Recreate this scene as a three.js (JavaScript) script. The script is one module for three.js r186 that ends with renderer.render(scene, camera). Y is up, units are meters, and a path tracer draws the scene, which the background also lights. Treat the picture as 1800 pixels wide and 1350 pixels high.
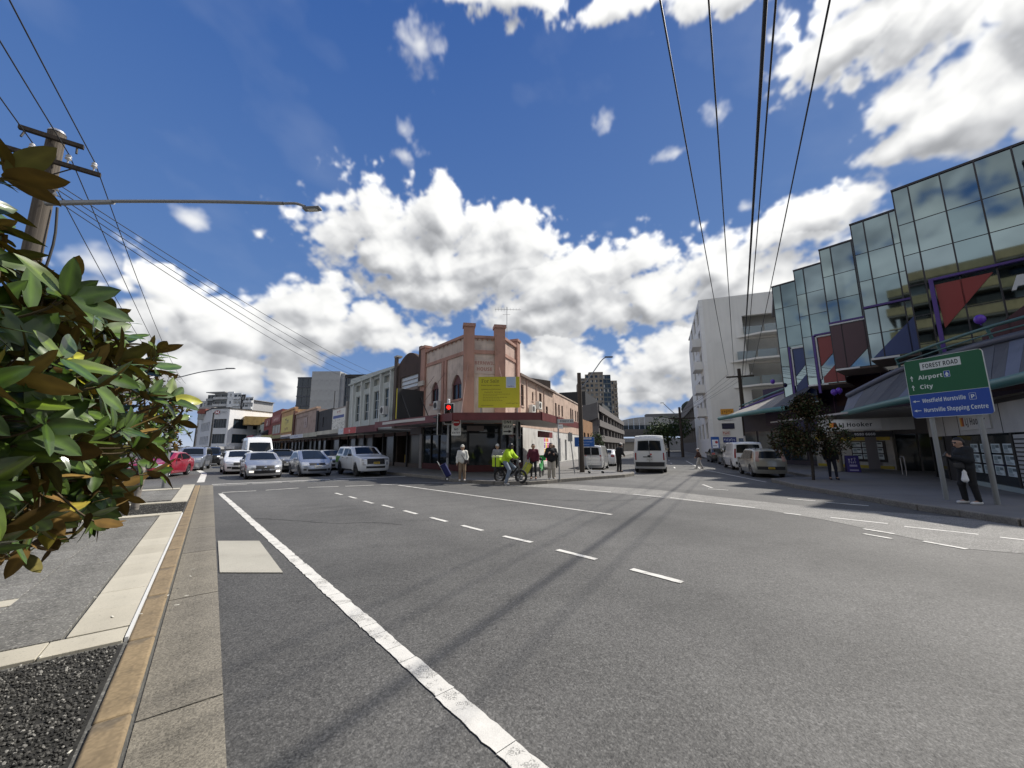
import * as THREE from 'three';
import { mergeGeometries, mergeVertices, toCreasedNormals } from 'three/addons/utils/BufferGeometryUtils.js';
import { RoundedBoxGeometry } from 'three/addons/geometries/RoundedBoxGeometry.js';
import { TessellateModifier } from 'three/addons/modifiers/TessellateModifier.js';

// ---------- camera, exposure, sun ----------
const RAD = Math.PI / 180;
const scene = new THREE.Scene();
const camera = new THREE.PerspectiveCamera(89.92, 4 / 3, 0.05, 2500);
camera.position.set(0, 1.65, 0);
camera.rotation.order = 'XYZ';
camera.rotation.set(9.3 * RAD, 0, -0.3 * RAD);
const renderer = new THREE.WebGLRenderer({ antialias: true });
renderer.toneMapping = THREE.LinearToneMapping;
const EXPOSURE = 1.2;
renderer.toneMappingExposure = EXPOSURE;
renderer.shadowMap.enabled = true;
const SUN_AZ = 60, SUN_EL = 48.9;
const sunDir = new THREE.Vector3(Math.sin(SUN_AZ * RAD) * Math.cos(SUN_EL * RAD), Math.sin(SUN_EL * RAD), -Math.cos(SUN_AZ * RAD) * Math.cos(SUN_EL * RAD));
const sun = new THREE.DirectionalLight(new THREE.Color(1, 0.945, 0.86), 4.6);
sun.target.position.set(0, 0, -20); sun.position.copy(sunDir).multiplyScalar(120).add(sun.target.position);
sun.castShadow = true; sun.shadow.radius = 2; sun.shadow.mapSize.set(4096, 4096);
Object.assign(sun.shadow.camera, { left: -90, right: 90, top: 90, bottom: -90, near: 1, far: 320 });
scene.add(sun, sun.target);

// ---------- random and noise ----------
let seed = 7;
const rnd = () => { seed |= 0; seed = seed + 0x6D2B79F5 | 0; let t = Math.imul(seed ^ seed >>> 15, 1 | seed); t = t + Math.imul(t ^ t >>> 7, 61 | t) ^ t; return ((t ^ t >>> 14) >>> 0) / 4294967296; };
const rr = (a, b) => a + (b - a) * rnd();
const hash = (x, y) => { let h = Math.imul(x, 374761393) + Math.imul(y, 668265263) | 0; h = Math.imul(h ^ h >>> 13, 1274126177); return ((h ^ h >>> 16) >>> 0) / 4294967296; };
const vn = (x, y, p = 65536) => { // value noise, period p
  const xi = Math.floor(x), yi = Math.floor(y), fx = x - xi, fy = y - yi, u = fx * fx * (3 - 2 * fx), v = fy * fy * (3 - 2 * fy), m = (a) => ((a % p) + p) % p;
  const a = hash(m(xi), m(yi)), b = hash(m(xi + 1), m(yi)), c = hash(m(xi), m(yi + 1)), d = hash(m(xi + 1), m(yi + 1));
  return a + (b - a) * u + (c - a) * v + (a - b - c + d) * u * v;
};
const fbm = (x, y, o, p = 65536) => { let s = 0, a = 0.5, n = 0; for (let i = 0; i < o; i++) { s += a * vn(x, y, p); n += a; x *= 2; y *= 2; p *= 2; a *= 0.5; } return s / n; };
const clamp = (x, a = 0, b = 1) => Math.min(b, Math.max(a, x)), sst = (a, b, x) => { x = clamp((x - a) / (b - a)); return x * x * (3 - 2 * x); }, mix = (a, b, t) => a + (b - a) * t;

// ---------- sky: clear air and broken cumulus, as one equirectangular picture ----------
function makeSky() {
  const W = 2048, Hh = 1024, data = new Float32Array(W * Hh * 4);
  // cumulus heaps: azimuth, elevation, half width, half height (degrees)
  const heaps = [[-18.6, 27.2, 13.5, 7], [-22, 31, 8, 6], [-11.5, 31, 7.5, 5.5], [-3, 27, 8, 7], [-9, 24, 12, 7], [2.9, 29.2, 9, 6], [9, 22, 14, 7.5], [14.3, 25.4, 11, 6], [-27.6, 17.1, 11, 5.6], [-34.5, 13.8, 8, 5.4], [-19, 16.5, 10, 4.6], [-41.5, 16.6, 7, 4.2], [-46.5, 12.5, 6, 4], [-38.5, 8.6, 9, 3.8], [-48.8, 18, 2.6, 2.4], [-52, 10, 5, 4],
    [21.3, 20.7, 10, 6], [29, 23.1, 9, 5.6], [34, 19, 10, 7], [40.5, 24.9, 7, 3.6], [22, 10.6, 14, 6.5], [4.5, 12.5, 9, 4.6], [33, 10, 14, 8], [53, 30, 8.5, 6.4], [52, 38, 9, 4.5], [45.5, 41.5, 8.5, 4.2], [60, 33, 9, 9], [54, 45, 9, 4.4], [68, 20, 16, 12], [46, 14, 12, 8],
    [-1.7, 55, 17, 2.5], [-14.8, 49.6, 4, 3.6], [20.5, 52.8, 13, 2.4], [36, 50, 9, 3], [-16.5, 39.4, 3.8, 1.7], [-17.5, 41.4, 2, 1.4], [15.8, 42.7, 2.8, 2.2], [31.9, 39.9, 2.6, 1.6], [25.1, 37.7, 2.4, 0.9], [-42.5, 25.1, 1.9, 1.5], [33.7, 29.4, 1.3, 0.9], [-12, 8, 10, 4], [-24, 7, 9, 3], [12, 6, 12, 4]];
  for (const h of [[-128, 34, 26, 16], [-112, 22, 20, 12], [-146, 24, 24, 13], [-130, 14, 30, 9], [-100, 40, 14, 10]]) heaps.push(h);
  for (let k = 0; k < 70; k++) { const a = 75 + rnd() * 210, e = 4 + 62 * Math.pow(rnd(), 1.3); heaps.push([a > 180 ? a - 360 : a, e, rr(6, 20), rr(3, 8)]); } // the same weather behind
  for (let k = 0; k < 9; k++) heaps.push([rr(-180, 180), rr(66, 84), rr(6, 16), rr(2.5, 5)]);
  const wr = (d) => d > 180 ? d - 360 : d < -180 ? d + 360 : d;
  const bil = (x, y, o) => { let t = 0, a = 0.5, n = 0; for (let i = 0; i < o; i++) { t += a * Math.abs(2 * vn(x, y) - 1); n += a; const q = x * 1.86 + y * 0.62; y = y * 1.86 - x * 0.62; x = q; a *= 0.52; } return t / n; };
  let hh = 0, hs = 9; // height within the heap that shapes the last sample
  const dens = (az, el, oct) => {
    const ce = Math.cos(el * RAD), X = az * (0.55 + 0.45 * ce), w1 = (fbm(X * 0.13 + 31, el * 0.16 + 7, 3) - 0.5) * 7, w2 = (fbm(X * 0.13 + 91, el * 0.16 + 57, 3) - 0.5) * 6;
    let b = -1.1; hh = 0; hs = 9;
    for (const h of heaps) { const sm = clamp(h[2] / 7, 0.25, 1), dx = wr(az - h[0]) + w1 * sm, dy = el - h[1] + w2 * 0.7 * sm; if (Math.abs(dx) > h[2] * 1.9 || Math.abs(dy) > h[3] * 1.9) continue; const q = (h[2] < 5 ? 0.72 : 1) - (h[2] < 5 ? 0.8 : 1) * Math.sqrt((dx / h[2]) ** 2 + (dy / (dy < 0 ? h[3] * 0.85 : h[3])) ** 2); if (q > b) { hh = dy / h[3]; hs = h[2]; b = q + Math.max(0, 0.25 - (q - b)) * 0.5; } else b += Math.max(0, 0.25 - (b - q)) * 0.5; }
    return b + (bil(X * 0.2 + w1 * 0.05 + 11, el * 0.27 + 3, oct) - 0.36) * 1.25;
  };
  for (let j = Hh / 2 - 2; j < Hh; j++) for (let i = 0; i < W; i++) {
    const v = (j + 0.5) / Hh, el = Math.max(0, (v - 0.5) * 180), th = ((i + 0.5) / W - 0.5) * 2 * Math.PI; // dir = (cos th, , sin th)
    const az = Math.atan2(Math.cos(th), -Math.sin(th)) / RAD, o = (j * W + i) * 4;
    const t = Math.pow(clamp(el / 60), 0.55), front = Math.abs(az) < 66 && el < 64;
    const ce = Math.cos(el * RAD), cosS = ce * Math.cos(SUN_EL * RAD) * Math.cos((az - SUN_AZ) * RAD) + Math.sin(el * RAD) * Math.sin(SUN_EL * RAD), glow = Math.exp(-(1 - clamp(cosS, -1, 1)) * 22), glow2 = Math.exp(-(1 - clamp(cosS, -1, 1)) * 5);
    let r = mix(0.22, 0.026, t) + 0.04 * glow2, g = mix(0.38, 0.098, t) + 0.045 * glow2, bl = mix(0.66, 0.35, t) + 0.04 * glow2;
    const hz = Math.exp(-el / 4); r = mix(r, 0.62, hz * 0.8); g = mix(g, 0.66, hz * 0.8); bl = mix(bl, 0.74, hz * 0.8);
    const d = dens(az, el, front ? 7 : 5), h0 = clamp(hh, -1.2, 1.2), small = hs < 5, fine = (fbm(az * 0.9 + 70 + el * 0.3, el * 1.2 - az * 0.25, 6) - 0.5) * 0.62 * (1 - sst(0.1, 0.7, d)), a = sst(0.0, small ? 0.95 : 0.38, d + fine) * (small ? 0.85 : 1);
    const wisp = clamp(fbm(az * 0.07 + 5 + el * 0.03, el * 0.13 + 40, 6) - 0.6) * 0.45 * sst(6, 22, el);
    r = mix(r, 0.5, wisp); g = mix(g, 0.57, wisp); bl = mix(bl, 0.72, wisp);
    if (a > 0.003) {
      const sgn = Math.sign(wr(SUN_AZ - az)) || 1, dm = dens(az, el, 4), ds = dens(az + sgn * 1.2, el + 1.9, 4), dl = dens(az + sgn * 2.8, el + 4.2, 2);
      const lit = clamp(0.54 + (dm - ds) * 0.42 + (dm - dl) * 0.24 + h0 * 0.14), core = sst(0.3, 1.0, d), rim = 1 - sst(0.08, 0.5, d);
      let L = mix(0.36, 1.03, sst(0.05, 0.94, lit)) * mix(1, 0.8, core * (1 - lit)) + rim * 0.2; L = clamp(L + glow * 0.45 * (rim + 0.3), 0.2, 1.5); L = L * (1 + fine * 0.25);
      const q = clamp(L), cr = L * mix(0.9, 1, q), cg = L * mix(0.94, 1, q), cb = L * mix(1.03, 0.985, q);
      r = mix(r, cr, a); g = mix(g, cg, a); bl = mix(bl, cb, a);
    }
    data[o] = r / EXPOSURE; data[o + 1] = g / EXPOSURE; data[o + 2] = bl / EXPOSURE; data[o + 3] = 1;
  }
  for (let j = 0; j < Hh / 2 - 2; j++) for (let i = 0; i < W; i++) { const o = (j * W + i) * 4; data[o] = 0.1; data[o + 1] = 0.1; data[o + 2] = 0.1; data[o + 3] = 1; }
  const t = new THREE.DataTexture(data, W, Hh, THREE.RGBAFormat, THREE.FloatType);
  t.mapping = THREE.EquirectangularReflectionMapping; t.magFilter = t.minFilter = THREE.LinearFilter; t.wrapS = THREE.RepeatWrapping; t.needsUpdate = true;
  return t;
}
scene.background = makeSky(); scene.environment = scene.background;
console.log('sky done');
// ---------- textures and materials ----------
function tex(size, metres, fn, srgb = false) { // tileable picture covering `metres`, fn(u, v) in 0..1
  const d = new Uint8Array(size * size * 4);
  for (let j = 0; j < size; j++) for (let i = 0; i < size; i++) { const c = fn(i / size, j / size), o = (j * size + i) * 4; d[o] = clamp(c[0]) * 255; d[o + 1] = clamp(c[1]) * 255; d[o + 2] = clamp(c[2]) * 255; d[o + 3] = 255; }
  const t = new THREE.DataTexture(d, size, size); t.wrapS = t.wrapT = THREE.RepeatWrapping; t.magFilter = THREE.LinearFilter; t.minFilter = THREE.LinearMipmapLinearFilter; t.generateMipmaps = true; t.repeat.set(1 / metres, 1 / metres);
  if (srgb) t.colorSpace = THREE.SRGBColorSpace; t.needsUpdate = true; return t;
}
const gray = (v) => [v, v, v];
const T = {
  asphalt: tex(1024, 2.3, (u, v) => { const f = hash((u * 1024) | 0, (v * 1024) | 0), m = vn(u * 220, v * 220, 220), k = fbm(u * 8, v * 8, 4, 8), st = m > 0.83 ? 0.22 : 0; const p2 = vn(u * 120 + 5, v * 120, 120), L = 0.56 + (f - 0.5) * 0.26 + (m - 0.5) * 0.44 + (p2 - 0.5) * 0.24 + st + (k - 0.5) * 0.16; return [L, L * 0.995, L * 0.97]; }),
  asphaltBig: tex(512, 37, (u, v) => { const k = fbm(u * 6, v * 6, 6, 6), s = fbm(u * 3 + 2, v * 40, 4, 40); return gray(0.80 + (k - 0.5) * 0.36 + (s - 0.5) * 0.1); }),
  asphaltB: tex(1024, 1.7, (u, v) => { const m = vn(u * 200, v * 200, 200), n = vn(u * 420 + 9, v * 420, 420); return gray(0.25 + m * 0.5 + n * 0.25); }, false),
  gutter: tex(1024, 0.9, (u, v) => { const m = vn(u * 90, v * 90, 90), n = hash((u * 300) | 0, (v * 300) | 0), k = fbm(u * 3, v * 3, 5, 3); const L = 0.62 + (m - 0.5) * 0.42 + (n - 0.5) * 0.2 + (k - 0.5) * 0.3; return [L * 1.0, L * 0.965, L * 0.9]; }),
  sand: tex(512, 1.4, (u, v) => { const m = vn(u * 90, v * 90, 90), k = fbm(u * 5, v * 5, 5, 5), p = sst(0.5, 0.72, fbm(u * 7 + 3, v * 7, 4, 7)); const L = 0.7 + (m - 0.5) * 0.22 + (k - 0.5) * 0.35 - p * 0.16; return [L, L * (0.86 + p * 0.05), L * (0.64 + p * 0.14)]; }),
  paver: tex(1024, 0.8, (u, v) => { const m = vn(u * 60, v * 60, 60), n = vn(u * 140 + 7, v * 140, 140), k = fbm(u * 3, v * 3, 4, 3), w = m > 0.76 ? 0.34 : m < 0.2 ? -0.14 : 0; const L = 0.5 + w * 1.2 + (n - 0.5) * 0.3 + (k - 0.5) * 0.2; return [L, L * 0.99, L * 0.95]; }),
  pale: tex(512, 0.9, (u, v) => { const m = vn(u * 120, v * 120, 120), n = hash((u * 512) | 0, (v * 512) | 0), k = fbm(u * 3, v * 3, 5, 3), sp = m < 0.16 ? -0.18 : 0; const L = 0.84 + sp + (n - 0.5) * 0.12 + (k - 0.5) * 0.18; return [L, L * 0.975, L * 0.91]; }),
  concrete: tex(512, 3, (u, v) => { const k = fbm(u * 4, v * 4, 6, 4), n = hash((u * 512) | 0, (v * 512) | 0), s = fbm(u * 40, v * 2, 3, 40); return gray(0.84 + (k - 0.5) * 0.3 + (n - 0.5) * 0.06 + (s - 0.5) * 0.1); }),
  stain: tex(512, 6, (u, v) => { const k = fbm(u * 6, v * 6, 6, 6), s = fbm(u * 46, v * 3, 4, 46), p = sst(0.56, 0.72, fbm(u * 9 + 4, v * 9, 5, 9)); const L = 0.87 + (k - 0.5) * 0.3 + (s - 0.5) * 0.26 - p * 0.16; return [L, L * 0.99, L * 0.97]; }),
  faint: tex(256, 7, (u, v) => { const k = fbm(u * 5, v * 5, 5, 5), s = fbm(u * 30, v * 2, 3, 30); return gray(0.93 + (k - 0.5) * 0.12 + (s - 0.5) * 0.1); }),
  paint: tex(512, 0.9, (u, v) => { const k = fbm(u * 9, v * 9, 5, 9), n = vn(u * 150, v * 150, 150), c = vn(u * 26, v * 26, 26); let L = 0.9 + (k - 0.5) * 0.22 + (n - 0.5) * 0.12; if (k < 0.33 && n < 0.5) L -= 0.3; if (Math.abs(c - 0.5) < 0.02 && k < 0.5) L -= 0.22; return [L, L * 0.985, L * 0.95]; }),
  wood: tex(256, 1.2, (u, v) => { const k = fbm(u * 60, v * 4, 4, 60), n = fbm(u * 8, v * 8, 4, 8); return gray(0.72 + (k - 0.5) * 0.7 + (n - 0.5) * 0.3); }),
  cloth: tex(256, 0.5, (u, v) => gray(0.88 + (fbm(u * 8, v * 8, 4, 8) - 0.5) * 0.3 + (hash((u * 256) | 0, (v * 256) | 0) - 0.5) * 0.12)),
  glassb: tex(256, 7, (u, v) => gray(0.5 + (fbm(u * 6, v * 6, 3, 6) - 0.5) * 0.9), false),
};
const MC = new Map();
function M(r, g, b, rough = 0.85, o = {}) { // base colour in linear light
  const key = JSON.stringify([r, g, b, rough, o.map?.uuid, o.bumpMap?.uuid, { ...o, map: 0, bumpMap: 0, side: 0 }]);
  if (MC.has(key)) return MC.get(key);
  const C = o.clearcoat || o.transmission || o.sheen ? THREE.MeshPhysicalMaterial : THREE.MeshStandardMaterial, m = new C({ roughness: rough, ...o }); m.color.setRGB(r, g, b); MC.set(key, m); return m;
}
const plaster = (r, g, b, rough = 0.9) => M(r, g, b, rough, { map: T.stain, bumpMap: T.concrete, bumpScale: 0.004 });
const smooth = (r, g, b) => M(r, g, b, 0.9, { map: T.faint });
const conc = (r, g, b) => M(r, g, b, 0.92, { map: T.concrete, bumpMap: T.concrete, bumpScale: 0.004 });
const metal = (v, rough = 0.45) => M(v, v, v * 1.02, rough, { metalness: 0.85 });
const GL = M(0.018, 0.024, 0.028, 0.06, { bumpMap: T.glassb, bumpScale: 0.01 }), GLB = M(0.03, 0.045, 0.06, 0.08, { bumpMap: T.glassb, bumpScale: 0.02 });
const PANE = M(0.75, 0.82, 0.84, 0.03, { transmission: 1, thickness: 0 });
const BLACK = M(0.015, 0.015, 0.016, 0.6), DARK = M(0.035, 0.034, 0.034, 0.7), WHITE = M(0.72, 0.72, 0.7, 0.6), RUBBER = M(0.018, 0.018, 0.019, 0.85);
const GALV = M(0.34, 0.35, 0.36, 0.5, { metalness: 0.55, map: T.concrete });
// print: lettering and flat graphics drawn on a canvas
function print(w, h, draw, px = 256) {
  const c = document.createElement('canvas'); c.width = Math.round(w * px); c.height = Math.round(h * px); const x = c.getContext('2d'); draw(x, c.width, c.height);
  const t = new THREE.CanvasTexture(c); t.colorSpace = THREE.SRGBColorSpace; t.anisotropy = 8; return new THREE.MeshStandardMaterial({ map: t, roughness: 0.55 });
}
const fillBg = (x, w, h, c) => { x.fillStyle = c; x.fillRect(0, 0, w, h); };
// lettering too small to read in the place: strokes of the right size and colour
const marks = (x, n, cx, cy, size, col, maxw = 1e9) => { const w = Math.min(size * 0.8, maxw / n); x.fillStyle = col; for (let i = 0; i < n; i++) { const X = cx + (i - n / 2) * w; for (let k = 0; k < 4; k++) { const v = rnd() < 0.5; x.fillRect(X + rnd() * w * 0.35, cy - size / 2 + rnd() * size * 0.7, v ? w * 0.18 : w * 0.6, v ? size * 0.6 : size * 0.14); } } };
const txt = (x, s, px, py, size, col, font = 'bold %px sans-serif', align = 'left', maxw) => { x.fillStyle = col; x.font = font.replace('%', Math.round(size)); x.textAlign = align; x.textBaseline = 'middle'; maxw ? x.fillText(s, px, py, maxw) : x.fillText(s, px, py); };

// ---------- builders ----------
const names = new Map();
const numbered = (n) => { const k = names.get(n) ?? 0; names.set(n, k + 1); return k ? n + '_' + String(k).padStart(3, '0') : n; };
const shade = (o) => { o.castShadow = o.receiveShadow = true; return o; };
function mesh(name, geo, m, parent, pos) { const o = shade(new THREE.Mesh(geo, m)); o.name = name; if (pos) o.position.set(...pos); parent.add(o); return o; }
function tag(o, label, category, group, kind) { o.userData.label = label; if (category) o.userData.category = category; if (group) o.userData.group = group; if (kind) o.userData.kind = kind; return o; }
// local axes of a thing: +x along the heading (degrees clockwise from straight ahead), +z to the right of it
function thing(name, label, category, x, z, deg = 90, { y = 0, group, s = 1 } = {}) {
  const o = new THREE.Group(); o.name = numbered(name); scene.add(o); o.position.set(x, y, z); o.rotation.y = (90 - deg) * RAD; o.scale.setScalar(s); return tag(o, label, category, group);
}
function structure(name, label, geo, m) { const o = mesh(numbered(name), geo, m, scene); o.userData = { kind: 'structure', label }; return o; }
const H2 = (deg) => [Math.sin(deg * RAD), -Math.cos(deg * RAD)];
function B(x0, x1, y0, y1, z0, z1) { // box with uv in metres
  const g = new THREE.BoxGeometry(x1 - x0, y1 - y0, z1 - z0); g.translate((x0 + x1) / 2, (y0 + y1) / 2, (z0 + z1) / 2);
  const p = g.attributes.position, n = g.attributes.normal, uv = g.attributes.uv;
  for (let i = 0; i < p.count; i++) { const ax = Math.abs(n.getX(i)), ay = Math.abs(n.getY(i)); uv.setXY(i, ax > 0.5 ? p.getZ(i) : p.getX(i), ay > 0.5 ? p.getZ(i) : p.getY(i)); }
  return g;
}
const metreUV = (g) => { const p = g.attributes.position, n = g.attributes.normal, uv = g.attributes.uv; for (let i = 0; i < p.count; i++) { const ax = Math.abs(n.getX(i)), ay = Math.abs(n.getY(i)), az = Math.abs(n.getZ(i)); uv.setXY(i, ax > ay && ax > az ? p.getZ(i) : p.getX(i), ay >= ax && ay >= az ? p.getZ(i) : p.getY(i)); } return g; };
const RB = (w, h, d, r, s = 2) => metreUV(new RoundedBoxGeometry(w, h, d, s, r));
const poly = (pts) => { const s = new THREE.Shape(); pts.forEach(([x, y], i) => i ? s.lineTo(x, y) : s.moveTo(x, y)); s.closePath(); return s; };
const rect = (x0, x1, y0, y1) => [[x0, y0], [x1, y0], [x1, y1], [x0, y1]];
const archPts = (x0, x1, y0, y1, rise, n = 10) => { const o = [[x0, y0], [x1, y0]]; for (let i = 0; i <= n; i++) { const t = i / n, x = mix(x1, x0, t); o.push([x, y1 - rise + rise * Math.sin(Math.PI * t) ** 0.8]); } return o; };
function wallG(outline, holes, z0, z1) { const s = poly(outline); for (const h of holes) s.holes.push(new THREE.Path(h.map((q) => new THREE.Vector2(...q)))); const g = new THREE.ExtrudeGeometry(s, { depth: z1 - z0, bevelEnabled: false }); g.translate(0, 0, z0); return g; }
// sheet on the ground from (x, z) points, uv in metres
function sheetG(pts, y, thick = 0) {
  const s = poly(pts.map(([x, z]) => [x, -z])); let g;
  if (thick) { g = new THREE.ExtrudeGeometry(s, { depth: thick, bevelEnabled: false }); g.rotateX(-Math.PI / 2); g.translate(0, y - thick, 0); } else { g = new THREE.ShapeGeometry(s); g.rotateX(-Math.PI / 2); g.translate(0, y, 0); }
  return g;
}
function tubeG(pts, r, seg = 16, rad = 6, closed = false, curve = true) { const v = pts.map((p) => new THREE.Vector3(...p)); let c; if (curve) c = new THREE.CatmullRomCurve3(v, closed); else { c = new THREE.CurvePath(); for (let i = 0; i + 1 < v.length; i++) c.add(new THREE.LineCurve3(v[i], v[i + 1])); } return new THREE.TubeGeometry(c, seg, r, rad, closed); }
function rodG(a, b, r0, r1 = r0, n = 10) { const A = new THREE.Vector3(...a), Bv = new THREE.Vector3(...b), d = Bv.clone().sub(A), g = new THREE.CylinderGeometry(r1, r0, d.length(), n); g.translate(0, d.length() / 2, 0); g.applyQuaternion(new THREE.Quaternion().setFromUnitVectors(new THREE.Vector3(0, 1, 0), d.normalize())); g.translate(...a); return g; }
const merge = (l) => mergeGeometries(l.map((g) => { g = g.index ? g.toNonIndexed() : g; for (const k of Object.keys(g.attributes)) if (!['position', 'normal', 'uv'].includes(k)) g.deleteAttribute(k); g.clearGroups(); return g; }));
// a flat printed plate of its own thickness, lying in the local x-y plane facing +z
function plate(name, w, h, mat, parent, x, y, z, back = GALV, r = 0.025) {
  const sh = new THREE.Shape(); sh.moveTo(-w / 2 + r, -h / 2); for (const [cx, cy, a] of [[w / 2 - r, -h / 2 + r, -1.5708], [w / 2 - r, h / 2 - r, 0], [-w / 2 + r, h / 2 - r, 1.5708], [-w / 2 + r, -h / 2 + r, 3.1416]]) sh.absarc(cx, cy, r, a, a + 1.5708, false);
  const o = mesh(name, new THREE.ExtrudeGeometry(sh, { depth: 0.018, bevelEnabled: false, curveSegments: 6 }).translate(0, 0, -0.02), back, parent, [x, y, z]), fg = new THREE.ShapeGeometry(sh, 6), uv = fg.attributes.uv; for (let i = 0; i < uv.count; i++) uv.setXY(i, uv.getX(i) / w + 0.5, uv.getY(i) / h + 0.5);
  mesh('printed_face', fg, mat, o, [0, 0, 0.002]); return o;
}
// window in a wall: recessed pane, frame of bars, sill
function windowIn(parent, x0, x1, y0, y1, z, { glass = GL, frame = DARK, depth = 0.14, nx = 1, ny = 1, sill, fr = 0.05 } = {}) {
  const w = mesh('window', B(x0, x1, y0, y1, z - depth - 0.03, z - depth), glass, parent), bars = [];
  const f = (a, b, c, d) => bars.push(B(a, b, c, d, z - depth + 0.002, z - depth + 0.05));
  f(x0, x1, y0, y0 + fr); f(x0, x1, y1 - fr, y1); f(x0, x0 + fr, y0 + fr, y1 - fr); f(x1 - fr, x1, y0 + fr, y1 - fr);
  for (let i = 1; i < nx; i++) { const x = mix(x0, x1, i / nx); f(x - fr / 2, x + fr / 2, y0 + fr, y1 - fr); }
  for (let j = 1; j < ny; j++) { const y = mix(y0, y1, j / ny); bars.push(B(x0 + fr, x1 - fr, y - fr / 2, y + fr / 2, z - depth + 0.004, z - depth + 0.046)); }
  mesh('frame', merge(bars), frame, w);
  if (sill) mesh('sill', B(x0 - 0.06, x1 + 0.06, y0 - 0.09, y0, z - depth, z + 0.06), sill, w);
  return w;
}
// ---------- ground ----------
const KH = 37.7 * RAD, KP = (u, v) => [-Math.sin(KH) * u + Math.cos(KH) * v, -Math.cos(KH) * u - Math.sin(KH) * v]; // u along the near kerb, v towards the road
const asphaltM = M(0.185, 0.184, 0.18, 0.72, { map: T.asphalt, bumpMap: T.asphaltB, bumpScale: 0.004, vertexColors: true });
structure('ground', 'far asphalt ground reaching the horizon', sheetG([[-900, 900], [900, 900], [900, -1500], [-900, -1500]], -0.03), M(0.1, 0.1, 0.1, 0.9, { map: T.asphalt }));
const road = (() => {
  const n = 200, g = new THREE.PlaneGeometry(110, 110, n, n); g.rotateX(-Math.PI / 2); g.translate(0, 0, -40);
  const p = g.attributes.position, uv = g.attributes.uv, c = new Float32Array(p.count * 3);
  for (let i = 0; i < p.count; i++) {
    const x = p.getX(i), z = p.getZ(i); uv.setXY(i, x, z); const lane = x * 0.766 - z * 0.643; // across the lanes
    const k = fbm(x * 0.22 + 50, z * 0.22 + 80, 5), st = fbm(lane * 1.1 + 9, (x * 0.643 + z * 0.766) * 0.09 + 4, 4);
    const wear = sst(0.5, 0.68, fbm(x * 0.5 + 7, z * 0.5 + 3, 5)), L = 0.86 + (k - 0.5) * 0.7 + (st - 0.5) * 0.5 - wear * 0.1; c[i * 3] = L * 1.0; c[i * 3 + 1] = L * 0.99; c[i * 3 + 2] = L * 0.975;
  }
  g.setAttribute('color', new THREE.BufferAttribute(c, 3));
  return structure('road', 'grey asphalt road through the intersection', g, asphaltM);
})();
structure('road_patch', 'paler resurfaced strip of road across the side street mouth', sheetG([[-5.5, -19], [-1.5, -17.9], [1.9, -15.9], [4.3, -13.5], [5.75, -11.6], [6.5, -10.5], [7, -9], [7.1, -7.6], [7.2, -6.55], [8, -6.1], [11, -3.5], [12.2, -4.6], [10.5, -7.4], [10.4, -9], [9.4, -9.9], [8, -11], [6.6, -13.2], [5.6, -15.1], [2.6, -17.6], [-1.5, -18.8]], 0.004), M(0.36, 0.352, 0.335, 0.85, { map: T.asphalt, bumpMap: T.asphaltB, bumpScale: 0.002 }));
const footM = M(0.2, 0.195, 0.19, 0.9, { map: T.concrete, bumpMap: T.asphaltB, bumpScale: 0.002 }), kerbM = M(0.34, 0.325, 0.3, 0.9, { map: T.gutter });
function kerbs(parent, line, w, y, seg = 1.2) { // kerb stones laid along a polyline, the road on their left when walking it
  const pts = []; let carry = 0;
  for (let i = 0; i + 1 < line.length; i++) { const [ax, az] = line[i], [bx, bz] = line[i + 1], L = Math.hypot(bx - ax, bz - az), n = Math.max(1, Math.round(L / seg)); for (let k = 0; k < n; k++) pts.push([mix(ax, bx, k / n), mix(az, bz, k / n)]); if (i + 2 === line.length) pts.push([bx, bz]); }
  for (let i = 0; i + 1 < pts.length; i++) {
    const [ax, az] = pts[i], [bx, bz] = pts[i + 1], dx = bx - ax, dz = bz - az, L = Math.hypot(dx, dz), g = RB(L - 0.008, y + 0.02, w, 0.025); g.translate(0, (y - 0.02) / 2 + rr(0.001, 0.006), 0);
    const o = mesh('kerb_stone', g, kerbM, parent, [(ax + bx) / 2, 0, (az + bz) / 2]); o.rotation.y = Math.atan2(-dz, dx);
  }
}
const cornerKerb = [[-61, -88.4], [-10.16, -26.94], [-6.96, -24], [-3.93, -20.86], [-2.9, -19.3], [-1.85, -18.3], [-0.8, -17.6], [0.6, -17.35], [1.5, -17.9], [2.28, -18.7], [4, -20], [5.98, -21.35], [6.9, -22.6], [7.3, -24.1], [6.9, -25.0], [5.6, -25.5], [4.05, -25.7], [13, -49.8], [39, -119]];
const cornerFoot = structure('corner_footpath', 'dark paved footpath round the corner shop', sheetG([...cornerKerb, [20, -160], [-70, -160]], 0.145, 0.3), footM);
kerbs(cornerFoot, cornerKerb.slice(1, 17), 0.17, 0.15);
const rightKerb = [[30, 10], [16, 2], [12.6, -2.5], [10.9, -6.2], [10.4, -8.2], [10.45, -9.3], [10.4, -10.2], [10.7, -12.5], [11.15, -15.6], [12.0, -18.2], [13.4, -18.9], [14.9, -19.2], [20, -33.4], [49.6, -116]];
const rightFoot = structure('right_footpath', 'shaded footpath below the glass building', sheetG([...rightKerb, [90, -116], [90, 10]], 0.145, 0.3), M(0.19, 0.186, 0.182, 0.9, { map: T.concrete }));
kerbs(rightFoot, rightKerb.slice(3, 13), 0.17, 0.15);
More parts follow.
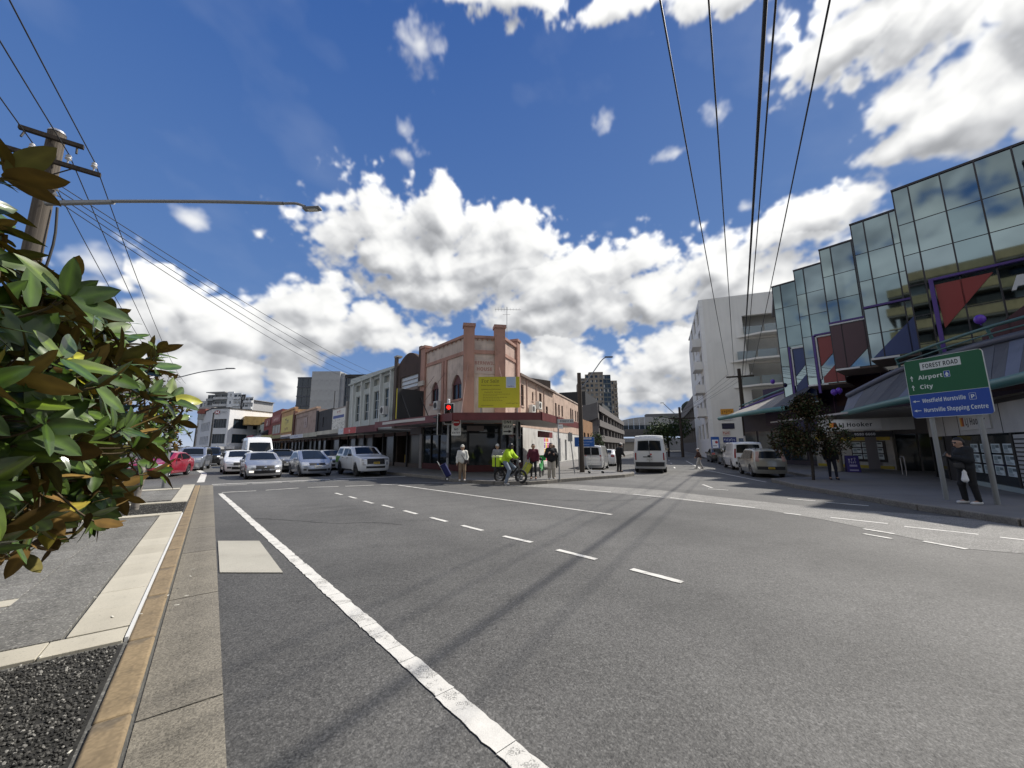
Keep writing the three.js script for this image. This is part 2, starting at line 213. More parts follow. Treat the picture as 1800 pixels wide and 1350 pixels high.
// the plaza beside the camera: gutter, kerb, border, paving, tree pits
const plazaOut = [KP(-16, -0.218), KP(21.6, -0.218), KP(22.2, -0.45), KP(22.5, -1.2), KP(22.8, -60), KP(-16, -60)];
const plaza = structure('plaza_paving', 'grey aggregate paving of the plaza with pale stone bands', sheetG(plazaOut, 0.098, 0.2), M(0.2, 0.2, 0.19, 0.9, { map: T.paver }));
const gutterGeo = (L) => { const g = B(-L / 2, L / 2, -0.1, 0.012, -0.215, 0.215); const p = g.attributes.position; for (let i = 0; i < p.count; i++) if (p.getY(i) > 0 && p.getZ(i) < 0) p.setY(i, 0.006); return g; };
const along = (o, u, v) => { const [x, z] = KP(u, v); o.position.x = x; o.position.z = z; o.rotation.y = Math.atan2(Math.cos(KH), -Math.sin(KH)); return o; }; // local x along u
{
  const gg = gutterGeo(2.38), gm = [0, 1, 2].map((i) => M(0.27 + i * 0.02, 0.255 + i * 0.018, 0.225 + i * 0.012, 0.92, { map: T.gutter, bumpMap: T.gutter, bumpScale: 0.006 }));
  for (let u = -2.5; u < 22; u += 2.4) along(mesh('gutter_slab', gg, gm[Math.floor(rnd() * 3)], plaza), u, 0.006);
  const kg = RB(1.185, 0.26, 0.17, 0.022, 3); kg.translate(0, -0.01, 0); const km = [0, 1, 2, 3].map((i) => M(0.4 - i * 0.03, 0.345 - i * 0.024, 0.26 - i * 0.012, 0.9, { map: T.sand, bumpMap: T.sand, bumpScale: 0.006 }));
  for (let u = -2; u < 21.7; u += 1.2) { const o = along(mesh('kerb_stone', kg, km[Math.floor(rnd() * 4)], plaza), u, -0.304); o.position.y = rr(-0.003, 0.003); }
  mesh('kerb_flashing', (() => { const g = B(4.66, 12.5, 0.09, 0.131, -0.012, 0.012); return g; })(), M(0.6, 0.6, 0.58, 0.7), plaza).rotation.y = Math.atan2(Math.cos(KH), -Math.sin(KH)); const fl = plaza.children[plaza.children.length - 1]; { const [x, z] = KP(0, -0.402); fl.position.set(x, 0, z); }
  const inPit = (u, v) => v > -2.3 && ((u > 1.9 && u < 4.62) || (u > 12.85 && u < 15.15)), pale = [0, 1, 2].map((i) => M(0.56 - i * 0.03, 0.535 - i * 0.03, 0.465 - i * 0.028, 0.85, { map: T.pale })), dk = [0, 1, 2, 3].map((i) => M(0.32 - i * 0.016, 0.315 - i * 0.016, 0.298 - i * 0.016, 0.85, { map: T.paver }));
  const geos = new Map(), pv = (name, u0, u1, v0, v1, ms) => { const k = (u1 - u0).toFixed(3) + ',' + (v1 - v0).toFixed(3); if (!geos.has(k)) { const a = (u1 - u0) / 2 - 0.003, b = (v1 - v0) / 2 - 0.003; geos.set(k, RB(a * 2, 0.05, b * 2, 0.005, 1)); const g = geos.get(k), p = g.attributes.position, uv = g.attributes.uv; for (let i = 0; i < p.count; i++) uv.setXY(i, p.getX(i), p.getZ(i)); } const o = along(mesh(name, geos.get(k), ms[Math.floor(rnd() * ms.length)], plaza), (u0 + u1) / 2, (v0 + v1) / 2); o.position.y = 0.096 + rr(-0.0015, 0.0015); };
  for (let u = 4.98, i = 0; u < 12.4; u += 0.62, i++) pv('border_stone', u, u + 0.62, -0.8, -0.414, pale);
  for (let u = 15.5; u < 21.2; u += 0.94) pv('border_stone', u, u + 0.94, -0.8, -0.414, pale);
  for (const [a, b] of [[4.64, 4.96], [12.5, 12.84], [15.16, 15.5]]) for (let v = -0.42; v > -3.2; v -= 0.46) pv('band_stone', a, b, v - 0.46, v, pale);
  for (let v = -1.42; v > -3.4; v -= 0.62) pv('band_stone', 6.32, 6.56, v - 0.62, v, pale);
  for (let u = 20.0, v = -0.82; v > -6; v -= 0.62) pv('band_stone', u, u + 0.5, v - 0.62, v, pale);
  const us = [4.98, 5.65, 6.3, 6.58]; for (let u = 7.2; u < 20; u += 0.62) us.push(u);
  for (let i = 0; i + 1 < us.length; i++) for (let v = -0.82; v > -5.2; v -= 0.62) { const u0 = us[i], u1 = us[i + 1]; if (u1 > 12.45 && u0 < 15.55 && v > -2.6) continue; if (u0 === 6.3 && v < -1.4) continue; pv('paver', u0, u1, v - 0.62, v, dk); }
  const stones = [], sg = new THREE.IcosahedronGeometry(1, 0), sm = new THREE.MeshStandardMaterial({ roughness: 0.9 });
  for (const [u0, u1, n] of [[1.9, 4.6, 16000], [12.9, 15.1, 2600]]) {
    mesh('gravel_bed', sheetG([KP(u0, -2.3), KP(u1, -2.3), KP(u1, -0.41), KP(u0, -0.41)], 0.1015), M(0.035, 0.034, 0.03, 0.95, { map: T.asphalt }), plaza);
    const im = new THREE.InstancedMesh(sg, sm, n), m4 = new THREE.Matrix4(), q = new THREE.Quaternion(), e = new THREE.Euler(), col = new THREE.Color();
    for (let i = 0; i < n; i++) { const [x, z] = KP(rr(u0, u1), rr(-2.28, -0.43)), s = rr(0.004, 0.011); e.set(rnd() * 6, rnd() * 6, rnd() * 6); q.setFromEuler(e); m4.compose(new THREE.Vector3(x, 0.104 + s * 0.3, z), q, new THREE.Vector3(s, s * 0.7, s * rr(0.7, 1.4))); im.setMatrixAt(i, m4); const L = rnd() < 0.1 ? rr(0.18, 0.32) : rr(0.015, 0.1); col.setRGB(L, L * 0.97, L * 0.88); im.setColorAt(i, col); }
    im.name = 'gravel'; im.userData.kind = 'stuff'; plaza.add(shade(im));
  }
  for (let i = 0; i < 26; i++) { const [x, z] = KP(rr(2.6, 7), rr(-2.2, 0.2)); const o = mesh('fallen_petal', RB(rr(0.02, 0.05), 0.004, rr(0.008, 0.016), 0.002, 1), M(0.6, 0.58, 0.5, 0.9), plaza, [x, z < -9 ? 0.13 : 0.128, z]); o.rotation.y = rnd() * 6; }
}
// ---------- painted markings on the road ----------
const paintM = M(0.66, 0.655, 0.63, 0.75, { map: T.paint, bumpMap: T.paint, bumpScale: 0.003 });
function strip(a, b, w, name = 'lane_marking', wob = 0.004) {
  const L = Math.hypot(b[0] - a[0], b[1] - a[1]), n = Math.max(3, Math.round(L / 0.06)), dx = (b[0] - a[0]) / L, dz = (b[1] - a[1]) / L, l = [], r = [];
  for (let i = 0; i <= n; i++) { const t = i / n * L, o1 = w / 2 + (rnd() - 0.5) * wob * 2 + (vn(t * 3 + a[0] * 7, 3) - 0.5) * wob * 2, o2 = w / 2 + (rnd() - 0.5) * wob * 2 + (vn(t * 3 + a[1] * 7, 8) - 0.5) * wob * 2; l.push([a[0] + dx * t - dz * o1, a[1] + dz * t + dx * o1]); r.unshift([a[0] + dx * t + dz * o2, a[1] + dz * t - dx * o2]); }
  return mesh(name, sheetG([...l, ...r].reverse(), 0.0085, 0.003), paintM, road);
}
{ // the thick edge line is laid in lengths with cracks between
  const A = [1.35, -0.85], Bp = [-10.78, -14.65], L = Math.hypot(Bp[0] - A[0], Bp[1] - A[1]); let t = 0;
  while (t < L) { const s = Math.min(L, t + rr(0.22, 0.7)), f = (q) => [mix(A[0], Bp[0], q / L), mix(A[1], Bp[1], q / L)]; strip(f(t), f(s - 0.006), 0.142, 'edge_line', 0.0065); t = s; }
}
for (const [a, b] of [[[1.61, -5.56], [2.07, -5.03]], [[0.72, -6.57], [1.23, -6.02]], [[-0.17, -7.56], [0.33, -7.07]]]) strip(a, b, 0.1, 'lane_dash');
for (const [x, z] of [[-1.08, -8.58], [-1.95, -9.54], [-2.87, -10.56], [-3.79, -11.6], [-4.65, -12.46], [-5.61, -13.62], [-6.53, -14.64]]) strip([x, z], [x + 0.47, z + 0.53], 0.1, 'lane_dash');
strip([-5.07, -17.56], [2.42, -9.8], 0.1, 'lane_line');
strip([-13.9, -18.3], [-9.65, -20.86], 0.24, 'stop_line'); strip([-9.5, -20.95], [-6.2, -22.9], 0.24, 'stop_line');
for (const [a, b] of [[[-11.01, -15.02], [-10.06, -15.55]], [[-9.8, -15.74], [-8.94, -16.55]], [[-8.67, -16.77], [-7.52, -17.1]], [[-7.25, -17.17], [-6.18, -17.6]], [[-5.9, -17.7], [-5.2, -18.0]], [[-13.43, -17.7], [-12.29, -18.3]], [[-12.17, -18.5], [-11.19, -19.2]], [[-10.88, -19.3], [-9.77, -19.75]], [[-9.39, -19.8], [-8.42, -20.3]], [[-7.9, -20.5], [-7.2, -20.9]]]) strip(a, b, 0.11, 'crosswalk_dash');
for (const [a, b] of [[[4.2, -13.84], [4.93, -12.97]], [[5.1, -12.89], [5.7, -11.89]], [[5.91, -11.59], [6.5, -10.73]], [[2.6, -15.4], [3.6, -14.5]], [[8.62, -12.48], [9.07, -11.95]], [[9.16, -11.7], [9.77, -10.97]], [[7.34, -9.27], [7.94, -8.52]], [[8, -8.23], [8.63, -7.49]], [[6.98, -8.03], [7.15, -7.57]], [[7.09, -7], [7.24, -6.48]], [[8.74, -7.26], [9.3, -6.6]], [[8.21, -17.1], [7.92, -15.72]], [[7.6, -15.4], [8.1, -14.9]], [[9.0, -14.2], [9.25, -14.0]], [[6.7, -9.9], [6.9, -9.6]], [[6.6, -7.6], [6.75, -7.2]]]) strip(a, b, 0.09, 'crosswalk_dash');
strip([11.6, -18.1], [13.4, -27.4], 0.1, 'parking_line'); strip([13.5, -28], [19.5, -44], 0.1, 'parking_line'); strip([7.25, -23.6], [9.6, -30], 0.11, 'lane_line');
for (const [x, z] of [[9.7, -25.2], [12.2, -29.5], [15, -37], [18, -45]]) strip([x, z], [x + 0.75, z - 2], 0.1, 'lane_dash');
{ const c = [[-15.4, -19.5], [-16.7, -21.2], [-18.6, -23.7], [-20.6, -26.3], [-23.4, -29.4], [-27.6, -33.6]]; for (let i = 0; i + 1 < c.length; i++) strip(c[i], c[i + 1], 0.3, 'edge_line'); }
mesh('concrete_pad', sheetG([[-5.3, -7.27], [-4.55, -7.26], [-3.07, -5.47], [-3.93, -5.49]], 0.014, 0.012), M(0.46, 0.45, 0.41, 0.9, { map: T.pale, bumpMap: T.gutter, bumpScale: 0.004 }), road);
{ // sealed cracks and a seam in the asphalt
  const tar = M(0.045, 0.044, 0.043, 0.8), crack = (pts, w) => { const c = new THREE.CatmullRomCurve3(pts.map(([x, z]) => new THREE.Vector3(x, 0, z))), n = 60, l = [], r = []; for (let i = 0; i <= n; i++) { const p = c.getPoint(i / n), t = c.getTangent(i / n), o = (w / 2) * (0.5 + rnd()), j = (rnd() - 0.5) * 0.03; l.push([p.x - t.z * (o + j), p.z + t.x * (o + j)]); r.unshift([p.x + t.z * (o - j), p.z - t.x * (o - j)]); } mesh('sealed_crack', sheetG([...l, ...r], 0.0045), tar, road); };
  crack([[-6.2, -9.6], [-4.9, -9.2], [-3.9, -8.9], [-3.1, -8.95], [-2.4, -8.7]], 0.022); crack([[1.0, -12.6], [2.6, -12.2], [4.2, -12.6], [5.0, -13.4]], 0.03);
}
console.log('ground done');
// ---------- buildings of the left-hand street ----------
function face(th, x, z, deg, y = 0) { // a wall's own axes: +x along it, +z out of it
  const P = (o) => { o.position.set(x - th.position.x, y, z - th.position.z); o.rotation.y = (90 - deg) * RAD; return o; };
  return { m: (n, g, mt) => P(mesh(n, g, mt, th)), win: (...a) => P(windowIn(th, ...a)), plate: (n, w, h, mt, px, py, pz, back) => { const o = P(mesh(n, (() => { const g = B(px - w / 2, px + w / 2, py - h / 2, py + h / 2, pz - 0.05, pz); return g; })(), back ?? DARK, th)); const f = mesh('printed_face', new THREE.PlaneGeometry(w, h), mt, o, [px, py, pz + 0.004]); return o; } };
}
const VL = [-2.8, -24], VR = [-0.73, -24.4], ROW = 140;
const pinkL = plaster(0.56, 0.41, 0.35), pinkD = plaster(0.43, 0.25, 0.2), cream = plaster(0.6, 0.5, 0.44), maroon = plaster(0.115, 0.03, 0.032, 0.7);
{ // corner building
  const b = thing('corner_building', 'pink two storey corner building with arched windows and raised corner piers', 'building', -2, -25);
  const L = face(b, ...VL, ROW), C = face(b, ...VL, 79), R = face(b, ...VR, 20.5);
  const arch1 = archPts(-4.75, -3.7, 4.75, 6.3, 0.6), arch2 = archPts(-1.95, -0.72, 4.75, 6.4, 0.65);
  L.m('wall', wallG(rect(-6.26, 0, 3.1, 8.72), [arch1, arch2], -0.3, 0), cream);
  for (const a of [arch1, arch2]) { const w = L.m('window', wallG(a, [], -0.2, -0.17), GL), x0 = a[0][0], x1 = a[1][0]; mesh('frame', merge([B((x0 + x1) / 2 - 0.03, (x0 + x1) / 2 + 0.03, 4.75, 5.85, -0.168, -0.12), B(x0, x1, 5.8, 5.9, -0.169, -0.11), B(x0, x0 + 0.07, 4.75, 5.8, -0.168, -0.1), B(x1 - 0.07, x1, 4.75, 5.8, -0.168, -0.1)]), M(0.09, 0.025, 0.025, 0.6), w); const f = wallG(a.filter((p) => p[1] > 5.7).concat([[x0, 5.9], [x1, 5.9]].reverse().slice(0, 0)), [], -0.168, -0.12); mesh('transom_panel', f, M(0.1, 0.03, 0.028, 0.6), w); mesh('sill', B(x0 - 0.12, x1 + 0.12, 4.62, 4.75, -0.15, 0.08), pinkD, w); }
  L.m('string_course', B(-6.2, -0.3, 7.58, 7.82, 0, 0.07), pinkD); L.m('coping', B(-6.3, -0.2, 8.72, 8.9, -0.36, 0.12), pinkD);
  for (let i = 0; i < 9; i++) L.m('dentil', new THREE.ConeGeometry(0.09, 0.14, 4).rotateX(Math.PI).translate(-0.9 - i * 0.55, 8.63, 0.05), pinkD);
  L.m('pier', B(-6.28, -5.62, 3.1, 9.08, -0.35, 0.16), pinkD); L.m('pier_cap', B(-6.36, -5.54, 9.08, 9.26, -0.42, 0.24), pinkD); L.m('pier_capital', B(-6.34, -5.56, 6.2, 6.55, 0.16, 0.3), M(0.55, 0.5, 0.45, 0.9, { map: T.stain }));
  L.m('pilaster', B(-3.23, -2.95, 3.1, 7.58, 0, 0.09), pinkD); L.m('pilaster', B(-2.83, -2.55, 3.1, 7.58, 0, 0.09), pinkD);
  C.m('wall', wallG(rect(0, 2.11, 3.1, 8.6), [], -0.3, 0), cream); C.m('string_course', B(0.3, 1.8, 7.58, 7.82, 0, 0.08), pinkD); C.m('coping', B(0.2, 1.9, 8.6, 8.78, -0.36, 0.12), pinkD);
  for (const x of [0.05, 2.05]) { C.m('pier', B(x - 0.34, x + 0.34, 3.1, 9.34, -0.42, 0.18), pinkD); C.m('pier_cap', B(x - 0.4, x + 0.4, 9.34, 9.54, -0.5, 0.26), pinkD); }
  for (let i = 0; i < 4; i++) C.m('dentil', new THREE.ConeGeometry(0.08, 0.13, 4).rotateX(Math.PI).translate(0.6 + i * 0.32, 8.5, 0.05), pinkD);
  const bh = print(1.35, 0.95, (x, w, h) => { fillBg(x, w, h, '#b5a499'); for (let i = 0; i < 500; i++) { x.fillStyle = `rgba(${90 + rnd() * 90},${80 + rnd() * 80},${70 + rnd() * 80},0.12)`; x.fillRect(rnd() * w, rnd() * h, 2 + rnd() * 14, 2 + rnd() * 8); } txt(x, 'BERNWIL', w / 2, h * 0.26, h * 0.33, '#8e5f54', 'bold %px sans-serif', 'center', w * 0.96); txt(x, 'HOUSE', w / 2, h * 0.68, h * 0.33, '#8e5f54', 'bold %px sans-serif', 'center', w * 0.9); }, 300);
  C.plate('name_panel', 1.35, 0.95, bh, 1.05, 6.75, 0.052, cream);
  R.m('wall', wallG(rect(0, 3.3, 3.1, 8.72), [], -0.3, 0), pinkL); R.m('coping', B(0.2, 2.9, 8.72, 8.9, -0.36, 0.12), pinkD); R.m('pier', B(2.8, 3.4, 3.1, 9.2, -0.35, 0.16), pinkD); R.m('pier_cap', B(2.74, 3.46, 9.2, 9.38, -0.4, 0.22), pinkD); R.m('string_course', B(0.3, 2.8, 7.58, 7.8, 0, 0.07), pinkD);
  const ws = [[4.1, 4.75, 4.67, 6.29], [6.8, 7.2, 5.35, 6.04], [8.85, 9.6, 4.74, 6.24], [10.9, 11.6, 4.62, 5.28], [14.2, 14.85, 4.5, 5.93], [15.5, 16.15, 4.8, 5.9], [16.9, 17.6, 4.75, 5.92], [21.2, 22, 4.8, 6.05], [22.3, 23, 4.7, 6.0], [24.0, 24.7, 4.7, 6.0], [25.2, 25.9, 4.7, 6.0]];
  R.m('wall', wallG(rect(3.4, 13.6, 3.1, 6.8), ws.filter((w) => w[1] < 13.6).map((w) => rect(...w)), -0.3, -0.05), plaster(0.62, 0.47, 0.38)); R.m('wall', wallG(rect(13.6, 28.9, 3.1, 6.92), ws.filter((w) => w[0] > 13.6).map((w) => rect(...w)), -0.28, -0.02), plaster(0.64, 0.48, 0.39));
  for (const w of ws) R.win(...w, -0.05, { frame: M(0.1, 0.05, 0.04, 0.6), ny: 2, sill: pinkL, depth: 0.13 });
  R.m('eaves', B(3.4, 13.6, 6.8, 6.98, -0.5, 0.22), M(0.16, 0.12, 0.1, 0.8)); R.m('coping', B(13.6, 28.95, 6.92, 7.04, -0.36, 0.06), cream); R.m('chimney', B(13.4, 14.1, 6.9, 7.3, -0.9, -0.3), pinkD);
  R.m('wall', wallG(rect(4.4, 28.9, 0.15, 3.1), [rect(10.2, 12.3, 0.4, 2.6), rect(15.2, 16.3, 0.2, 2.5), rect(18.2, 19.1, 0.2, 2.4)], -0.28, -0.06), M(0.7, 0.7, 0.68, 0.8, { map: T.stain }));
  R.m('doorway', B(15.2, 16.3, 0.16, 2.5, -0.6, -0.5), BLACK); R.m('doorway', B(18.2, 19.1, 0.16, 2.4, -0.6, -0.5), BLACK);
  const ads = print(2.1, 2.2, (x, w, h) => { fillBg(x, w, h, '#f4f0f0'); const cs = ['#d63a9a', '#f0b23a', '#e05a3a', '#f6f2f2', '#8b3fa8', '#f2d24a', '#d8417f']; for (let i = 0; i < 16; i++) { x.fillStyle = cs[i % 7]; x.fillRect((i % 4) * w / 4 + 4, Math.floor(i / 4) * h / 4 + 4, w / 4 - 8, h / 4 - 8); x.fillStyle = '#ffffffaa'; x.fillRect((i % 4) * w / 4 + 12, Math.floor(i / 4) * h / 4 + 14, w / 7, 8); } }, 100);
  R.plate('poster_window', 2.1, 2.2, ads, 11.25, 1.5, -0.1, BLACK);
  for (const s of [5.4, 7.9, 10.2]) R.m('downpipe', rodG([s, 3.4, 0.0], [s, 6.8, 0.0], 0.045), pinkL);
  for (const [s, y] of [[5.9, 4.55], [7.7, 5.0]]) { const a = R.m('air_conditioner', RB(0.8, 0.62, 0.34, 0.03).translate(s, y, 0.24), M(0.66, 0.66, 0.62, 0.6)); mesh('fan_grille', new THREE.CylinderGeometry(0.22, 0.22, 0.02, 18).rotateX(Math.PI / 2).translate(s - 0.12, y, 0.42), DARK, a); }
  // ground floor: piers, dark-framed glass, plinth
  const shop = (f, x0, x1, cuts) => { f.m('plinth', B(x0, x1, 0.15, 0.55, -0.2, -0.02), maroon); f.m('transom', B(x0, x1, 2.5, 2.58, -0.16, -0.04), BLACK); f.m('fascia_panel', B(x0, x1, 2.98, 3.1, -0.3, -0.01), DARK); let p = x0; for (const c of [...cuts, x1]) { f.m('shop_window', B(p + 0.05, c - 0.05, 0.55, 2.5, -0.14, -0.11), GL); f.m('shop_window', B(p + 0.05, c - 0.05, 2.58, 2.98, -0.14, -0.11), GL); f.m('mullion', B(c - 0.05, c + 0.05, 0.55, 2.98, -0.17, -0.03), BLACK); p = c; } f.m('mullion', B(x0 - 0.02, x0 + 0.05, 0.55, 2.98, -0.17, -0.03), BLACK); };
  shop(L, -6.2, -0.05, [-4.7, -3.6, -2.2]); shop(C, 0.05, 2.06, []); shop(R, 0.05, 4.35, [1.5, 2.9]);
  L.m('tiled_pier', B(-6.28, -5.9, 0.15, 3.1, -0.2, 0.05), M(0.3, 0.28, 0.27, 0.6)); L.m('blade_sign', B(-5.2, -3.6, 2.55, 2.95, 1.2, 1.3), M(0.12, 0.1, 0.1, 0.6)); R.m('blade_sign', B(4.4, 8.2, 2.35, 2.8, 1.1, 1.22), M(0.2, 0.05, 0.05, 0.6)); C.m('hanging_sign', B(-0.1, 0.9, 2.6, 2.9, 1.1, 1.18), M(0.2, 0.16, 0.15, 0.6));
  // floor slab and roof close the shell
  const inner = [[-6.9, -28.8], VL, VR, [9.4, -51.4], [2, -54], [-6, -36]].map(([x, z]) => [x + 2, z + 25]);
  mesh('roof', sheetG(inner.map(([x, z]) => [x, z - 0.45]), 6.5, 0.2), conc(0.25, 0.25, 0.25), b); mesh('upper_roof', sheetG([[-6.6, -29], [-2.9, -24.4], [-0.8, -24.8], [0.2, -27.6], [-3.4, -31]].map(([x, z]) => [x + 2, z + 25]), 8.3, 0.15), conc(0.25, 0.25, 0.25), b);
  mesh('rear_wall', B(-0.1, 0.1, 0.15, 8.5, 0, 5).translate(1.9, 0, -7.5), cream, b); mesh('backing', sheetG(inner.map(([x, z]) => [x * 0.97, z * 0.97 - 0.9]), 3.2, 0.1), DARK, b);
  // street awning
  const aw = [[-7.05, -23.7], [-2.97, -19.5], [1.45, -19.65], [5.4, -30.2], [3.0, -31.1], [-0.66, -24.36], [-2.8, -23.93], [-7.0, -28.9], [-9.3, -26.4]].map(([x, z]) => [x + 2, z + 25]);
  mesh('awning', sheetG(aw, 3.3, 0.16), M(0.5, 0.48, 0.46, 0.8), b);
  const fas = (a, c, h0, h1) => { const L2 = Math.hypot(c[0] - a[0], c[1] - a[1]), o = mesh('awning_fascia', B(0, L2, h0, h1, -0.04, 0.04), plaster(0.15, 0.035, 0.036, 0.55), b, [a[0] + 2, 0, a[1] + 25]); o.rotation.y = Math.atan2(-(c[1] - a[1]), c[0] - a[0]); return o; };
  fas([-9.4, -26.5], [-3.0, -19.46], 2.98, 3.38); fas([-2.99, -19.45], [1.47, -19.6], 3.0, 3.38); fas([1.5, -19.62], [5.45, -30.2], 2.98, 3.4);
  for (const [A, z2] of [[[-0.2, 6.9], [-2.2, 3.4]], [[1.75, 6.9], [3.3, 3.4]]]) C.m('stay_rod', rodG([A[0] + 0.2, A[1], 0.15], [A[0] + z2[0] * 0.15, z2[1], 2.4], 0.011), M(0.4, 0.25, 0.22, 0.6)); for (const x of [-4.2, -2.7]) L.m('stay_rod', rodG([x, 6.7, 0.1], [x - 0.5, 3.35, 2.3], 0.012), M(0.12, 0.06, 0.05, 0.6));
  const ac = L.m('air_conditioner', RB(0.55, 0.6, 0.3, 0.03).translate(-3.4, 4.5, 0.26), M(0.5, 0.5, 0.48, 0.6)); mesh('fan_grille', new THREE.CylinderGeometry(0.2, 0.2, 0.02, 18).rotateX(Math.PI / 2).translate(-3.4, 4.5, 0.42), DARK, ac);
  const an = thing('television_antenna', 'tall television antenna on the corner building roof', 'antenna', -0.35, -27.2, 90, { y: 8.3 });
  mesh('mast', rodG([0, 0, 0], [0, 3.6, 0], 0.02), GALV, an); mesh('boom', rodG([-0.9, 3.42, 0], [1.05, 3.36, 0], 0.012), GALV, an); for (let i = 0; i < 9; i++) { const x = -0.85 + i * 0.22; mesh('antenna_rod', rodG([x, 3.41, -0.42 + i * 0.03], [x, 3.41, 0.42 - i * 0.03], 0.007), GALV, an); } mesh('boom', rodG([-0.3, 3.0, 0], [0.25, 3.0, 0], 0.01), GALV, an);
}
{ // For Sale board on the awning roof
  const t = thing('for_sale_board', 'yellow for sale billboard standing on the awning roof', 'billboard', -0.72, -21, 90, { y: 3.32 });
  const pm = print(2.28, 1.72, (x, w, h) => {
    fillBg(x, w, h, '#b0a821'); const ink = '#3c3a14'; txt(x, 'For Sale', w * 0.07, h * 0.14, h * 0.15, ink, '%px serif'); txt(x, 'Prime Corner Location', w * 0.07, h * 0.28, h * 0.055, ink); marks(x, 24, w * 0.31, h * 0.41, h * 0.04, ink, w * 0.48);
    marks(x, 10, w * 0.25, h * 0.5, h * 0.035, ink, w * 0.22); marks(x, 9, w * 0.48, h * 0.5, h * 0.035, ink, w * 0.2);
    for (let i = 0; i < 5; i++) { x.fillStyle = '#6d6a16'; let p = w * 0.11; const e = w * [0.74, 0.45, 0.68, 0.52, 0.57][i]; while (p < e) { const q = w * rr(0.03, 0.07); x.fillRect(p, h * (0.56 + i * 0.052), q, h * 0.013); p += q + w * 0.012; } }
    marks(x, 15, w * 0.22, h * 0.93, h * 0.035, ink, w * 0.3); marks(x, 15, w * 0.82, h * 0.86, h * 0.038, ink, w * 0.3); x.fillStyle = '#b7bcc2'; x.fillRect(w * 0.67, 0, w * 0.24, h * 0.36); x.fillStyle = '#9fb0c6'; x.fillRect(w * 0.69, h * 0.02, w * 0.2, h * 0.26); txt(x, 'RayWhite', w * 0.79, h * 0.31, h * 0.05, '#22318c', 'bold %px sans-serif', 'center');
  }, 330);
  plate('panel', 2.28, 1.72, pm, t, 0, 1.32, 0, M(0.5, 0.45, 0.05, 0.6)); for (const x of [-1.0, 1.0]) { mesh('post', B(x - 0.03, x + 0.03, 0, 2.1, -0.1, -0.03), GALV, t); mesh('brace', rodG([x, 1.7, -0.06], [x, 0, -1.1], 0.02), DARK, t); }
  const u = thing('side_billboard', 'black backed billboard with yellow edge jutting over the awning', 'billboard', -6.5, -24.4, 222, { y: 3.3 });
  mesh('panel', B(-0.95, 0.95, 0.1, 2.0, -0.09, -0.01), BLACK, u); mesh('yellow_face', B(-0.95, 0.95, 0.1, 2.0, -0.006, 0.1), M(0.5, 0.42, 0.02, 0.6), u); for (const x of [-0.7, 0.7]) mesh('brace', rodG([x, 1.6, -0.1], [x, 0, -1.2], 0.03), DARK, u);
}
function rowShop(name, label, s0, s1, top, wallMat, awn, extra) { // one building of the terrace, s measured from the corner
  const [dx, dz] = H2(ROW), mid = -(s0 + s1) / 2, b = thing(name, label, 'building', VL[0] + dx * mid, VL[1] + dz * mid), f = face(b, ...VL, ROW);
  const g = 3.25 + (s0 > 30 ? (s0 - 30) * 0.012 : 0);
  extra(f, b, -s1, -s0);
  f.m('side_wall', B(-s1 + 0.01, -s1 + 0.25, 0.15, top - 0.05, -14, -0.3), wallMat); f.m('side_wall', B(-s0 - 0.25, -s0 - 0.01, 0.15, top - 0.05, -14, -0.3), wallMat); f.m('roof', B(-s1 + 0.25, -s0 - 0.25, top - 0.7, top - 0.5, -14, -0.3), conc(0.2, 0.2, 0.2)); f.m('ceiling', B(-s1 + 0.02, -s0 - 0.02, 2.9, 3.0, -8, -0.1), M(0.5, 0.49, 0.46, 0.9)); f.m('party_wall', B(-s1 + 0.02, -s0 - 0.02, 0.15, 2.9, -4.2, -4), M(0.4, 0.38, 0.35, 0.9));
  const n = Math.max(2, Math.round((s1 - s0) / 2.6)); for (let i = 0; i < n; i++) { const a = mix(-s1, -s0, i / n), c = mix(-s1, -s0, (i + 1) / n); { const k = rnd(); if (k < 0.4) { f.m('open_interior', B(a + 0.1, c - 0.1, 0.2, 2.6, -2.4, -2.3), M(rr(0.3, 0.5), rr(0.26, 0.42), rr(0.2, 0.36), 0.9)); f.m('display_stand', B(a + 0.4, c - 0.5, 0.2, rr(0.9, 1.7), -1.4, -0.9), M(rr(0.05, 0.4), rr(0.05, 0.25), rr(0.04, 0.2), 0.8)); } else f.m('shop_window', B(a + 0.1, c - 0.1, 0.45, 2.6, -0.32, -0.28), k < 0.75 ? M(0.012, 0.013, 0.014, 0.22) : M(0.05, 0.05, 0.05, 0.3)); } f.m('shop_pier', B(c - 0.1, c + 0.1 - (i === n - 1 ? 0.1 : 0), 0.15, 2.9, -0.4, -0.1), DARK); } f.m('stall_riser', B(-s1 + 0.02, -s0 - 0.02, 0.15, 0.45, -0.36, -0.2), M(0.1, 0.08, 0.07, 0.7)); f.m('shop_header', B(-s1 + 0.02, -s0 - 0.02, 2.6, 2.9, -0.36, -0.2), M(0.16, 0.1, 0.09, 0.7));
  for (const [a0, a1, y0, y1, mat] of awn) { const o = f.m('awning', B(-a1 + 0.02, -a0 - 0.02, y0 + 0.12, y0 + 0.22, 0, 2.96), M(0.35, 0.34, 0.33, 0.85)); const fa = mesh('awning_fascia', B(-a1 + 0.01, -a0 - 0.01, y0, y1, 2.96, 3.05), mat.map?.isCanvasTexture ? WHITE : mat, o); if (mat.map?.isCanvasTexture) mesh('printed_face', new THREE.PlaneGeometry(a1 - a0 - 0.04, y1 - y0), mat, o, [-(a0 + a1) / 2, (y0 + y1) / 2, 3.055]); }
  return [f, b];
}
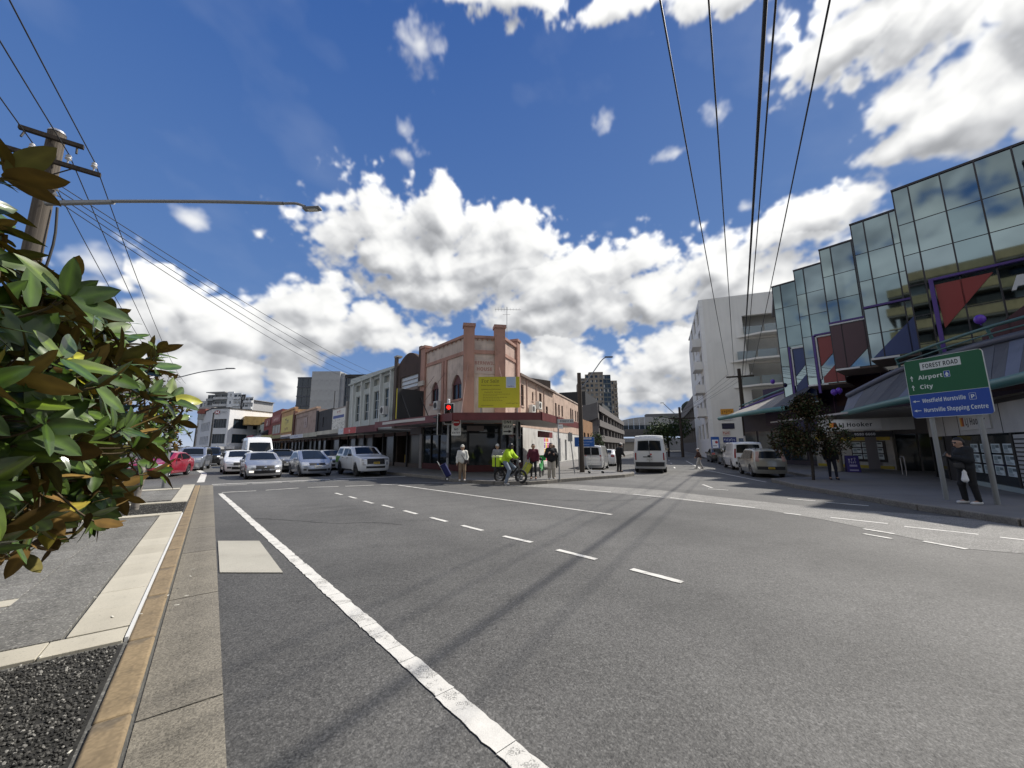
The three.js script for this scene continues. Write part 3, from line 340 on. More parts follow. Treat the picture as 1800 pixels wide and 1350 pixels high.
const signBand = (w, h, bg, word, col, extra) => print(w, h, (x, W, Hh) => { fillBg(x, W, Hh, bg); if (typeof word === 'number') marks(x, word, W / 2, Hh / 2, Hh * 0.5, col, W * 0.85); else if (word) txt(x, word, W / 2, Hh / 2, Hh * 0.6, col, 'bold %px sans-serif', 'center', W * 0.9); for (let i = 0; i < 60; i++) { x.fillStyle = `rgba(40,35,30,${rnd() * 0.1})`; x.fillRect(rnd() * W, 0, 1 + rnd() * 6, Hh * rnd()); } extra?.(x, W, Hh); }, Math.min(200, 900 / w));
rowShop('arched_parapet_shop', 'dark brown shop with arched parapet and wide upper window', 6.34, 11.25, 8.2, plaster(0.06, 0.045, 0.038), [[6.9, 11.3, 2.8, 3.3, maroon]], (f, b, x0, x1) => {
  const br = plaster(0.075, 0.05, 0.042); const o = [[x0, 3], [x1, 3], [x1, 8.9]]; for (let i = 0; i <= 12; i++) o.push([mix(x1 - 0.5, x0 + 0.5, i / 12), 8.55 + 0.75 * Math.sin(Math.PI * i / 12)]); o.push([x0, 8.9]);
  f.m('wall', wallG(o, [rect(x0 + 1.0, x1 - 0.6, 6.35, 7.4), rect(x0 + 0.9, x0 + 2.2, 4.2, 5.6), rect(x1 - 2.1, x1 - 0.8, 4.2, 5.6)], -0.3, 0), br); f.m('pier', B(x0, x0 + 0.5, 3, 9.3, 0, 0.16), plaster(0.1, 0.08, 0.07)); f.m('pier', B(x1 - 0.4, x1, 3, 9.4, 0, 0.12), br); f.m('pier_cap', B(x0 - 0.02, x0 + 0.56, 9.3, 9.45, -0.3, 0.2), plaster(0.4, 0.38, 0.35));
  f.win(x0 + 1.0, x1 - 0.6, 6.35, 7.4, 0, { glass: M(0.5, 0.53, 0.55, 0.25), frame: plaster(0.3, 0.26, 0.24), nx: 1, ny: 3 }); f.win(x0 + 0.9, x0 + 2.2, 4.2, 5.6, 0, { frame: M(0.2, 0.1, 0.09, 0.7), nx: 2 }); f.win(x1 - 2.1, x1 - 0.8, 4.2, 5.6, 0, { frame: M(0.2, 0.1, 0.09, 0.7), nx: 2 }); f.m('sill', B(x0 + 0.6, x1 - 0.4, 6.1, 6.34, 0, 0.12), plaster(0.24, 0.2, 0.18));
});
const redSign = signBand(3.2, 0.5, '#b03a36', 2, '#f0e4e0'), wSign = signBand(1.5, 0.5, '#c9cdd2', 9, '#7fa0b8');
rowShop('finned_building', 'pale grey building with slanted vertical fins between tall windows', 11.27, 23.4, 8.9, plaster(0.5, 0.51, 0.48), [[11.3, 14.5, 2.82, 3.32, redSign], [14.5, 16, 2.82, 3.3, wSign], [16, 23.4, 2.95, 3.32, M(0.46, 0.45, 0.4, 0.85, { map: T.stain })]], (f, b, x0, x1) => {
  const w = smooth(0.44, 0.47, 0.45), hs = [], ss = [[12.2, 13.7], [14.7, 16.25], [17.2, 18.75], [19.75, 21.3]]; for (const [a, c] of ss) { hs.push(rect(-c + 0.15, -a, 4.3, 6.9)); hs.push(rect(-c - 0.1, -a + 0.25, 7.45, 8.1)); }
  f.m('wall', wallG([[x0, 3], [x1, 3], [x1, 8.7], [x0, 9.15]], hs, -0.3, 0), w);
  for (const [a, c] of ss) { f.win(-c + 0.15, -a, 4.3, 6.9, 0, { frame: M(0.4, 0.42, 0.4, 0.6), nx: 2, ny: 3, glass: M(0.012, 0.02, 0.018, 0.1) }); f.m('recess_panel', B(-c - 0.1, -a + 0.25, 7.45, 8.1, -0.29, -0.26), plaster(0.4, 0.41, 0.38)); }
  for (const s of [11.85, 14.15, 16.65, 19.2, 21.7]) { const g = B(-s - 0.07, -s + 0.07, 3.4, 8.35, 0, 0.26), p = g.attributes.position; for (let i = 0; i < p.count; i++) if (p.getY(i) < 5) { p.setX(i, p.getX(i) - 0.3); if (p.getZ(i) > 0.2) p.setZ(i, 0.1); } g.computeVertexNormals(); f.m('fin', g, M(0.66, 0.68, 0.65, 0.8, { map: T.faint })); }
  f.m('canopy_ledge', B(x0 + 0.2, x1 - 0.2, 8.35, 8.5, 0, 0.3), w); const a = f.m('air_conditioner', RB(0.8, 0.7, 0.4, 0.03).translate(x1 - 0.35, 4.75, 0.75), M(0.6, 0.6, 0.57, 0.6)); mesh('fan_grille', new THREE.CylinderGeometry(0.26, 0.26, 0.02, 16).rotateX(Math.PI / 2).translate(x1 - 0.35, 4.75, 0.96), DARK, a);
});
const bl = (f, name, mat, a, c, y0, y1, z = 0.1) => f.plate(name, c - a, y1 - y0, mat, (a + c) / 2, (y0 + y1) / 2, z);
rowShop('sign_front_shop', 'white fronted shop with a tall patterned sign board', 23.45, 29.6, 6.3, plaster(0.3, 0.28, 0.26), [[23.5, 29.6, 2.85, 3.3, M(0.42, 0.42, 0.36, 0.85, { map: T.stain })]], (f, b, x0, x1) => {
  f.m('wall', wallG(rect(x0, x1, 3, 6.3), [], -0.3, 0), plaster(0.34, 0.3, 0.27)); f.m('pier', B(x1 - 0.45, x1, 3, 6.7, 0, 0.2), plaster(0.3, 0.28, 0.26));
  bl(f, 'sign_board', print(4.8, 2.5, (x, w, h) => { fillBg(x, w, h, '#cfccc4'); marks(x, 5, w * 0.52, h * 0.14, h * 0.17, '#8a3f38'); x.fillStyle = '#394a86'; x.fillRect(w * 0.05, h * 0.3, w * 0.85, h * 0.14); for (let i = 0; i < 120; i++) { x.strokeStyle = ['#5d5a52', '#8b877c', '#3f3d39'][i % 3]; x.lineWidth = 1 + rnd() * 2; x.beginPath(); const a = rnd() * w, c = h * (0.5 + rnd() * 0.45); x.moveTo(a, c); x.quadraticCurveTo(a + rr(-30, 30), c + rr(-20, 20), a + rr(-40, 40), c + rr(-24, 24)); x.stroke(); } }, 90), x0 + 0.5, x1 - 0.7, 3.7, 6.1);
});
rowShop('charcoal_shop', 'charcoal painted shop with a plain parapet', 29.65, 36.8, 6.45, plaster(0.045, 0.046, 0.052), [[29.65, 36.8, 2.85, 3.28, signBand(7, 0.43, '#b7bac4', 14, '#50558f')]], (f, b, x0, x1) => { f.m('wall', wallG(rect(x0, x1, 3, 6.45), [rect(x0 + 3, x0 + 3.5, 4.3, 5.6)], -0.3, 0), plaster(0.055, 0.056, 0.062)); f.m('pier', B(x0, x0 + 0.9, 3, 6.6, 0, 0.15), plaster(0.03, 0.03, 0.035)); f.win(x0 + 3, x0 + 3.5, 4.3, 5.6, 0, { glass: M(0.2, 0.2, 0.22, 0.3) }); f.m('antenna', rodG([x1 - 0.3, 6.4, -0.2], [x1 - 0.3, 8.6, -0.2], 0.05), DARK); });
rowShop('faded_pink_shop', 'wide faded pink rendered shop front with old painted marks', 36.9, 51.2, 7, plaster(0.4, 0.31, 0.27), [[36.9, 43.4, 2.95, 3.45, signBand(6.5, 0.5, '#3b3d47', '', '#ddd', (x, w, h) => { fillBg(x, w, h / 2, '#e4d9d4'); })], [43.4, 51.2, 3.1, 3.6, M(0.28, 0.26, 0.13, 0.8)]], (f, b, x0, x1) => { f.m('wall', wallG(rect(x0, x1, 3, 7.0), [], -0.3, 0), plaster(0.42, 0.32, 0.28)); f.m('coping', B(x0, x1, 7, 7.25, -0.4, 0.15), plaster(0.62, 0.42, 0.3)); f.m('recessed_frame', B(x0 + 1.5, x1 - 5.5, 6.3, 6.42, 0, 0.06), plaster(0.3, 0.22, 0.19)); f.m('recessed_frame', B(x0 + 1.5, x0 + 1.7, 3.6, 6.3, 0, 0.06), plaster(0.3, 0.22, 0.19)); f.m('pier', B(x0 - 0.0, x0 + 0.8, 3, 7.6, -0.2, 0.25), plaster(0.16, 0.08, 0.06)); bl(f, 'old_sign', print(2, 2, (x, w, h) => { fillBg(x, w, h, '#a08c84'); marks(x, 1, w / 2, h / 2, h * 0.8, '#6a564f'); }, 60), x0 + 7.2, x0 + 9.0, 4.6, 6.1, 0.05); });
rowShop('yellow_sign_shop', 'ochre shop front filled by a yellow sign board', 51.3, 62.9, 8.1, plaster(0.5, 0.33, 0.18), [[51.3, 57, 3.15, 3.8, M(0.36, 0.33, 0.12, 0.8)], [57, 62.9, 3.2, 3.9, M(0.32, 0.3, 0.11, 0.8)]], (f, b, x0, x1) => { f.m('wall', wallG(rect(x0, x1, 3, 8.1), [], -0.3, 0), plaster(0.55, 0.33, 0.17)); f.m('coping', B(x0, x1, 8.1, 8.4, -0.4, 0.15), plaster(0.66, 0.4, 0.22)); bl(f, 'sign_board', print(9.6, 3.2, (x, w, h) => { fillBg(x, w, h, '#c8b65c'); marks(x, 4, w / 2, h * 0.3, h * 0.34, '#4e4524'); marks(x, 6, w / 2, h * 0.78, h * 0.2, '#6e2f22'); }, 40), x0 + 1, x1 - 1, 4.4, 7.2); });
rowShop('red_brick_shop', 'red brick shop with painted red sign and pale upper windows', 63, 73.8, 9, plaster(0.26, 0.09, 0.07), [[63, 73.8, 3.4, 4.1, M(0.34, 0.34, 0.36, 0.8)]], (f, b, x0, x1) => { f.m('wall', wallG(rect(x0, x1, 3, 9), [rect(x0 + 0.8, x1 - 0.8, 4.4, 6.3)], -0.3, 0), plaster(0.3, 0.1, 0.085)); f.win(x0 + 0.8, x1 - 0.8, 4.4, 6.3, 0, { glass: M(0.36, 0.36, 0.33, 0.4), frame: plaster(0.4, 0.25, 0.2), nx: 3, fr: 0.14 }); bl(f, 'sign_board', print(9, 1.4, (x, w, h) => { fillBg(x, w, h, '#8c3f3a'); marks(x, 10, w / 2, h / 2, h * 0.45, '#d8c0b4', w * 0.8); }, 40), x0 + 0.6, x1 - 0.6, 6.7, 8.0); });
rowShop('red_sign_shop', 'dark red shop front with white script sign', 73.9, 84, 8.2, plaster(0.2, 0.06, 0.06), [[73.9, 84, 3.4, 4.3, M(0.3, 0.03, 0.045, 0.6)]], (f, b, x0, x1) => { f.m('wall', wallG(rect(x0, x1, 3, 8.2), [], -0.3, 0), plaster(0.28, 0.06, 0.055)); bl(f, 'sign_board', print(8, 1.5, (x, w, h) => { fillBg(x, w, h, '#7c2b2c'); marks(x, 2, w / 2, h / 2, h * 0.8, '#e4dcd6'); }, 40), x0 + 1, x1 - 1, 6.4, 7.9); f.m('fabric_awning', (() => { const g = B(x0 + 1, x1 - 3, 4.6, 5.6, 0, 1.2), p = g.attributes.position; for (let i = 0; i < p.count; i++) if (p.getZ(i) > 1 && p.getY(i) > 5) p.setY(i, 4.75); g.computeVertexNormals(); return g; })(), M(0.04, 0.045, 0.045, 0.8)); });
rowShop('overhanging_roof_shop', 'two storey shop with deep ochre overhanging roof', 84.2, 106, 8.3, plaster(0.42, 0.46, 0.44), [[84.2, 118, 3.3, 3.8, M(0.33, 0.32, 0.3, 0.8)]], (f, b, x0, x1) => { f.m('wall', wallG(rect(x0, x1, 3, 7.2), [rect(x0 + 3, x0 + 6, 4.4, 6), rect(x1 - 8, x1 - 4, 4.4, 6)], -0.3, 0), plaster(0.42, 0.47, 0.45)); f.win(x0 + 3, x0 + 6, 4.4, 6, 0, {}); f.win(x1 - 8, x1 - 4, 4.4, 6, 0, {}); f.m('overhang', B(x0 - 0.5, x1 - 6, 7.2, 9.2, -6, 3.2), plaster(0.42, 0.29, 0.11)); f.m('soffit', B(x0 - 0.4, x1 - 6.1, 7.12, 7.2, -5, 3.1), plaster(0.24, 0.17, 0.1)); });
{ // white corner bank
  const b = thing('bank_building', 'white three storey bank with strip windows and a red hexagon sign', 'building', -72, -95), wm = smooth(0.66, 0.67, 0.68), wm2 = smooth(0.6, 0.61, 0.63);
  const Cc = face(b, -66.2, -90, 13), Lf = face(b, -71.4, -91.3, -46 + 180);
  // front right of the corner, then the blunt corner, then the long left side
  const F1 = [rect(1.2, 5.2, 6.3, 8.6), rect(1.2, 5.2, 2.9, 5.0), rect(6.6, 11, 6.3, 8.6), rect(6.6, 11, 2.9, 5)];
  Cc.m('wall', wallG(rect(0, 13, 0, 10.9), F1, -0.4, 0), smooth(0.8, 0.8, 0.8)); for (const r of F1) Cc.win(r[0][0], r[1][0], r[0][1], r[2][1], 0, { glass: GLB, nx: 4, depth: 0.25 });
  const F2 = [rect(0.8, 4.7, 6.4, 8.5), rect(0.8, 4.7, 2.8, 5)]; const Bf = face(b, -71.4, -91.3, 104); Bf.m('wall', wallG(rect(0, 5.35, 0, 11), F2, -0.4, 0), wm); for (const r of F2) Bf.win(r[0][0], r[1][0], r[0][1], r[2][1], 0, { glass: GLB, nx: 5, depth: 0.25 });
  const F3 = []; for (let i = 0; i < 6; i++) { F3.push(rect(-2.6 - i * 2.1, -1.3 - i * 2.1, 5.9, 8), rect(-2.6 - i * 2.1, -1.3 - i * 2.1, 2.6, 4.6)); } Lf.m('wall', wallG([[-18, 0], [0, 0], [0, 11], [-18, 10.6]], F3, -0.4, 0), wm2); for (const r of F3) Lf.win(r[0][0], r[1][0], r[0][1], r[2][1], 0, { glass: GLB, ny: 2, depth: 0.3 });
  Bf.m('parapet', B(-0.2, 5.5, 11, 11.2, -0.5, 0.2), DARK); Cc.m('parapet', B(-0.1, 13, 10.9, 11.05, -0.5, 0.15), DARK); Lf.m('parapet', B(-18, 0.1, 10.95, 11.1, -0.5, 0.15), DARK); Bf.m('street_awning', B(-6, 5.4, 1.5, 2.1, 0, 2.4), plaster(0.55, 0.56, 0.57)); Cc.m('street_awning', B(0, 13, 1.5, 2.1, 0, 2.4), plaster(0.7, 0.7, 0.7)); Lf.m('street_awning', B(-18, 0, 1.4, 2.0, 0, 2.4), plaster(0.55, 0.56, 0.57));
  const lg = print(1.8, 0.9, (x, w, h) => { fillBg(x, w, h, '#b6b8ba'); x.fillStyle = '#f4f4f4'; x.fillRect(w * 0.25, 0, w * 0.5, h); x.fillStyle = '#8c1d22'; const t = (...p) => { x.beginPath(); p.forEach(([a, c], i) => i ? x.lineTo(a * w, c * h) : x.moveTo(a * w, c * h)); x.fill(); }; t([0.25, 0], [0, 0.5], [0.25, 1]); t([0.75, 0], [1, 0.5], [0.75, 1]); t([0.25, 0], [0.75, 0], [0.5, 0.5]); t([0.25, 1], [0.75, 1], [0.5, 0.5]); }, 70);
  Bf.plate('logo_sign', 1.8, 0.9, lg, 1.7, 10.1, 0.1, WHITE); Bf.plate('name_sign', 1.6, 0.5, signBand(1.6, 0.5, '#b6b8ba', 'HSBC', '#55585b'), 3.6, 10.1, 0.06, WHITE);
  mesh('roof', sheetG([[-12.4, -8.8], [0.6, 3.7], [5.8, 5], [8.7, -7.7], [0, -14]].map(([x, z]) => [x * 0.97, z - 0.6]), 10.4, 0.3), conc(0.4, 0.4, 0.4), b); mesh('stair_tower', B(-9, -5, 9, 12.2, -9, -4), plaster(0.42, 0.42, 0.41), b); mesh('tiled_roof', B(-7.6, -5.6, 10.4, 11.6, -3.4, -2), plaster(0.3, 0.1, 0.08), b);
  mesh('rooftop_plant', B(-1.5, 0.2, 10.4, 11.9, -6, -4), M(0.4, 0.4, 0.4, 0.8), b);
}
function gridTower(b, f, x0, x1, y0, y1, nx, ny, wallMat, glassMat, { wx = 0.6, wy = 0.55, depth = 0.3, balcony } = {}) {
  const cw = (x1 - x0) / nx, ch = (y1 - y0) / ny, hs = []; for (let i = 0; i < nx; i++) for (let j = 0; j < ny; j++) hs.push(rect(x0 + cw * (i + 0.5 - wx / 2), x0 + cw * (i + 0.5 + wx / 2), y0 + ch * (j + 0.5 - wy / 2), y0 + ch * (j + 0.5 + wy / 2)));
  f.m('wall', wallG(rect(x0, x1, y0, y1), hs, -0.4, 0), wallMat); const wg = B(-cw * wx / 2, cw * wx / 2, -ch * wy / 2, ch * wy / 2, -depth - 0.05, -depth), bg = balcony && B(-cw * 0.48, cw * 0.48, -ch * 0.42, -ch * 0.08, 0, 0.9), cg = B(-cw * wx / 2, cw * wx / 2 * rr(-0.2, 0.4), -ch * wy / 2, ch * wy / 2, -depth + 0.002, -depth + 0.02);
  for (let i = 0; i < nx; i++) for (let j = 0; j < ny; j++) { const gm = Array.isArray(glassMat) ? glassMat[Math.floor(rnd() * glassMat.length)] : glassMat, w = f.m('window', wg, gm), cx = x0 + cw * (i + 0.5), cy = y0 + ch * (j + 0.5); w.translateX(cx); w.translateY(cy); if (rnd() < 0.4) mesh('curtain', cg, M(0.5, 0.49, 0.46, 0.9), w); if (balcony && i % balcony.every === balcony.at) { const k = f.m('balcony', bg, balcony.mat); k.translateX(cx); k.translateY(cy); } }
}
{ // far apartment block behind the bank
  const b = thing('apartment_block', 'white and grey apartment block with balconies behind the bank', 'building', -142, -195), F = face(b, -141.8, -190, 100), gl = [GLB, GL, M(0.1, 0.1, 0.1, 0.4)];
  const S = (x0, x1, y0, y1, nx, ny, m, o) => gridTower(b, F, x0, x1, y0, y1, nx, ny, m, gl, o);
  S(-16, -11.5, 8, 25, 2, 5, smooth(0.5, 0.5, 0.5), {}); S(-11.5, -7.5, 8, 28.3, 2, 6, smooth(0.16, 0.17, 0.18), { balcony: { every: 1, at: 0, mat: smooth(0.35, 0.36, 0.36) } }); S(-7.5, -0.01, 8, 29, 2, 6, smooth(0.24, 0.25, 0.25), { wx: 0.8, balcony: { every: 1, at: 0, mat: smooth(0.55, 0.55, 0.54) } });
  S(0, 3.6, 8, 29.6, 1, 6, smooth(0.78, 0.79, 0.79), { wx: 0.25, wy: 0.4 }); S(3.6, 8, 8, 28.8, 2, 6, smooth(0.7, 0.71, 0.71), { wx: 0.8, balcony: { every: 1, at: 0, mat: smooth(0.72, 0.73, 0.73) } }); S(8, 10.2, 8, 28, 1, 6, smooth(0.05, 0.05, 0.055), {}); S(10.2, 15, 8, 26.6, 2, 6, smooth(0.6, 0.61, 0.62), { wx: 0.8, balcony: { every: 1, at: 0, mat: smooth(0.68, 0.69, 0.69) } });
  F.m('roof', B(-16, 15, 25, 25.3, -14, -0.5), conc(0.3, 0.3, 0.3)); F.m('roof_canopy', B(-12, -1, 29.3, 29.7, -6, 0.8), smooth(0.4, 0.4, 0.4)); F.m('core', B(-15, 14, 0, 25, -14, -0.6), smooth(0.4, 0.4, 0.4)); F.m('podium', B(-16, 15, 0, 8, -0.5, 0), smooth(0.4, 0.4, 0.4));
}
{ // grey tower over the shop roofs
  const b = thing('grey_office_tower', 'blank grey office tower flanked by dark glass bands', 'building', -56, -115), F = face(b, -58.2, -110, 90);
  F.m('core_wall', B(0, 8.2, 0, 23.7, -8, 0), conc(0.42, 0.43, 0.43)); for (let j = 0; j < 7; j++) { const y0 = 3 + j * 2.75; for (const [a, c, n] of [[-4.8, -0.1, 3], [8.4, 17, 5]]) { for (let i = 0; i < n; i++) F.m('window', B(mix(a, c, i / n) + 0.04, mix(a, c, (i + 1) / n) - 0.04, y0, y0 + 2.35, -1.4, -1.35), j % 2 ? GLB : M(0.02, 0.035, 0.055, 0.1)); F.m('floor_slab', B(a, c, y0 + 2.35, y0 + 2.75, -8, -1.2), conc(0.1, 0.11, 0.13)); } }
  F.m('side_block', B(-4.7, -0.1, 0, 21.8, -8, -1.5), DARK); F.m('side_block', B(8.3, 17, 0, 22, -8, -1.5), DARK); F.m('roof_band', B(8.3, 18, 22, 22.9, -8, -0.8), BLACK); F.m('corner_return', B(8.2, 9.3, 0, 23.2, -8, -0.6), conc(0.36, 0.37, 0.38));
}
console.log('left street done');
// ---------- right-hand side ----------
const fr2 = (x, z, deg) => (s, d = 0) => { const [hx, hz] = H2(deg); return [x + hx * s - hz * d, z + hz * s + hx * d]; }; // along, outward
{ // sawtooth mirror-glass building
  const b = thing('glass_building', 'mirror glass office building with sawtooth facade and coloured panels', 'building', 19.4, -21), HD = 141;
  const K = [[20.12, -28.13], [19.79, -25.35], [19.33, -22.49], [18.85, -19.69], [18.37, -16.82], [19.35, -12.6]], LEN = [1.93, 1.93, 1.93, 1.93, 4.3, 2.6], rows = [13.68, 11.9, 10.36, 8.87, 7.42, 6.1, 4.7], bot = [4.62, 5.6, 6.1, 6.1, 4.7, 4.7];
  const mir = [[0.2, 0.26, 0.285], [0.185, 0.24, 0.27], [0.215, 0.275, 0.29], [0.16, 0.22, 0.25]].map((c) => M(...c, 0.03, { metalness: 1 })), barM = M(0.012, 0.012, 0.022, 0.4), purple = M(0.06, 0.025, 0.2, 0.45);
  const pan = { red: M(0.22, 0.022, 0.024, 0.35), mar: M(0.055, 0.016, 0.03, 0.35), blue: M(0.016, 0.042, 0.16, 0.35), navy: M(0.012, 0.016, 0.06, 0.35), wht: M(0.6, 0.62, 0.64, 0.4), pur: purple };
  const front = [], back = [];
  K.forEach((k, i) => {
    const f = face(b, ...k, HD), L = LEN[i], cuts = [0, 0.53]; while (cuts[cuts.length - 1] + 0.99 < L - 0.05) cuts.push(cuts[cuts.length - 1] + 1.0); cuts.push(L); const rs = rows.filter((y) => y > bot[i] + 0.3); rs.push(bot[i]);
    for (let c = 0; c + 1 < cuts.length; c++) for (let r = 0; r + 1 < rs.length; r++) { const w = cuts[c + 1] - cuts[c] - 0.02, h = rs[r] - rs[r + 1] - 0.025, o = f.m('glass_pane', B(-w / 2, w / 2, -h / 2, h / 2, -0.03, 0), mir[Math.floor(rnd() * 4)]); o.translateX((cuts[c] + cuts[c + 1]) / 2); o.translateY((rs[r] + rs[r + 1]) / 2); o.rotateX(rr(-0.004, 0.004)); o.rotateY(rr(-0.004, 0.004)); }
    for (const c of cuts.slice(1, -1)) f.m('mullion', B(c - 0.026, c + 0.026, bot[i], 13.7, -0.02, 0.06), barM); f.m('corner_bar', B(-0.03, 0.02, bot[i], 13.7, -0.06, 0.02), barM); f.m('roof_trim', B(-0.04, L, 13.69, 13.78, -0.2, 0.06), barM);
    for (const y of rs.slice(1, -1)) f.m('transom', B(0, L, y - 0.016, y + 0.016, -0.02, 0.012), barM);
    f.m('backing', B(0, L, bot[i], 13.66, -0.2, -0.06), DARK); f.m('soffit', B(-0.02, L, bot[i] - 0.12, bot[i] - 0.01, -2.6, 0.0), M(0.12, 0.09, 0.075, 0.8)); f.m('bottom_trim', B(0, L * 0.55, bot[i] - 0.08, bot[i] + 0.02, 0.01, 0.08), pan.wht);
    const shp = (n, pts, m, z = 0.06) => f.m(n, wallG(pts, [], 0.015, z), m);
    if (i === 4) { shp('red_panel', [[0.78, 8.66], [2.42, 8.66], [0.84, 6.66]], pan.red); shp('maroon_panel', [[1.78, 6.05], [4.28, 8.15], [4.28, 4.75], [1.78, 4.75]], pan.mar); f.m('purple_frame', B(0.62, 0.76, 4.7, 8.92, 0.02, 0.24), purple); f.m('purple_frame', B(0.76, 4.3, 8.84, 8.94, 0.02, 0.2), purple);
      const AL = (x0) => shp('sign_letter', [[x0, 7.72], [x0 + 0.2, 8.3], [x0 + 0.36, 8.3], [x0 + 0.6, 7.72], [x0 + 0.46, 7.72], [x0 + 0.41, 7.86], [x0 + 0.17, 7.86], [x0 + 0.12, 7.72]], pan.wht, 0.14); AL(2.76); shp('sign_letter', [[3.42, 7.72], [3.42, 8.3], [3.55, 8.3], [3.72, 8.05], [3.89, 8.3], [4.02, 8.3], [4.02, 7.72], [3.9, 7.72], [3.9, 8.05], [3.72, 7.84], [3.54, 8.05], [3.54, 7.72]], pan.wht, 0.14); }
    if (i === 3) { shp('blue_panel', [[0.1, 6.15], [1.92, 6.15], [1.92, 8.1]], pan.blue); f.m('purple_frame', B(0.02, 1.9, 8.82, 8.92, 0.02, 0.14), purple); }
    if (i === 2) { shp('maroon_panel', [[0.02, 8.75], [1.92, 8.75], [1.92, 7.55], [0.62, 6.14], [0.02, 6.14]], pan.mar); f.m('white_bar', B(0.0, 1.92, 8.78, 8.86, 0.02, 0.12), pan.wht); f.m('purple_frame', B(-0.02, 1.92, 8.88, 8.98, 0.02, 0.14), purple); }
    if (i === 1) { shp('red_panel', [[0.82, 8.68], [1.9, 8.68], [1.9, 8.0], [0.82, 6.75]], pan.red); shp('red_panel', [[0.85, 6.0], [1.92, 7.2], [1.92, 5.65], [0.85, 5.65]], pan.red); f.m('white_bar', B(0.7, 0.78, 5.9, 8.74, 0.02, 0.14), pan.wht); f.m('white_bar', B(0.78, 1.92, 8.7, 8.8, 0.02, 0.14), pan.wht); f.m('purple_frame', B(0.55, 0.68, 5.0, 8.86, 0.02, 0.2), purple); f.m('purple_frame', B(0.68, 1.92, 8.82, 8.92, 0.02, 0.2), purple); }
    if (i === 0) { shp('blue_panel', [[0.84, 8.6], [1.9, 8.6], [1.9, 7.9], [0.84, 6.6]], pan.blue); shp('blue_panel', [[0.8, 5.9], [1.92, 7.2], [1.92, 4.7], [0.66, 4.7]], pan.blue); f.m('white_bar', B(0.72, 0.8, 5.9, 8.66, 0.02, 0.14), pan.wht); f.m('white_bar', B(0.8, 1.92, 8.62, 8.72, 0.02, 0.14), pan.wht); f.m('purple_frame', B(0.58, 0.7, 4.7, 8.8, 0.02, 0.2), purple); }
    const p = fr2(...k, HD); if (i) { const q = p(0, 0), L2 = 2.18, g = face(b, ...q, HD - 90); g.m('return_wall', B(0.04, L2, bot[i], 13.66, 0.02, 0.06), mir[1]); }
    front.push(p(0, -0.1), p(L, -0.1));
  });
  const far = fr2(...K[5], HD), e1 = far(2.6, -0.1), e2 = far(2.6, -14), e3 = [36, -32];
  const rel = (l) => l.map(([x, z]) => [x - 19.4, z + 21]); mesh('roof', sheetG(rel([...front, e2, e3, [24, -34]]), 13.6, 0.3), conc(0.25, 0.25, 0.26), b);
  const endF = face(b, ...e1, HD - 90); endF.m('end_wall', B(0, 14, 0.15, 13.65, -0.25, 0), M(0.1, 0.09, 0.1, 0.6)); const nf = face(b, ...K[0], 53); nf.m('end_wall', B(0.1, 9, 4.6, 13.65, 0.03, 0.3), M(0.12, 0.1, 0.12, 0.6));
  // lower storeys under the overhang: dark purple cladding
  const low = face(b, 22.9, -28.5, 163); low.m('lower_wall', B(-4.5, 16, 3.3, 6.4, -0.3, 0), M(0.03, 0.018, 0.05, 0.5)); low.m('lower_wall', B(1.2, 16, 4.4, 6.2, 0.002, 0.05), M(0.05, 0.014, 0.02, 0.5)); for (let i = 0; i < 5; i++) low.m('cladding_joint', B(i * 3 + 1, i * 3 + 1.03, 3.3, 6.3, 0.051, 0.06), M(0.2, 0.1, 0.2, 0.5));
  // real estate shop on the near side
  const S = face(b, 15.9, -12.5, 34), wht = M(0.62, 0.62, 0.6, 0.6, { map: T.concrete });
  // S runs away from the road: walls face back towards the road, so outward is -z
  S.m('sign_fascia', B(-2.2, 7.4, 2.02, 2.98, -0.02, 0.1), wht); for (const x of [0.05, 3.6, 5.2]) S.m('fascia_joint', B(x, x + 0.03, 2.02, 2.98, -0.028, -0.02), DARK);
  const lj = (w, h) => print(w, h, (x, W, Hh) => { fillBg(x, W, Hh, '#cfcfcc'); const g = ['#e6b13a', '#d98a2c', '#b95a25', '#8a3a20']; g.forEach((c, i) => { x.fillStyle = c; x.fillRect(W * (0.02 + i * 0.035), Hh * 0.2, W * 0.036, Hh * 0.56); }); txt(x, 'LJ Hooker', W * 0.2, Hh * 0.5, Hh * 0.62, '#23242c', 'bold %px sans-serif', 'left', W * 0.78); }, 300);
  const P1 = S.m('sign_panel', B(0.7, 3.3, 2.2, 2.8, -0.06, -0.021), wht), f1 = mesh('printed_face', new THREE.PlaneGeometry(2.6, 0.6), lj(2.6, 0.6), P1, [2.0, 2.5, -0.066]); f1.rotation.y = Math.PI;
  S.m('shop_window', B(-2.0, 4.6, 0.3, 2.02, 0.05, 0.08), GL); S.m('window_sill', B(-2.0, 4.6, 0.15, 0.3, -0.04, 0.1), M(0.3, 0.36, 0.36, 0.6)); for (const x of [-0.35, 4.6, 5.6, 7.3]) S.m('shop_frame', B(x - 0.07, x + 0.07, 0.15, 2.02, -0.03, 0.12), BLACK); S.m('shop_door', B(5.67, 7.23, 0.16, 2.02, 0.04, 0.08), GL); S.m('tiled_wall', B(4.67, 5.53, 0.15, 2.02, 0, 0.1), DARK);
  S.m('ceiling', B(-2.2, 7.4, 2.98, 3.1, -0.1, 5), DARK);
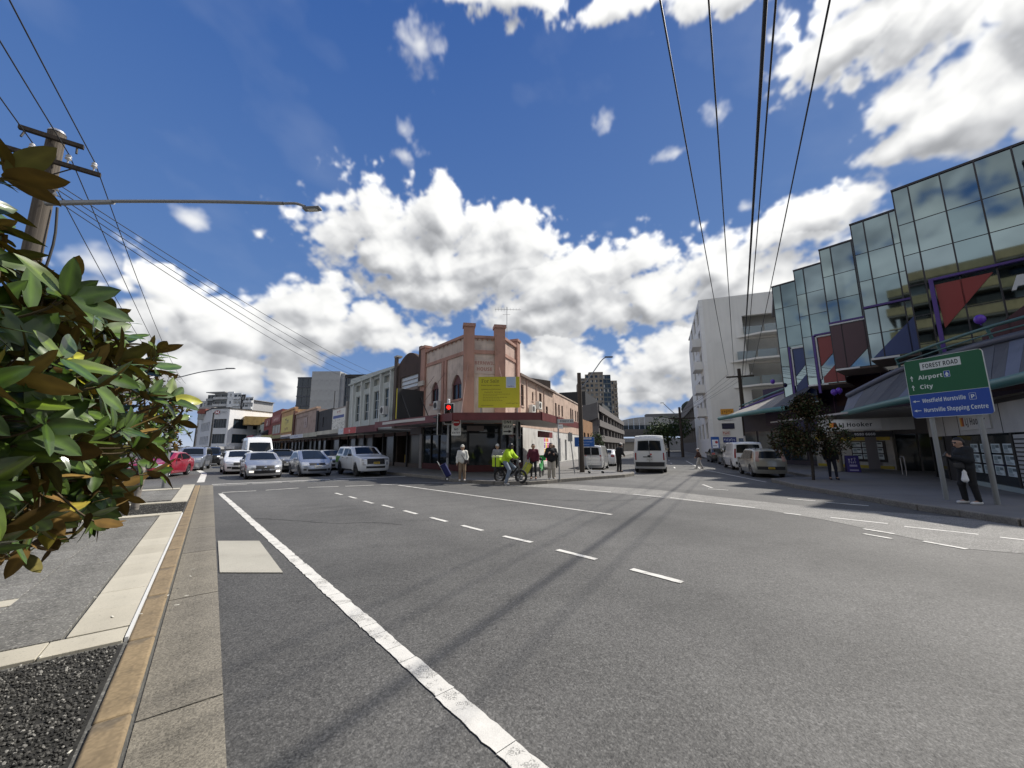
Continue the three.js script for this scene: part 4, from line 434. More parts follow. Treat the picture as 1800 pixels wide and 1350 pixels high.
  const pm = [0, 1, 2].map(() => print(0.6, 0.3, (x, w, h) => { fillBg(x, w, h, '#c9d6d8'); x.fillStyle = '#7f9297'; x.fillRect(w * 0.08, h * 0.12, w * 0.4, h * 0.5); x.fillStyle = '#56666c'; x.fillRect(w * 0.52, h * 0.15, w * 0.4, h * 0.3); for (let i = 0; i < 4; i++) x.fillRect(w * 0.08, h * (0.68 + i * 0.07), w * rr(0.4, 0.8), h * 0.03); }, 160));
  const poster = (f, x, y, w, h, z, rot) => { const o = f.m('listing_card', B(x - w / 2, x + w / 2, y - h / 2, y + h / 2, z - 0.006, z + 0.006), M(0.5, 0.55, 0.56, 0.5)); const c = mesh('printed_face', new THREE.PlaneGeometry(w, h), pm[Math.floor(rnd() * 3)], o, [x, y, rot ? z - 0.009 : z + 0.009]); if (rot) c.rotation.y = Math.PI; };
  for (let i = 0; i < 4; i++) for (let j = 0; j < 3; j++) poster(S, 0.15 + i * 0.85, 1.52 - j * 0.37, 0.62, 0.31, 0.035, true); S.m('shutter', B(-2.1, -0.45, 0.3, 1.95, -0.01, 0.02), M(0.45, 0.46, 0.46, 0.6)); for (let j = 0; j < 12; j++) S.m('shutter_slat', B(-2.1, -0.45, 0.36 + j * 0.13, 0.4 + j * 0.13, -0.025, -0.011), DARK);
  // fascia over the entrance, facing the crossing
  const E = face(b, 20.05, -18.6, 128 + 180); const P2 = face(b, 17.6, -21.6, 131); 
  P2.m('entrance_fascia', B(-0.4, 3.4, 2.42, 3.05, -0.14, 0), wht); P2.m('purple_panel', B(-1.6, -0.42, 2.42, 3.1, -0.14, 0), M(0.03, 0.025, 0.07, 0.5)); { const pp = P2.m('sign_panel', B(0.05, 2.2, 2.5, 2.98, 0.002, 0.03), wht); mesh('printed_face', new THREE.PlaneGeometry(2.15, 0.48), lj(2.15, 0.48), pp, [1.125, 2.74, 0.034]); }
  P2.plate('phone_panel', 2.2, 0.3, signBand(2.2, 0.3, '#1a1a1e', '9580 6660', '#b9bac0'), 1.5, 2.22, -0.05, BLACK);
  // second agency, set back
  const Rw = face(b, 22.4, -26.9, 168); Rw.m('shop_wall', B(-1.6, 3.3, 0.15, 3.3, -0.3, -0.06), plaster(0.5, 0.5, 0.47)); Rw.plate('name_panel', 3.0, 0.62, print(3, 0.62, (x, w, h) => { fillBg(x, w, h, '#b9b9b2'); txt(x, 'Ray White', w * 0.2, h * 0.5, h * 0.62, '#45464a', 'bold %px sans-serif'); }, 200), 1.2, 2.7, -0.02, WHITE); Rw.m('yellow_band', B(-1.5, 3.2, 1.95, 2.3, -0.055, -0.01), M(0.42, 0.33, 0.03, 0.6)); Rw.m('yellow_band', B(-1.5, 3.2, 0.2, 0.38, -0.055, -0.01), M(0.42, 0.33, 0.03, 0.6)); Rw.m('display_window', B(0.9, 2.9, 0.6, 1.9, -0.055, -0.02), BLACK);
  for (let i = 0; i < 3; i++) for (let j = 0; j < 3; j++) poster(Rw, 1.25 + i * 0.62, 1.68 - j * 0.38, 0.54, 0.31, -0.01, false);
  const Dr = face(b, 24.5, -22.6, 140); Dr.m('entrance_wall', B(-3, 4, 0.15, 3.4, -0.2, 0), M(0.2, 0.19, 0.2, 0.6)); for (const x of [-2.2, -0.6, 1]) Dr.m('entrance_door', B(x, x + 1.5, 0.16, 2.3, 0.02, 0.06), GL); mesh('ceiling', sheetG(rel([[16, -10.5], [18.6, -15], [17.9, -20.5], [19.4, -29], [25, -30], [27, -20], [22, -10]]), 3.42, 0.1), M(0.4, 0.39, 0.38, 0.8), b);
  mesh('column', new THREE.CylinderGeometry(0.34, 0.34, 3.2, 24).translate(19.1 - 19.4, 1.75, -23.2 + 21), plaster(0.55, 0.53, 0.47), b);
  for (const x of [19.6, 20.3, 20.6]) mesh('handrail', tubeG([[x - 19.4, 0.15, -19.6 + 21 - (x - 19.6)], [x - 19.4, 1.05, -19.6 + 21 - (x - 19.6)], [x - 19, 1.05, -20.2 + 21 - (x - 19.6)], [x - 19, 0.15, -20.2 + 21 - (x - 19.6)]], 0.025, 24, 6, false, false), metal(0.5), b);
  // canopy: sloped cladding between a teal tube and the facade
  const teal = M(0.07, 0.19, 0.185, 0.4), tealD = M(0.05, 0.13, 0.13, 0.45), clad = [[0.12, 0.124, 0.135], [0.08, 0.083, 0.095], [0.16, 0.18, 0.24], [0.1, 0.1, 0.108]].map((c) => M(...c, 0.55, { map: T.concrete }));
  const lo = [[18.57, 3.4, -21.54], [16.7, 3.4, -17.7], [15.32, 3.4, -14.7], [14.2, 3.4, -11.25], [13.3, 3.4, -9.6]], hi = [[19.0, 4.3, -21.6], [18.9, 5.15, -18.3], [18.3, 5.25, -15.9], [17.6, 5.25, -13.6], [17.4, 5.25, -12.2]];
  const R3 = ([x, y, z]) => [x - 19.4, y, z + 21];
  mesh('canopy_tube', tubeG(lo.map(R3), 0.15, 40, 12), teal, b);
  const quad = (a, c, d, e) => { const g = new THREE.BufferGeometry(), v = [a, c, d, a, d, e], n = []; g.setAttribute('position', new THREE.Float32BufferAttribute(v.flat(), 3)); g.setAttribute('uv', new THREE.Float32BufferAttribute(v.flatMap((p) => [p[0] + p[1], p[2]]), 2)); g.computeVertexNormals(); const q = g.clone(), p = q.attributes.position; for (let i = 0; i < p.count; i++) p.setY(i, p.getY(i) - 0.06); const ix = q.attributes.position.array; q.setIndex([0, 2, 1, 3, 5, 4]); return merge([g, q.toNonIndexed()]); };
  for (let i = 0; i + 1 < lo.length; i++) for (let k = 0; k < 3; k++) { const t0 = k / 3, t1 = (k + 0.985) / 3, l = (t, A) => A[i].map((v, j) => mix(v, A[i + 1][j], t)), up = (p) => [p[0], p[1] + 0.1, p[2]]; mesh('canopy_panel', quad(R3(up(l(t0, lo))), R3(up(l(t1, lo))), R3(l(t1, hi)), R3(l(t0, hi))), clad[Math.floor(rnd() * 4)], b); }
  mesh('canopy_beam', tubeG(hi.map((p) => R3([p[0], p[1] + 0.12, p[2]])), 0.14, 30, 6), M(0.1, 0.11, 0.15, 0.5), b); mesh('canopy_rail', tubeG(hi.slice(1).map((p) => R3([p[0] - 0.2, p[1] + 0.62, p[2]])), 0.06, 30, 8), tealD, b); mesh('canopy_rail', tubeG(hi.slice(1).map((p) => R3([p[0] - 0.2, p[1] + 0.36, p[2]])), 0.03, 30, 8), tealD, b); for (let i = 1; i < 5; i++) mesh('rail_post', rodG(R3(hi[i]), R3([hi[i][0] - 0.2, hi[i][1] + 0.66, hi[i][2]]), 0.05), tealD, b);
  // far canopy down the side street
  const lo2 = [[19.3, 4.15, -35.9], [18.3, 4.15, -28.4], [18.6, 4.15, -26.0]], hi2 = [[21.6, 5.0, -36.4], [21.2, 5.7, -29.5], [21, 5.8, -26.4]]; mesh('canopy_tube', tubeG(lo2.map(R3), 0.17, 24, 12), teal, b); for (let k = 0; k < 6; k++) { const i = k < 3 ? 0 : 1, t0 = (k % 3) / 3, t1 = (k % 3 + 0.985) / 3, l = (t, A) => A[i].map((v, j) => mix(v, A[i + 1][j], t)); mesh('canopy_panel', quad(R3(l(t0, lo2)), R3(l(t1, lo2)), R3(l(t1, hi2)), R3(l(t0, hi2))), k < 4 ? M(0.34, 0.32, 0.29, 0.7, { map: T.concrete }) : clad[3], b); } mesh('canopy_rail', tubeG(hi2.map((p) => R3([p[0], p[1] + 0.35, p[2]])), 0.06, 16, 8), teal, b); mesh('canopy_rail', tubeG(hi2.map((p) => R3([p[0], p[1] + 0.05, p[2]])), 0.09, 16, 8), purple, b);
  const fs = face(b, 21.4, -36, 168); fs.m('side_shop', B(0, 9.4, 0.15, 4.4, -0.4, -0.1), M(0.05, 0.045, 0.06, 0.6)); for (let i = 0; i < 6; i++) fs.m('shop_window', B(0.2 + i * 1.5, 1.5 + i * 1.5, 0.5, 2.9, -0.095, -0.05), GLB);
  for (const [x, y, z] of [[18.0, 4.55, -21.3], [18.2, 4.62, -21.2], [16.6, 6.0, -13.1], [18.9, 6.2, -27.5]]) { const t = thing('balloon', { 4.55: 'purple balloon at the canopy tip, left of a pair', 4.62: 'purple balloon at the canopy tip, right of a pair', 6: 'purple balloon on the canopy rail at the picture edge', 6.2: 'purple balloon over the far canopy' }[y], 'balloon', x, z, 90, { y: y - 0.16, group: 'purple balloons along the canopy' }); mesh('skin', new THREE.SphereGeometry(0.15, 18, 14).scale(1, 1.15, 1).translate(0, 0.19, 0), M(0.1, 0.03, 0.36, 0.25), t); mesh('knot', new THREE.ConeGeometry(0.025, 0.04, 8).translate(0, 0.0, 0), M(0.1, 0.03, 0.36, 0.4), t); }
}
{ // white apartments behind it
  const b = thing('white_apartment_building', 'white apartment building with glass balconies behind the mirror glass building', 'building', 27, -48), F = face(b, 22.35, -46, 110), wm = smooth(0.74, 0.73, 0.68), Ls = face(b, ...fr2(22.35, -46, 110)(1.0), 200.5);
  F.m('wall', wallG([[1.0, 0.15], [24, 0.15], [24, 19.6], [1.0, 19.6]], [rect(5.7, 22, 5.6, 8.1), rect(5.7, 22, 8.75, 11.1), rect(5.6, 22, 11.8, 14.1), rect(5.5, 22, 14.8, 17)], -0.5, 0), wm);
  for (const [y, s] of [[5.45, 4.4], [8.5, 3.9], [11.55, 3.8], [14.5, 4.7]]) { F.m('balcony_slab', sheetG([[s, 0.01], [24, 0.01], [24, 3.2], [s + 2.4, 1.5]].reverse(), y, 0.2), wm); for (let i = 0; i < 4; i++) F.m('balcony_glass', B(s + 0.8 + i * 2, s + 2.7 + i * 2, y + 0.05, y + 1.05, 0.25 + i * 0.45, 0.28 + i * 0.45), M(0.5, 0.56, 0.56, 0.15, { transmission: 0.6, thickness: 0 })); }
  F.m('recess_wall', B(4.5, 23.5, 4, 19, -2.2, -2.0), smooth(0.5, 0.49, 0.45));
  const hs = []; for (let j = 0; j < 6; j++) for (const x of [-3.6, -8, -12.5]) hs.push(rect(x, x + 2.4, 2.5 + j * 2.9, 4.5 + j * 2.9)); Ls.m('wall', wallG([[-18, 0.15], [0, 0.15], [0, 19.6], [-14, 19.2], [-18, 17]], hs, -0.4, 0), smooth(0.78, 0.78, 0.75)); for (const h of hs) Ls.win(h[0][0], h[1][0], h[0][1], h[2][1], 0, { glass: GLB, nx: 2, frame: WHITE }); for (let j = 0; j < 4; j++) Ls.m('balcony', B(-4, -1, 5.2 + j * 2.9, 6.2 + j * 2.9, 0, 1.0), smooth(0.7, 0.7, 0.68));
  F.m('roof', B(1.2, 24, 19.1, 19.3, -18, -0.5), conc(0.4, 0.4, 0.4));
  const sg = (n, s0, s1, y0, y1, bg, w, c) => F.plate(n, s1 - s0, y1 - y0, signBand(s1 - s0, y1 - y0, bg, w, c), (s0 + s1) / 2, (y0 + y1) / 2, 0.09, WHITE);
  sg('wall_sign', 2.3, 3.65, 5.27, 5.92, '#c98f2e', 5, '#7a4a10'); sg('wall_sign', 2.4, 3.55, 4.6, 4.95, '#c6c6c2', 8, '#4b4f8a'); sg('wall_sign', 2.3, 3.6, 3.6, 4.25, '#23243a', '', '#fff'); sg('wall_sign', 2.3, 3.1, 2.85, 3.4, '#c9b9ae', 3, '#a04a3a'); sg('wall_sign', 2.3, 3.65, 2.03, 2.65, '#2b3a78', 7, '#c8cdda'); sg('wall_sign', 3.9, 4.9, 2.1, 2.5, '#27405f', 6, '#aab4c0'); sg('wall_sign', 1.9, 3.6, 1.2, 1.9, '#c2c2bc', 7, '#555');
  F.plate('entry_board', 0.85, 2.4, print(0.85, 2.4, (x, w, h) => { fillBg(x, w, h, '#2a5aa6'); x.fillStyle = '#e8ecf2'; x.fillRect(w * 0.12, h * 0.14, w * 0.76, h * 0.42); x.fillStyle = '#b03038'; x.beginPath(); x.arc(w * 0.66, h * 0.26, w * 0.18, 0, 7); x.fill(); x.fillStyle = '#445'; x.fillRect(w * 0.2, h * 0.42, w * 0.5, h * 0.03); marks(x, 4, w / 2, h * 0.75, h * 0.06, '#fff'); }, 120), 1.45, 1.5, 0.12, M(0.05, 0.13, 0.4, 0.6));
}
{ // concrete office further down
  const b = thing('concrete_office', 'grey brown concrete office with ribbon windows beyond the white apartments', 'building', 34, -75), cm = conc(0.2, 0.185, 0.175), F = face(b, 30.6, -62, 200.5);
  F.m('spandrel', B(-72, 0, 9.3, 11.4, -6, 0), cm); F.m('spandrel', B(-72, 0, 5.2, 6.8, -6, 0), cm); F.m('lower_wall', B(-72, 0, 0, 2.4, -6, 0), conc(0.14, 0.13, 0.13)); for (let i = 0; i < 14; i++) { F.m('window', B(-5 - i * 5, -0.6 - i * 5, 6.8, 9.3, -1.2, -1.1), GL); F.m('pier', B(-0.6 - i * 5, -i * 5, 2.4, 9.3, -1.3, -0.15), cm); F.m('window', B(-5 - i * 5, -0.6 - i * 5, 2.4, 5.2, -1.2, -1.1), GL); }
  F.m('stair_tower', B(-7, -1.2, 11.4, 14.9, -7, -1), conc(0.21, 0.2, 0.19)); F.m('tower_window', B(-6, -2, 12.4, 13.8, -1.02, -0.95), GL); F.m('end_wall', B(-0.3, 0.02, 0, 11.4, -9, -0.02), conc(0.18, 0.165, 0.155)); F.m('roof_plant', B(-52, -20, 11.4, 12.6, -5, -2), DARK); for (let i = 0; i < 5; i++) F.m('rooftop_tree', new THREE.IcosahedronGeometry(rr(0.9, 1.5), 2).translate(-46 - i * 3, 12.6, -1.5), M(0.03, 0.04, 0.03, 0.9));
}
{ const b = thing('glazed_footbridge', 'enclosed grey footbridge over the side street with an arched glass roof', 'footbridge', 44, -131), F = face(b, 31.6, -127, 104.5);
  F.m('deck', B(0, 26, 4.8, 7.1, -5, 0), conc(0.13, 0.125, 0.125)); for (const x of [1.2, 24]) F.m('support', B(x, x + 1, 0, 4.8, -4, -0.4), conc(0.2, 0.2, 0.2)); for (let i = 0; i < 12; i++) { const x0 = 3 + i * 1.75, h = (x) => 8.9 + 2.4 * Math.sin(Math.PI * clamp((x - 1) / 23)) ** 0.7; F.m('lower_glazing', B(x0, x0 + 1.7, 7.12, 8.6, -4.2, -4.1), GLB); F.m('roof_panel', wallG([[x0, 8.6], [x0 + 1.7, 8.6], [x0 + 1.7, h(x0 + 1.7)], [x0, h(x0)]], [], -4.3, -4.1), M(0.42, 0.42, 0.41, 0.7, { map: T.concrete })); }
  F.m('rear_roof', B(13, 24, 10.5, 13, -20, -14), conc(0.15, 0.15, 0.15)); F.m('underpass_wall', B(-4, 34, 0, 4.8, -30, -29), conc(0.3, 0.3, 0.3)); const P = thing('distant_shed', 'low pale shed seen below the footbridge', 'building', 47, -150); mesh('wall', B(-8, 12, 0, 3.2, -1, 1), conc(0.4, 0.36, 0.3), P); mesh('roof', B(-8.3, 12.3, 3.2, 3.6, -1.5, 1.6), conc(0.3, 0.3, 0.3), P); }
{ const b = thing('concrete_carpark', 'grey concrete car park with stepped ramps beside the side street', 'building', 22, -85), F = face(b, 15, -66, 20.5), G = face(b, 9, -68.2, 110), cm = conc(0.2, 0.185, 0.18);
  for (let j = 0; j < 3; j++) { F.m('deck_edge', B(0, 52, 2.5 + j * 2.6, 3.6 + j * 2.6, -10, 0), cm); G.m('deck_edge', B(-1, 6.4, 2.5 + j * 2.6, 3.6 + j * 2.6, -10, 0), cm); } for (let i = 0; i < 9; i++) F.m('column', B(i * 6.3, i * 6.3 + 0.7, 0, 8.7, -1.5, -0.2), cm); F.m('inner_wall', B(0.5, 52, 0, 8.6, -9, -6), conc(0.3, 0.29, 0.28)); F.m('roof_screen', B(4, 20, 8.8, 11.8, -8, -3), BLACK); F.m('roof_block', B(20, 34, 8.8, 11.2, -8, -2), M(0.05, 0.055, 0.055, 0.6)); G.m('ramp_wall', wallG([[-3, 3.5], [6.2, 6.5], [6.2, 9.2], [-3, 6.6]], [], 0.02, 0.5), conc(0.17, 0.16, 0.155));
  const c = thing('brown_brick_block', 'brown brick block behind the pink building', 'building', 11.5, -57), bm = plaster(0.15, 0.085, 0.05); const f = face(c, 9.6, -53, 20.5), g = face(c, 5, -54.6, 110); f.m('wall', wallG(rect(0, 9, 0.15, 5.4), [rect(1, 2.4, 2, 3.6), rect(4, 5.4, 2, 3.6)], -0.3, 0), plaster(0.36, 0.2, 0.1)); f.win(1, 2.4, 2, 3.6, 0); f.win(4, 5.4, 2, 3.6, 0); g.m('wall', wallG(rect(0, 4.9, 0.15, 5.4), [], -0.3, 0), bm); f.m('roof', B(0, 9, 5.2, 5.35, -5, -0.3), DARK); }
{ const b = thing('brown_apartment_tower', 'tall tan apartment tower with rows of windows behind the car park', 'building', 42, -196), F = face(b, 36.6, -190, 96), gl = [GL, GLB, M(0.16, 0.17, 0.17, 0.3)], tm = plaster(0.3, 0.26, 0.21);
  gridTower(b, F, 0, 8.9, 10, 37.4, 4, 12, tm, gl, { wx: 0.55 }); gridTower(b, F, -3.7, 0, 10, 35.5, 1, 11, plaster(0.2, 0.18, 0.16), gl, { wx: 0.7, balcony: { every: 1, at: 0, mat: plaster(0.28, 0.25, 0.21) } }); gridTower(b, F, 8.9, 12.6, 10, 37, 2, 12, plaster(0.15, 0.17, 0.17), [GLB], { wx: 0.86, wy: 0.7 }); gridTower(b, F, 12.6, 15.6, 10, 34, 2, 10, tm, gl, { wx: 0.5, balcony: { every: 2, at: 1, mat: plaster(0.34, 0.3, 0.25) } }); F.m('core', B(-3.5, 15.4, 0, 34, -14, -0.6), tm); F.m('roof_block', B(2, 9, 37.4, 38.6, -8, -0.3), plaster(0.22, 0.19, 0.16)); F.m('podium', B(-3.7, 15.6, 0, 10, -0.5, 0), tm); }
{ // building across the plaza, mirrored in the glass
  const b = thing('tan_balcony_building', 'tan balcony apartment building behind the camera, mirrored in the glass', 'building', ...KP(-8, -16)), [ox, oz] = KP(0, -14), f = face(b, ox, oz, -37.7);
  const tan = plaster(0.25, 0.2, 0.11), wl = plaster(0.1, 0.1, 0.1); 
  f.m('core_wall', B(-30, 5, 0, 21, -12, -1.6), wl); for (let j = 0; j < 8; j++) { const y = 21.7 - j * 2.75; f.m('balcony_band', wallG([[-30, y - 1], [6, y - 1], [6, y], [-30, y]], [], -0.3, 0), tan); f.m('balcony_slab', B(-30, 5.9, y - 1.25, y - 1.02, -1.7, -0.05), plaster(0.12, 0.11, 0.1)); for (let i = 0; i < 12; i++) f.m('window', B(2.4 - i * 2.9, 4.6 - i * 2.9, y - 2.5, y - 1.26, -1.59, -1.5), (i * 7 + j * 3) % 4 ? GL : M(0.5, 0.52, 0.52, 0.4)); f.m('end_band', B(5.7, 6, y - 1, y, -8, -0.31), tan); }
  f.m('roof', B(-30, 6, 20.4, 20.6, -12, -0.4), conc(0.3, 0.3, 0.3));
}
console.log('right side done');
// ---------- poles, wires, signs ----------
const timber = M(0.16, 0.135, 0.11, 0.9, { map: T.wood, bumpMap: T.wood, bumpScale: 0.01 }), timberD = M(0.05, 0.038, 0.03, 0.9, { map: T.wood }), wireM = M(0.02, 0.02, 0.022, 0.6), porc = M(0.55, 0.55, 0.56, 0.25), RED = M(0.4, 0.02, 0.025, 0.5);
function sagWire(a, b, sag, r, label, group, name = 'overhead_wire') { const n = 14, pts = []; for (let i = 0; i <= n; i++) { const t = i / n; pts.push([mix(a[0], b[0], t), mix(a[1], b[1], t) - sag * 4 * t * (1 - t), mix(a[2], b[2], t)]); } return tag(mesh(numbered(name), tubeG(pts, r, 60, 5), wireM, scene), label, 'cable', group); }
function insulator(parent, x, y, z) { const o = mesh('insulator', new THREE.LatheGeometry([[0.012, -0.12], [0.02, -0.02], [0.06, 0], [0.05, 0.03], [0.035, 0.05], [0.055, 0.07], [0.035, 0.11], [0, 0.13]].map((p) => new THREE.Vector2(...p)), 12), porc, parent, [x, y, z]); return o; }
{ // timber pole behind the magnolia
  const P = [-10.78, -8.05], t = thing('utility_pole', 'grey timber utility pole with two crossarms above the magnolia', 'utility pole', ...P, 52);
  mesh('pole', rodG([0, 0.1, 0], [0, 9.05, 0], 0.19, 0.15, 16), timber, t); mesh('pole_cap', new THREE.CylinderGeometry(0.13, 0.16, 0.06, 14).translate(0, 9.08, 0), metal(0.5), t);
  const arm = (y, x0, x1, ins) => { mesh('crossarm', B(x0, x1, y - 0.045, y + 0.045, 0.17, 0.26), timberD, t); for (const x of ins) insulator(t, x, y + 0.16, 0.22); }; arm(8.8, -0.5, 0.5, []); arm(8.22, -0.95, 0.85, [-0.25, 0.3, 0.72]); for (const s of [-1, 1]) { mesh('arm_brace', rodG([s * 0.4, 8.17, 0.24], [0, 7.8, 0.19], 0.014), DARK, t); mesh('fuse_hanger', rodG([s * 0.4, 8.74, 0.22], [s * 0.42, 8.55, 0.28], 0.02), DARK, t); }
  for (let i = 0; i < 4; i++) mesh('shackle', new THREE.CylinderGeometry(0.03, 0.03, 0.1, 8).rotateX(Math.PI / 2).translate(0.19, 7.75 - i * 0.13, 0.1), porc, t); mesh('cable_drop', tubeG([[0.24, 7.2, 0.05], [0.3, 6.4, 0.08], [0.22, 5.2, 0.05], [0.2, 1, 0.03]], 0.025, 20), DARK, t);
  const w = (lx, y, lz = 0.22) => { const v = new THREE.Vector3(lx, y, lz).applyMatrix4(t.matrixWorld); return v.toArray(); }; t.updateMatrixWorld(true);
  const u = [-0.6115, -0.791]; [[-0.25], [0.3], [0.72]].forEach(([x], i) => { const a = w(x, 8.5), w2 = ['left', 'middle', 'right'][i]; sagWire(a, [a[0] + u[0] * 42, a[1] + 0.2, a[2] + u[1] * 42], 0.7, 0.012, `${w2} of three overhead wires running off beyond the magnolia pole`, 'wires of the left pole line'); sagWire(a, [a[0] - u[0] * 42 - 1.5, a[1] + 0.3, a[2] - u[1] * 42], 0.7, 0.012, `${w2} of three overhead wires rising from the magnolia pole`, 'wires of the left pole line'); });
  for (let i = 0; i < 4; i++) sagWire(w(0.2, 7.75 - i * 0.13, 0.1), [-13.6 - i * 0.9, 8.9 - i * 0.12, -36.9 - i * 1.0], 0.35 + i * 0.05, 0.011, ['topmost', 'second highest', 'third highest', 'lowest'][i] + ' service cable from the magnolia pole to the finned building', 'service cables over the road');
  const lp = thing('street_lamp', 'long arm street lamp reaching over the road from the timber pole', 'street lamp', -10.6, -7.95, 94, { y: 7.2 });
  mesh('arm', tubeG([[0, 0, 0], [2.2, -0.1, 0], [4.2, -0.22, 0], [5.7, -0.34, 0]], 0.036, 30, 8), GALV, lp); mesh('arm_sleeve', rodG([0.05, -0.05, 0], [1.7, -0.1, 0], 0.045), GALV, lp); mesh('spigot', tubeG([[5.7, -0.34, 0], [6.0, -0.36, 0], [6.2, -0.44, 0]], 0.028, 10, 6), GALV, lp); const hd = mesh('lamp_head', RB(0.38, 0.06, 0.14, 0.025).translate(6.36, -0.5, 0), M(0.2, 0.21, 0.22, 0.5), lp); mesh('lens', RB(0.22, 0.02, 0.1, 0.008).translate(6.38, -0.535, 0), M(0.6, 0.6, 0.55, 0.2), hd);
}
{ // timber pole of the side street and its five long wires
  const t = thing('utility_pole', 'dark timber utility pole beside the parked vans', 'utility pole', 21.65, -36, 110); mesh('pole', rodG([0, 0.1, 0], [0, 8.9, 0], 0.2, 0.15, 14), timberD, t); mesh('crossarm', B(-1.15, 1.15, 8.05, 8.19, 0.14, 0.26), timberD, t); mesh('white_band', new THREE.CylinderGeometry(0.2, 0.205, 1.3, 14).translate(0, 1.9, 0), M(0.6, 0.6, 0.58, 0.8), t); mesh('junction_box', B(0.12, 0.3, 4.2, 4.7, -0.1, 0.1), DARK, t); for (const x of [-1.0, -0.45, 0.45, 1.0]) insulator(t, x, 8.32, 0.2);
  const w = (x, y) => { t.updateMatrixWorld(true); return new THREE.Vector3(x, y, 0.2).applyMatrix4(t.matrixWorld).toArray(); };
  const L = [['leftmost', -1.0, 8.45, 1.9, 7.2, -4, 0.013], ['second from left', -0.45, 8.45, 2.5, 7.2, -4, 0.013], ['thick middle', 0.1, 7.6, 3.04, 6.9, -3.8, 0.026], ['thin fourth', 0.45, 8.45, 3.22, 7, -3.87, 0.014], ['rightmost', 1.0, 8.45, 4, 7.2, -4, 0.014]];
  for (const [n, x, y, qx, qy, qz, r] of L) { const a = w(x, y), q = [qx, qy, qz], k = 2.05, e = [a[0] + (q[0] - a[0]) * k, a[1] + (q[1] - a[1]) * k + 0.9, a[2] + (q[2] - a[2]) * k]; sagWire(a, e, 0.55, r, `${n} of the five wires sweeping overhead from the side street pole`, 'wires over the intersection'); }
  for (let i = 0; i < 4; i++) sagWire(w(-1 + i * 0.65, 8.4), [23.6 + i * 0.3, 6.2 + (i % 2) * 0.2, -55], 0.2, 0.012, ['leftmost', 'second', 'third', 'rightmost'][i] + ' wire running on down the side street between its two poles', 'wires down the side street');
  const u = thing('utility_pole', 'far timber utility pole with lamp beside the blue hoarding', 'utility pole', 24.2, -55.5, 110); mesh('pole', rodG([0, 0.1, 0], [0, 7.2, 0], 0.2, 0.16, 12), timberD, u); mesh('crossarm', B(-1.6, 2.0, 5.5, 5.65, 0.14, 0.26), timberD, u); mesh('lamp_arm', tubeG([[0, 5.6, 0], [-1.1, 6.7, 0.2], [-2.1, 7.8, 0.3]], 0.05, 14), GALV, u); mesh('lamp_head', RB(0.5, 0.08, 0.2, 0.03).translate(-2.3, 7.9, 0.32), GALV, u);
}
{ const t = thing('light_pole', 'tall brown light pole with angled lamp arm at the corner', 'street lamp', 4.15, -23.4, 90); mesh('pole', rodG([0, 0.1, 0], [0.0, 6.15, 0], 0.15, 0.12, 12), M(0.09, 0.07, 0.055, 0.85, { map: T.wood }), t); mesh('arm', tubeG([[0.05, 5.1, 0], [0.9, 6.2, -0.2], [1.55, 7.05, -0.3], [1.75, 7.2, -0.33]], 0.035, 20), GALV, t); mesh('lamp_head', RB(0.5, 0.07, 0.18, 0.025).translate(1.98, 7.24, -0.36), DARK, t); }
{ const t = thing('street_lamp', 'distant street lamp arm rising behind the second magnolia', 'street lamp', -27.2, -30.4, 90); mesh('pole', rodG([0, 0, 0], [0, 7.3, 0], 0.14, 0.1, 10), GALV, t); mesh('arm', tubeG([[0, 7.2, 0], [2.2, 7.75, 0], [4.2, 8.0, 0]], 0.04, 14), GALV, t); mesh('lamp_head', RB(0.7, 0.08, 0.2, 0.03).translate(4.5, 8.02, 0), GALV, t);
  for (const [x, z, h, l] of [[-54.4, -70, 8, 'thin dark pole in front of the bank corner'], [-60.5, -74, 5.6, 'short thin dark pole in front of the bank windows']]) { const p = thing('thin_pole', l, 'pole', x, z); mesh('shaft', rodG([0, 0, 0], [0, h, 0], 0.16, 0.12, 8), DARK, p); mesh('cap', new THREE.SphereGeometry(0.14, 8, 6).translate(0, h, 0), DARK, p); } }
function lantern(parent, x, y, z, lit, rot = 0) { // three-aspect signal with white-edged target board
  const g = mesh('signal_board', wallG(rect(-0.24, 0.24, -0.55, 0.55), [], -0.02, 0.0), BLACK, parent, [x, y, z]); g.rotation.y = rot; const bd = merge([B(-0.245, 0.245, 0.53, 0.56, -0.015, 0.006), B(-0.245, 0.245, -0.56, -0.53, -0.015, 0.006), B(-0.26, -0.235, -0.56, 0.56, -0.015, 0.007), B(0.235, 0.26, -0.56, 0.56, -0.015, 0.007)]); mesh('border', bd, M(0.7, 0.7, 0.68, 0.6), g);
  mesh('signal_case', RB(0.3, 0.98, 0.16, 0.03).translate(0, 0, 0.06), BLACK, g); [['red', 0.32], ['amber', 0], ['green', -0.32]].forEach(([c, dy], i) => { mesh(c + '_lens', new THREE.CylinderGeometry(0.1, 0.1, 0.02, 20).rotateX(Math.PI / 2).translate(0, dy, 0.15), i === 0 && lit ? new THREE.MeshStandardMaterial({ color: 0x701010, emissive: 0xff1c14, emissiveIntensity: 3.2, roughness: 0.3 }) : [M(0.05, 0.005, 0.005, 0.3), M(0.04, 0.02, 0.004, 0.3), M(0.004, 0.025, 0.015, 0.3)][i], g); mesh('visor', new THREE.CylinderGeometry(0.115, 0.115, 0.2, 16, 1, true, Math.PI * 0.5, Math.PI).rotateX(Math.PI / 2).translate(0, dy, 0.24), BLACK, g); });
  return g;
}
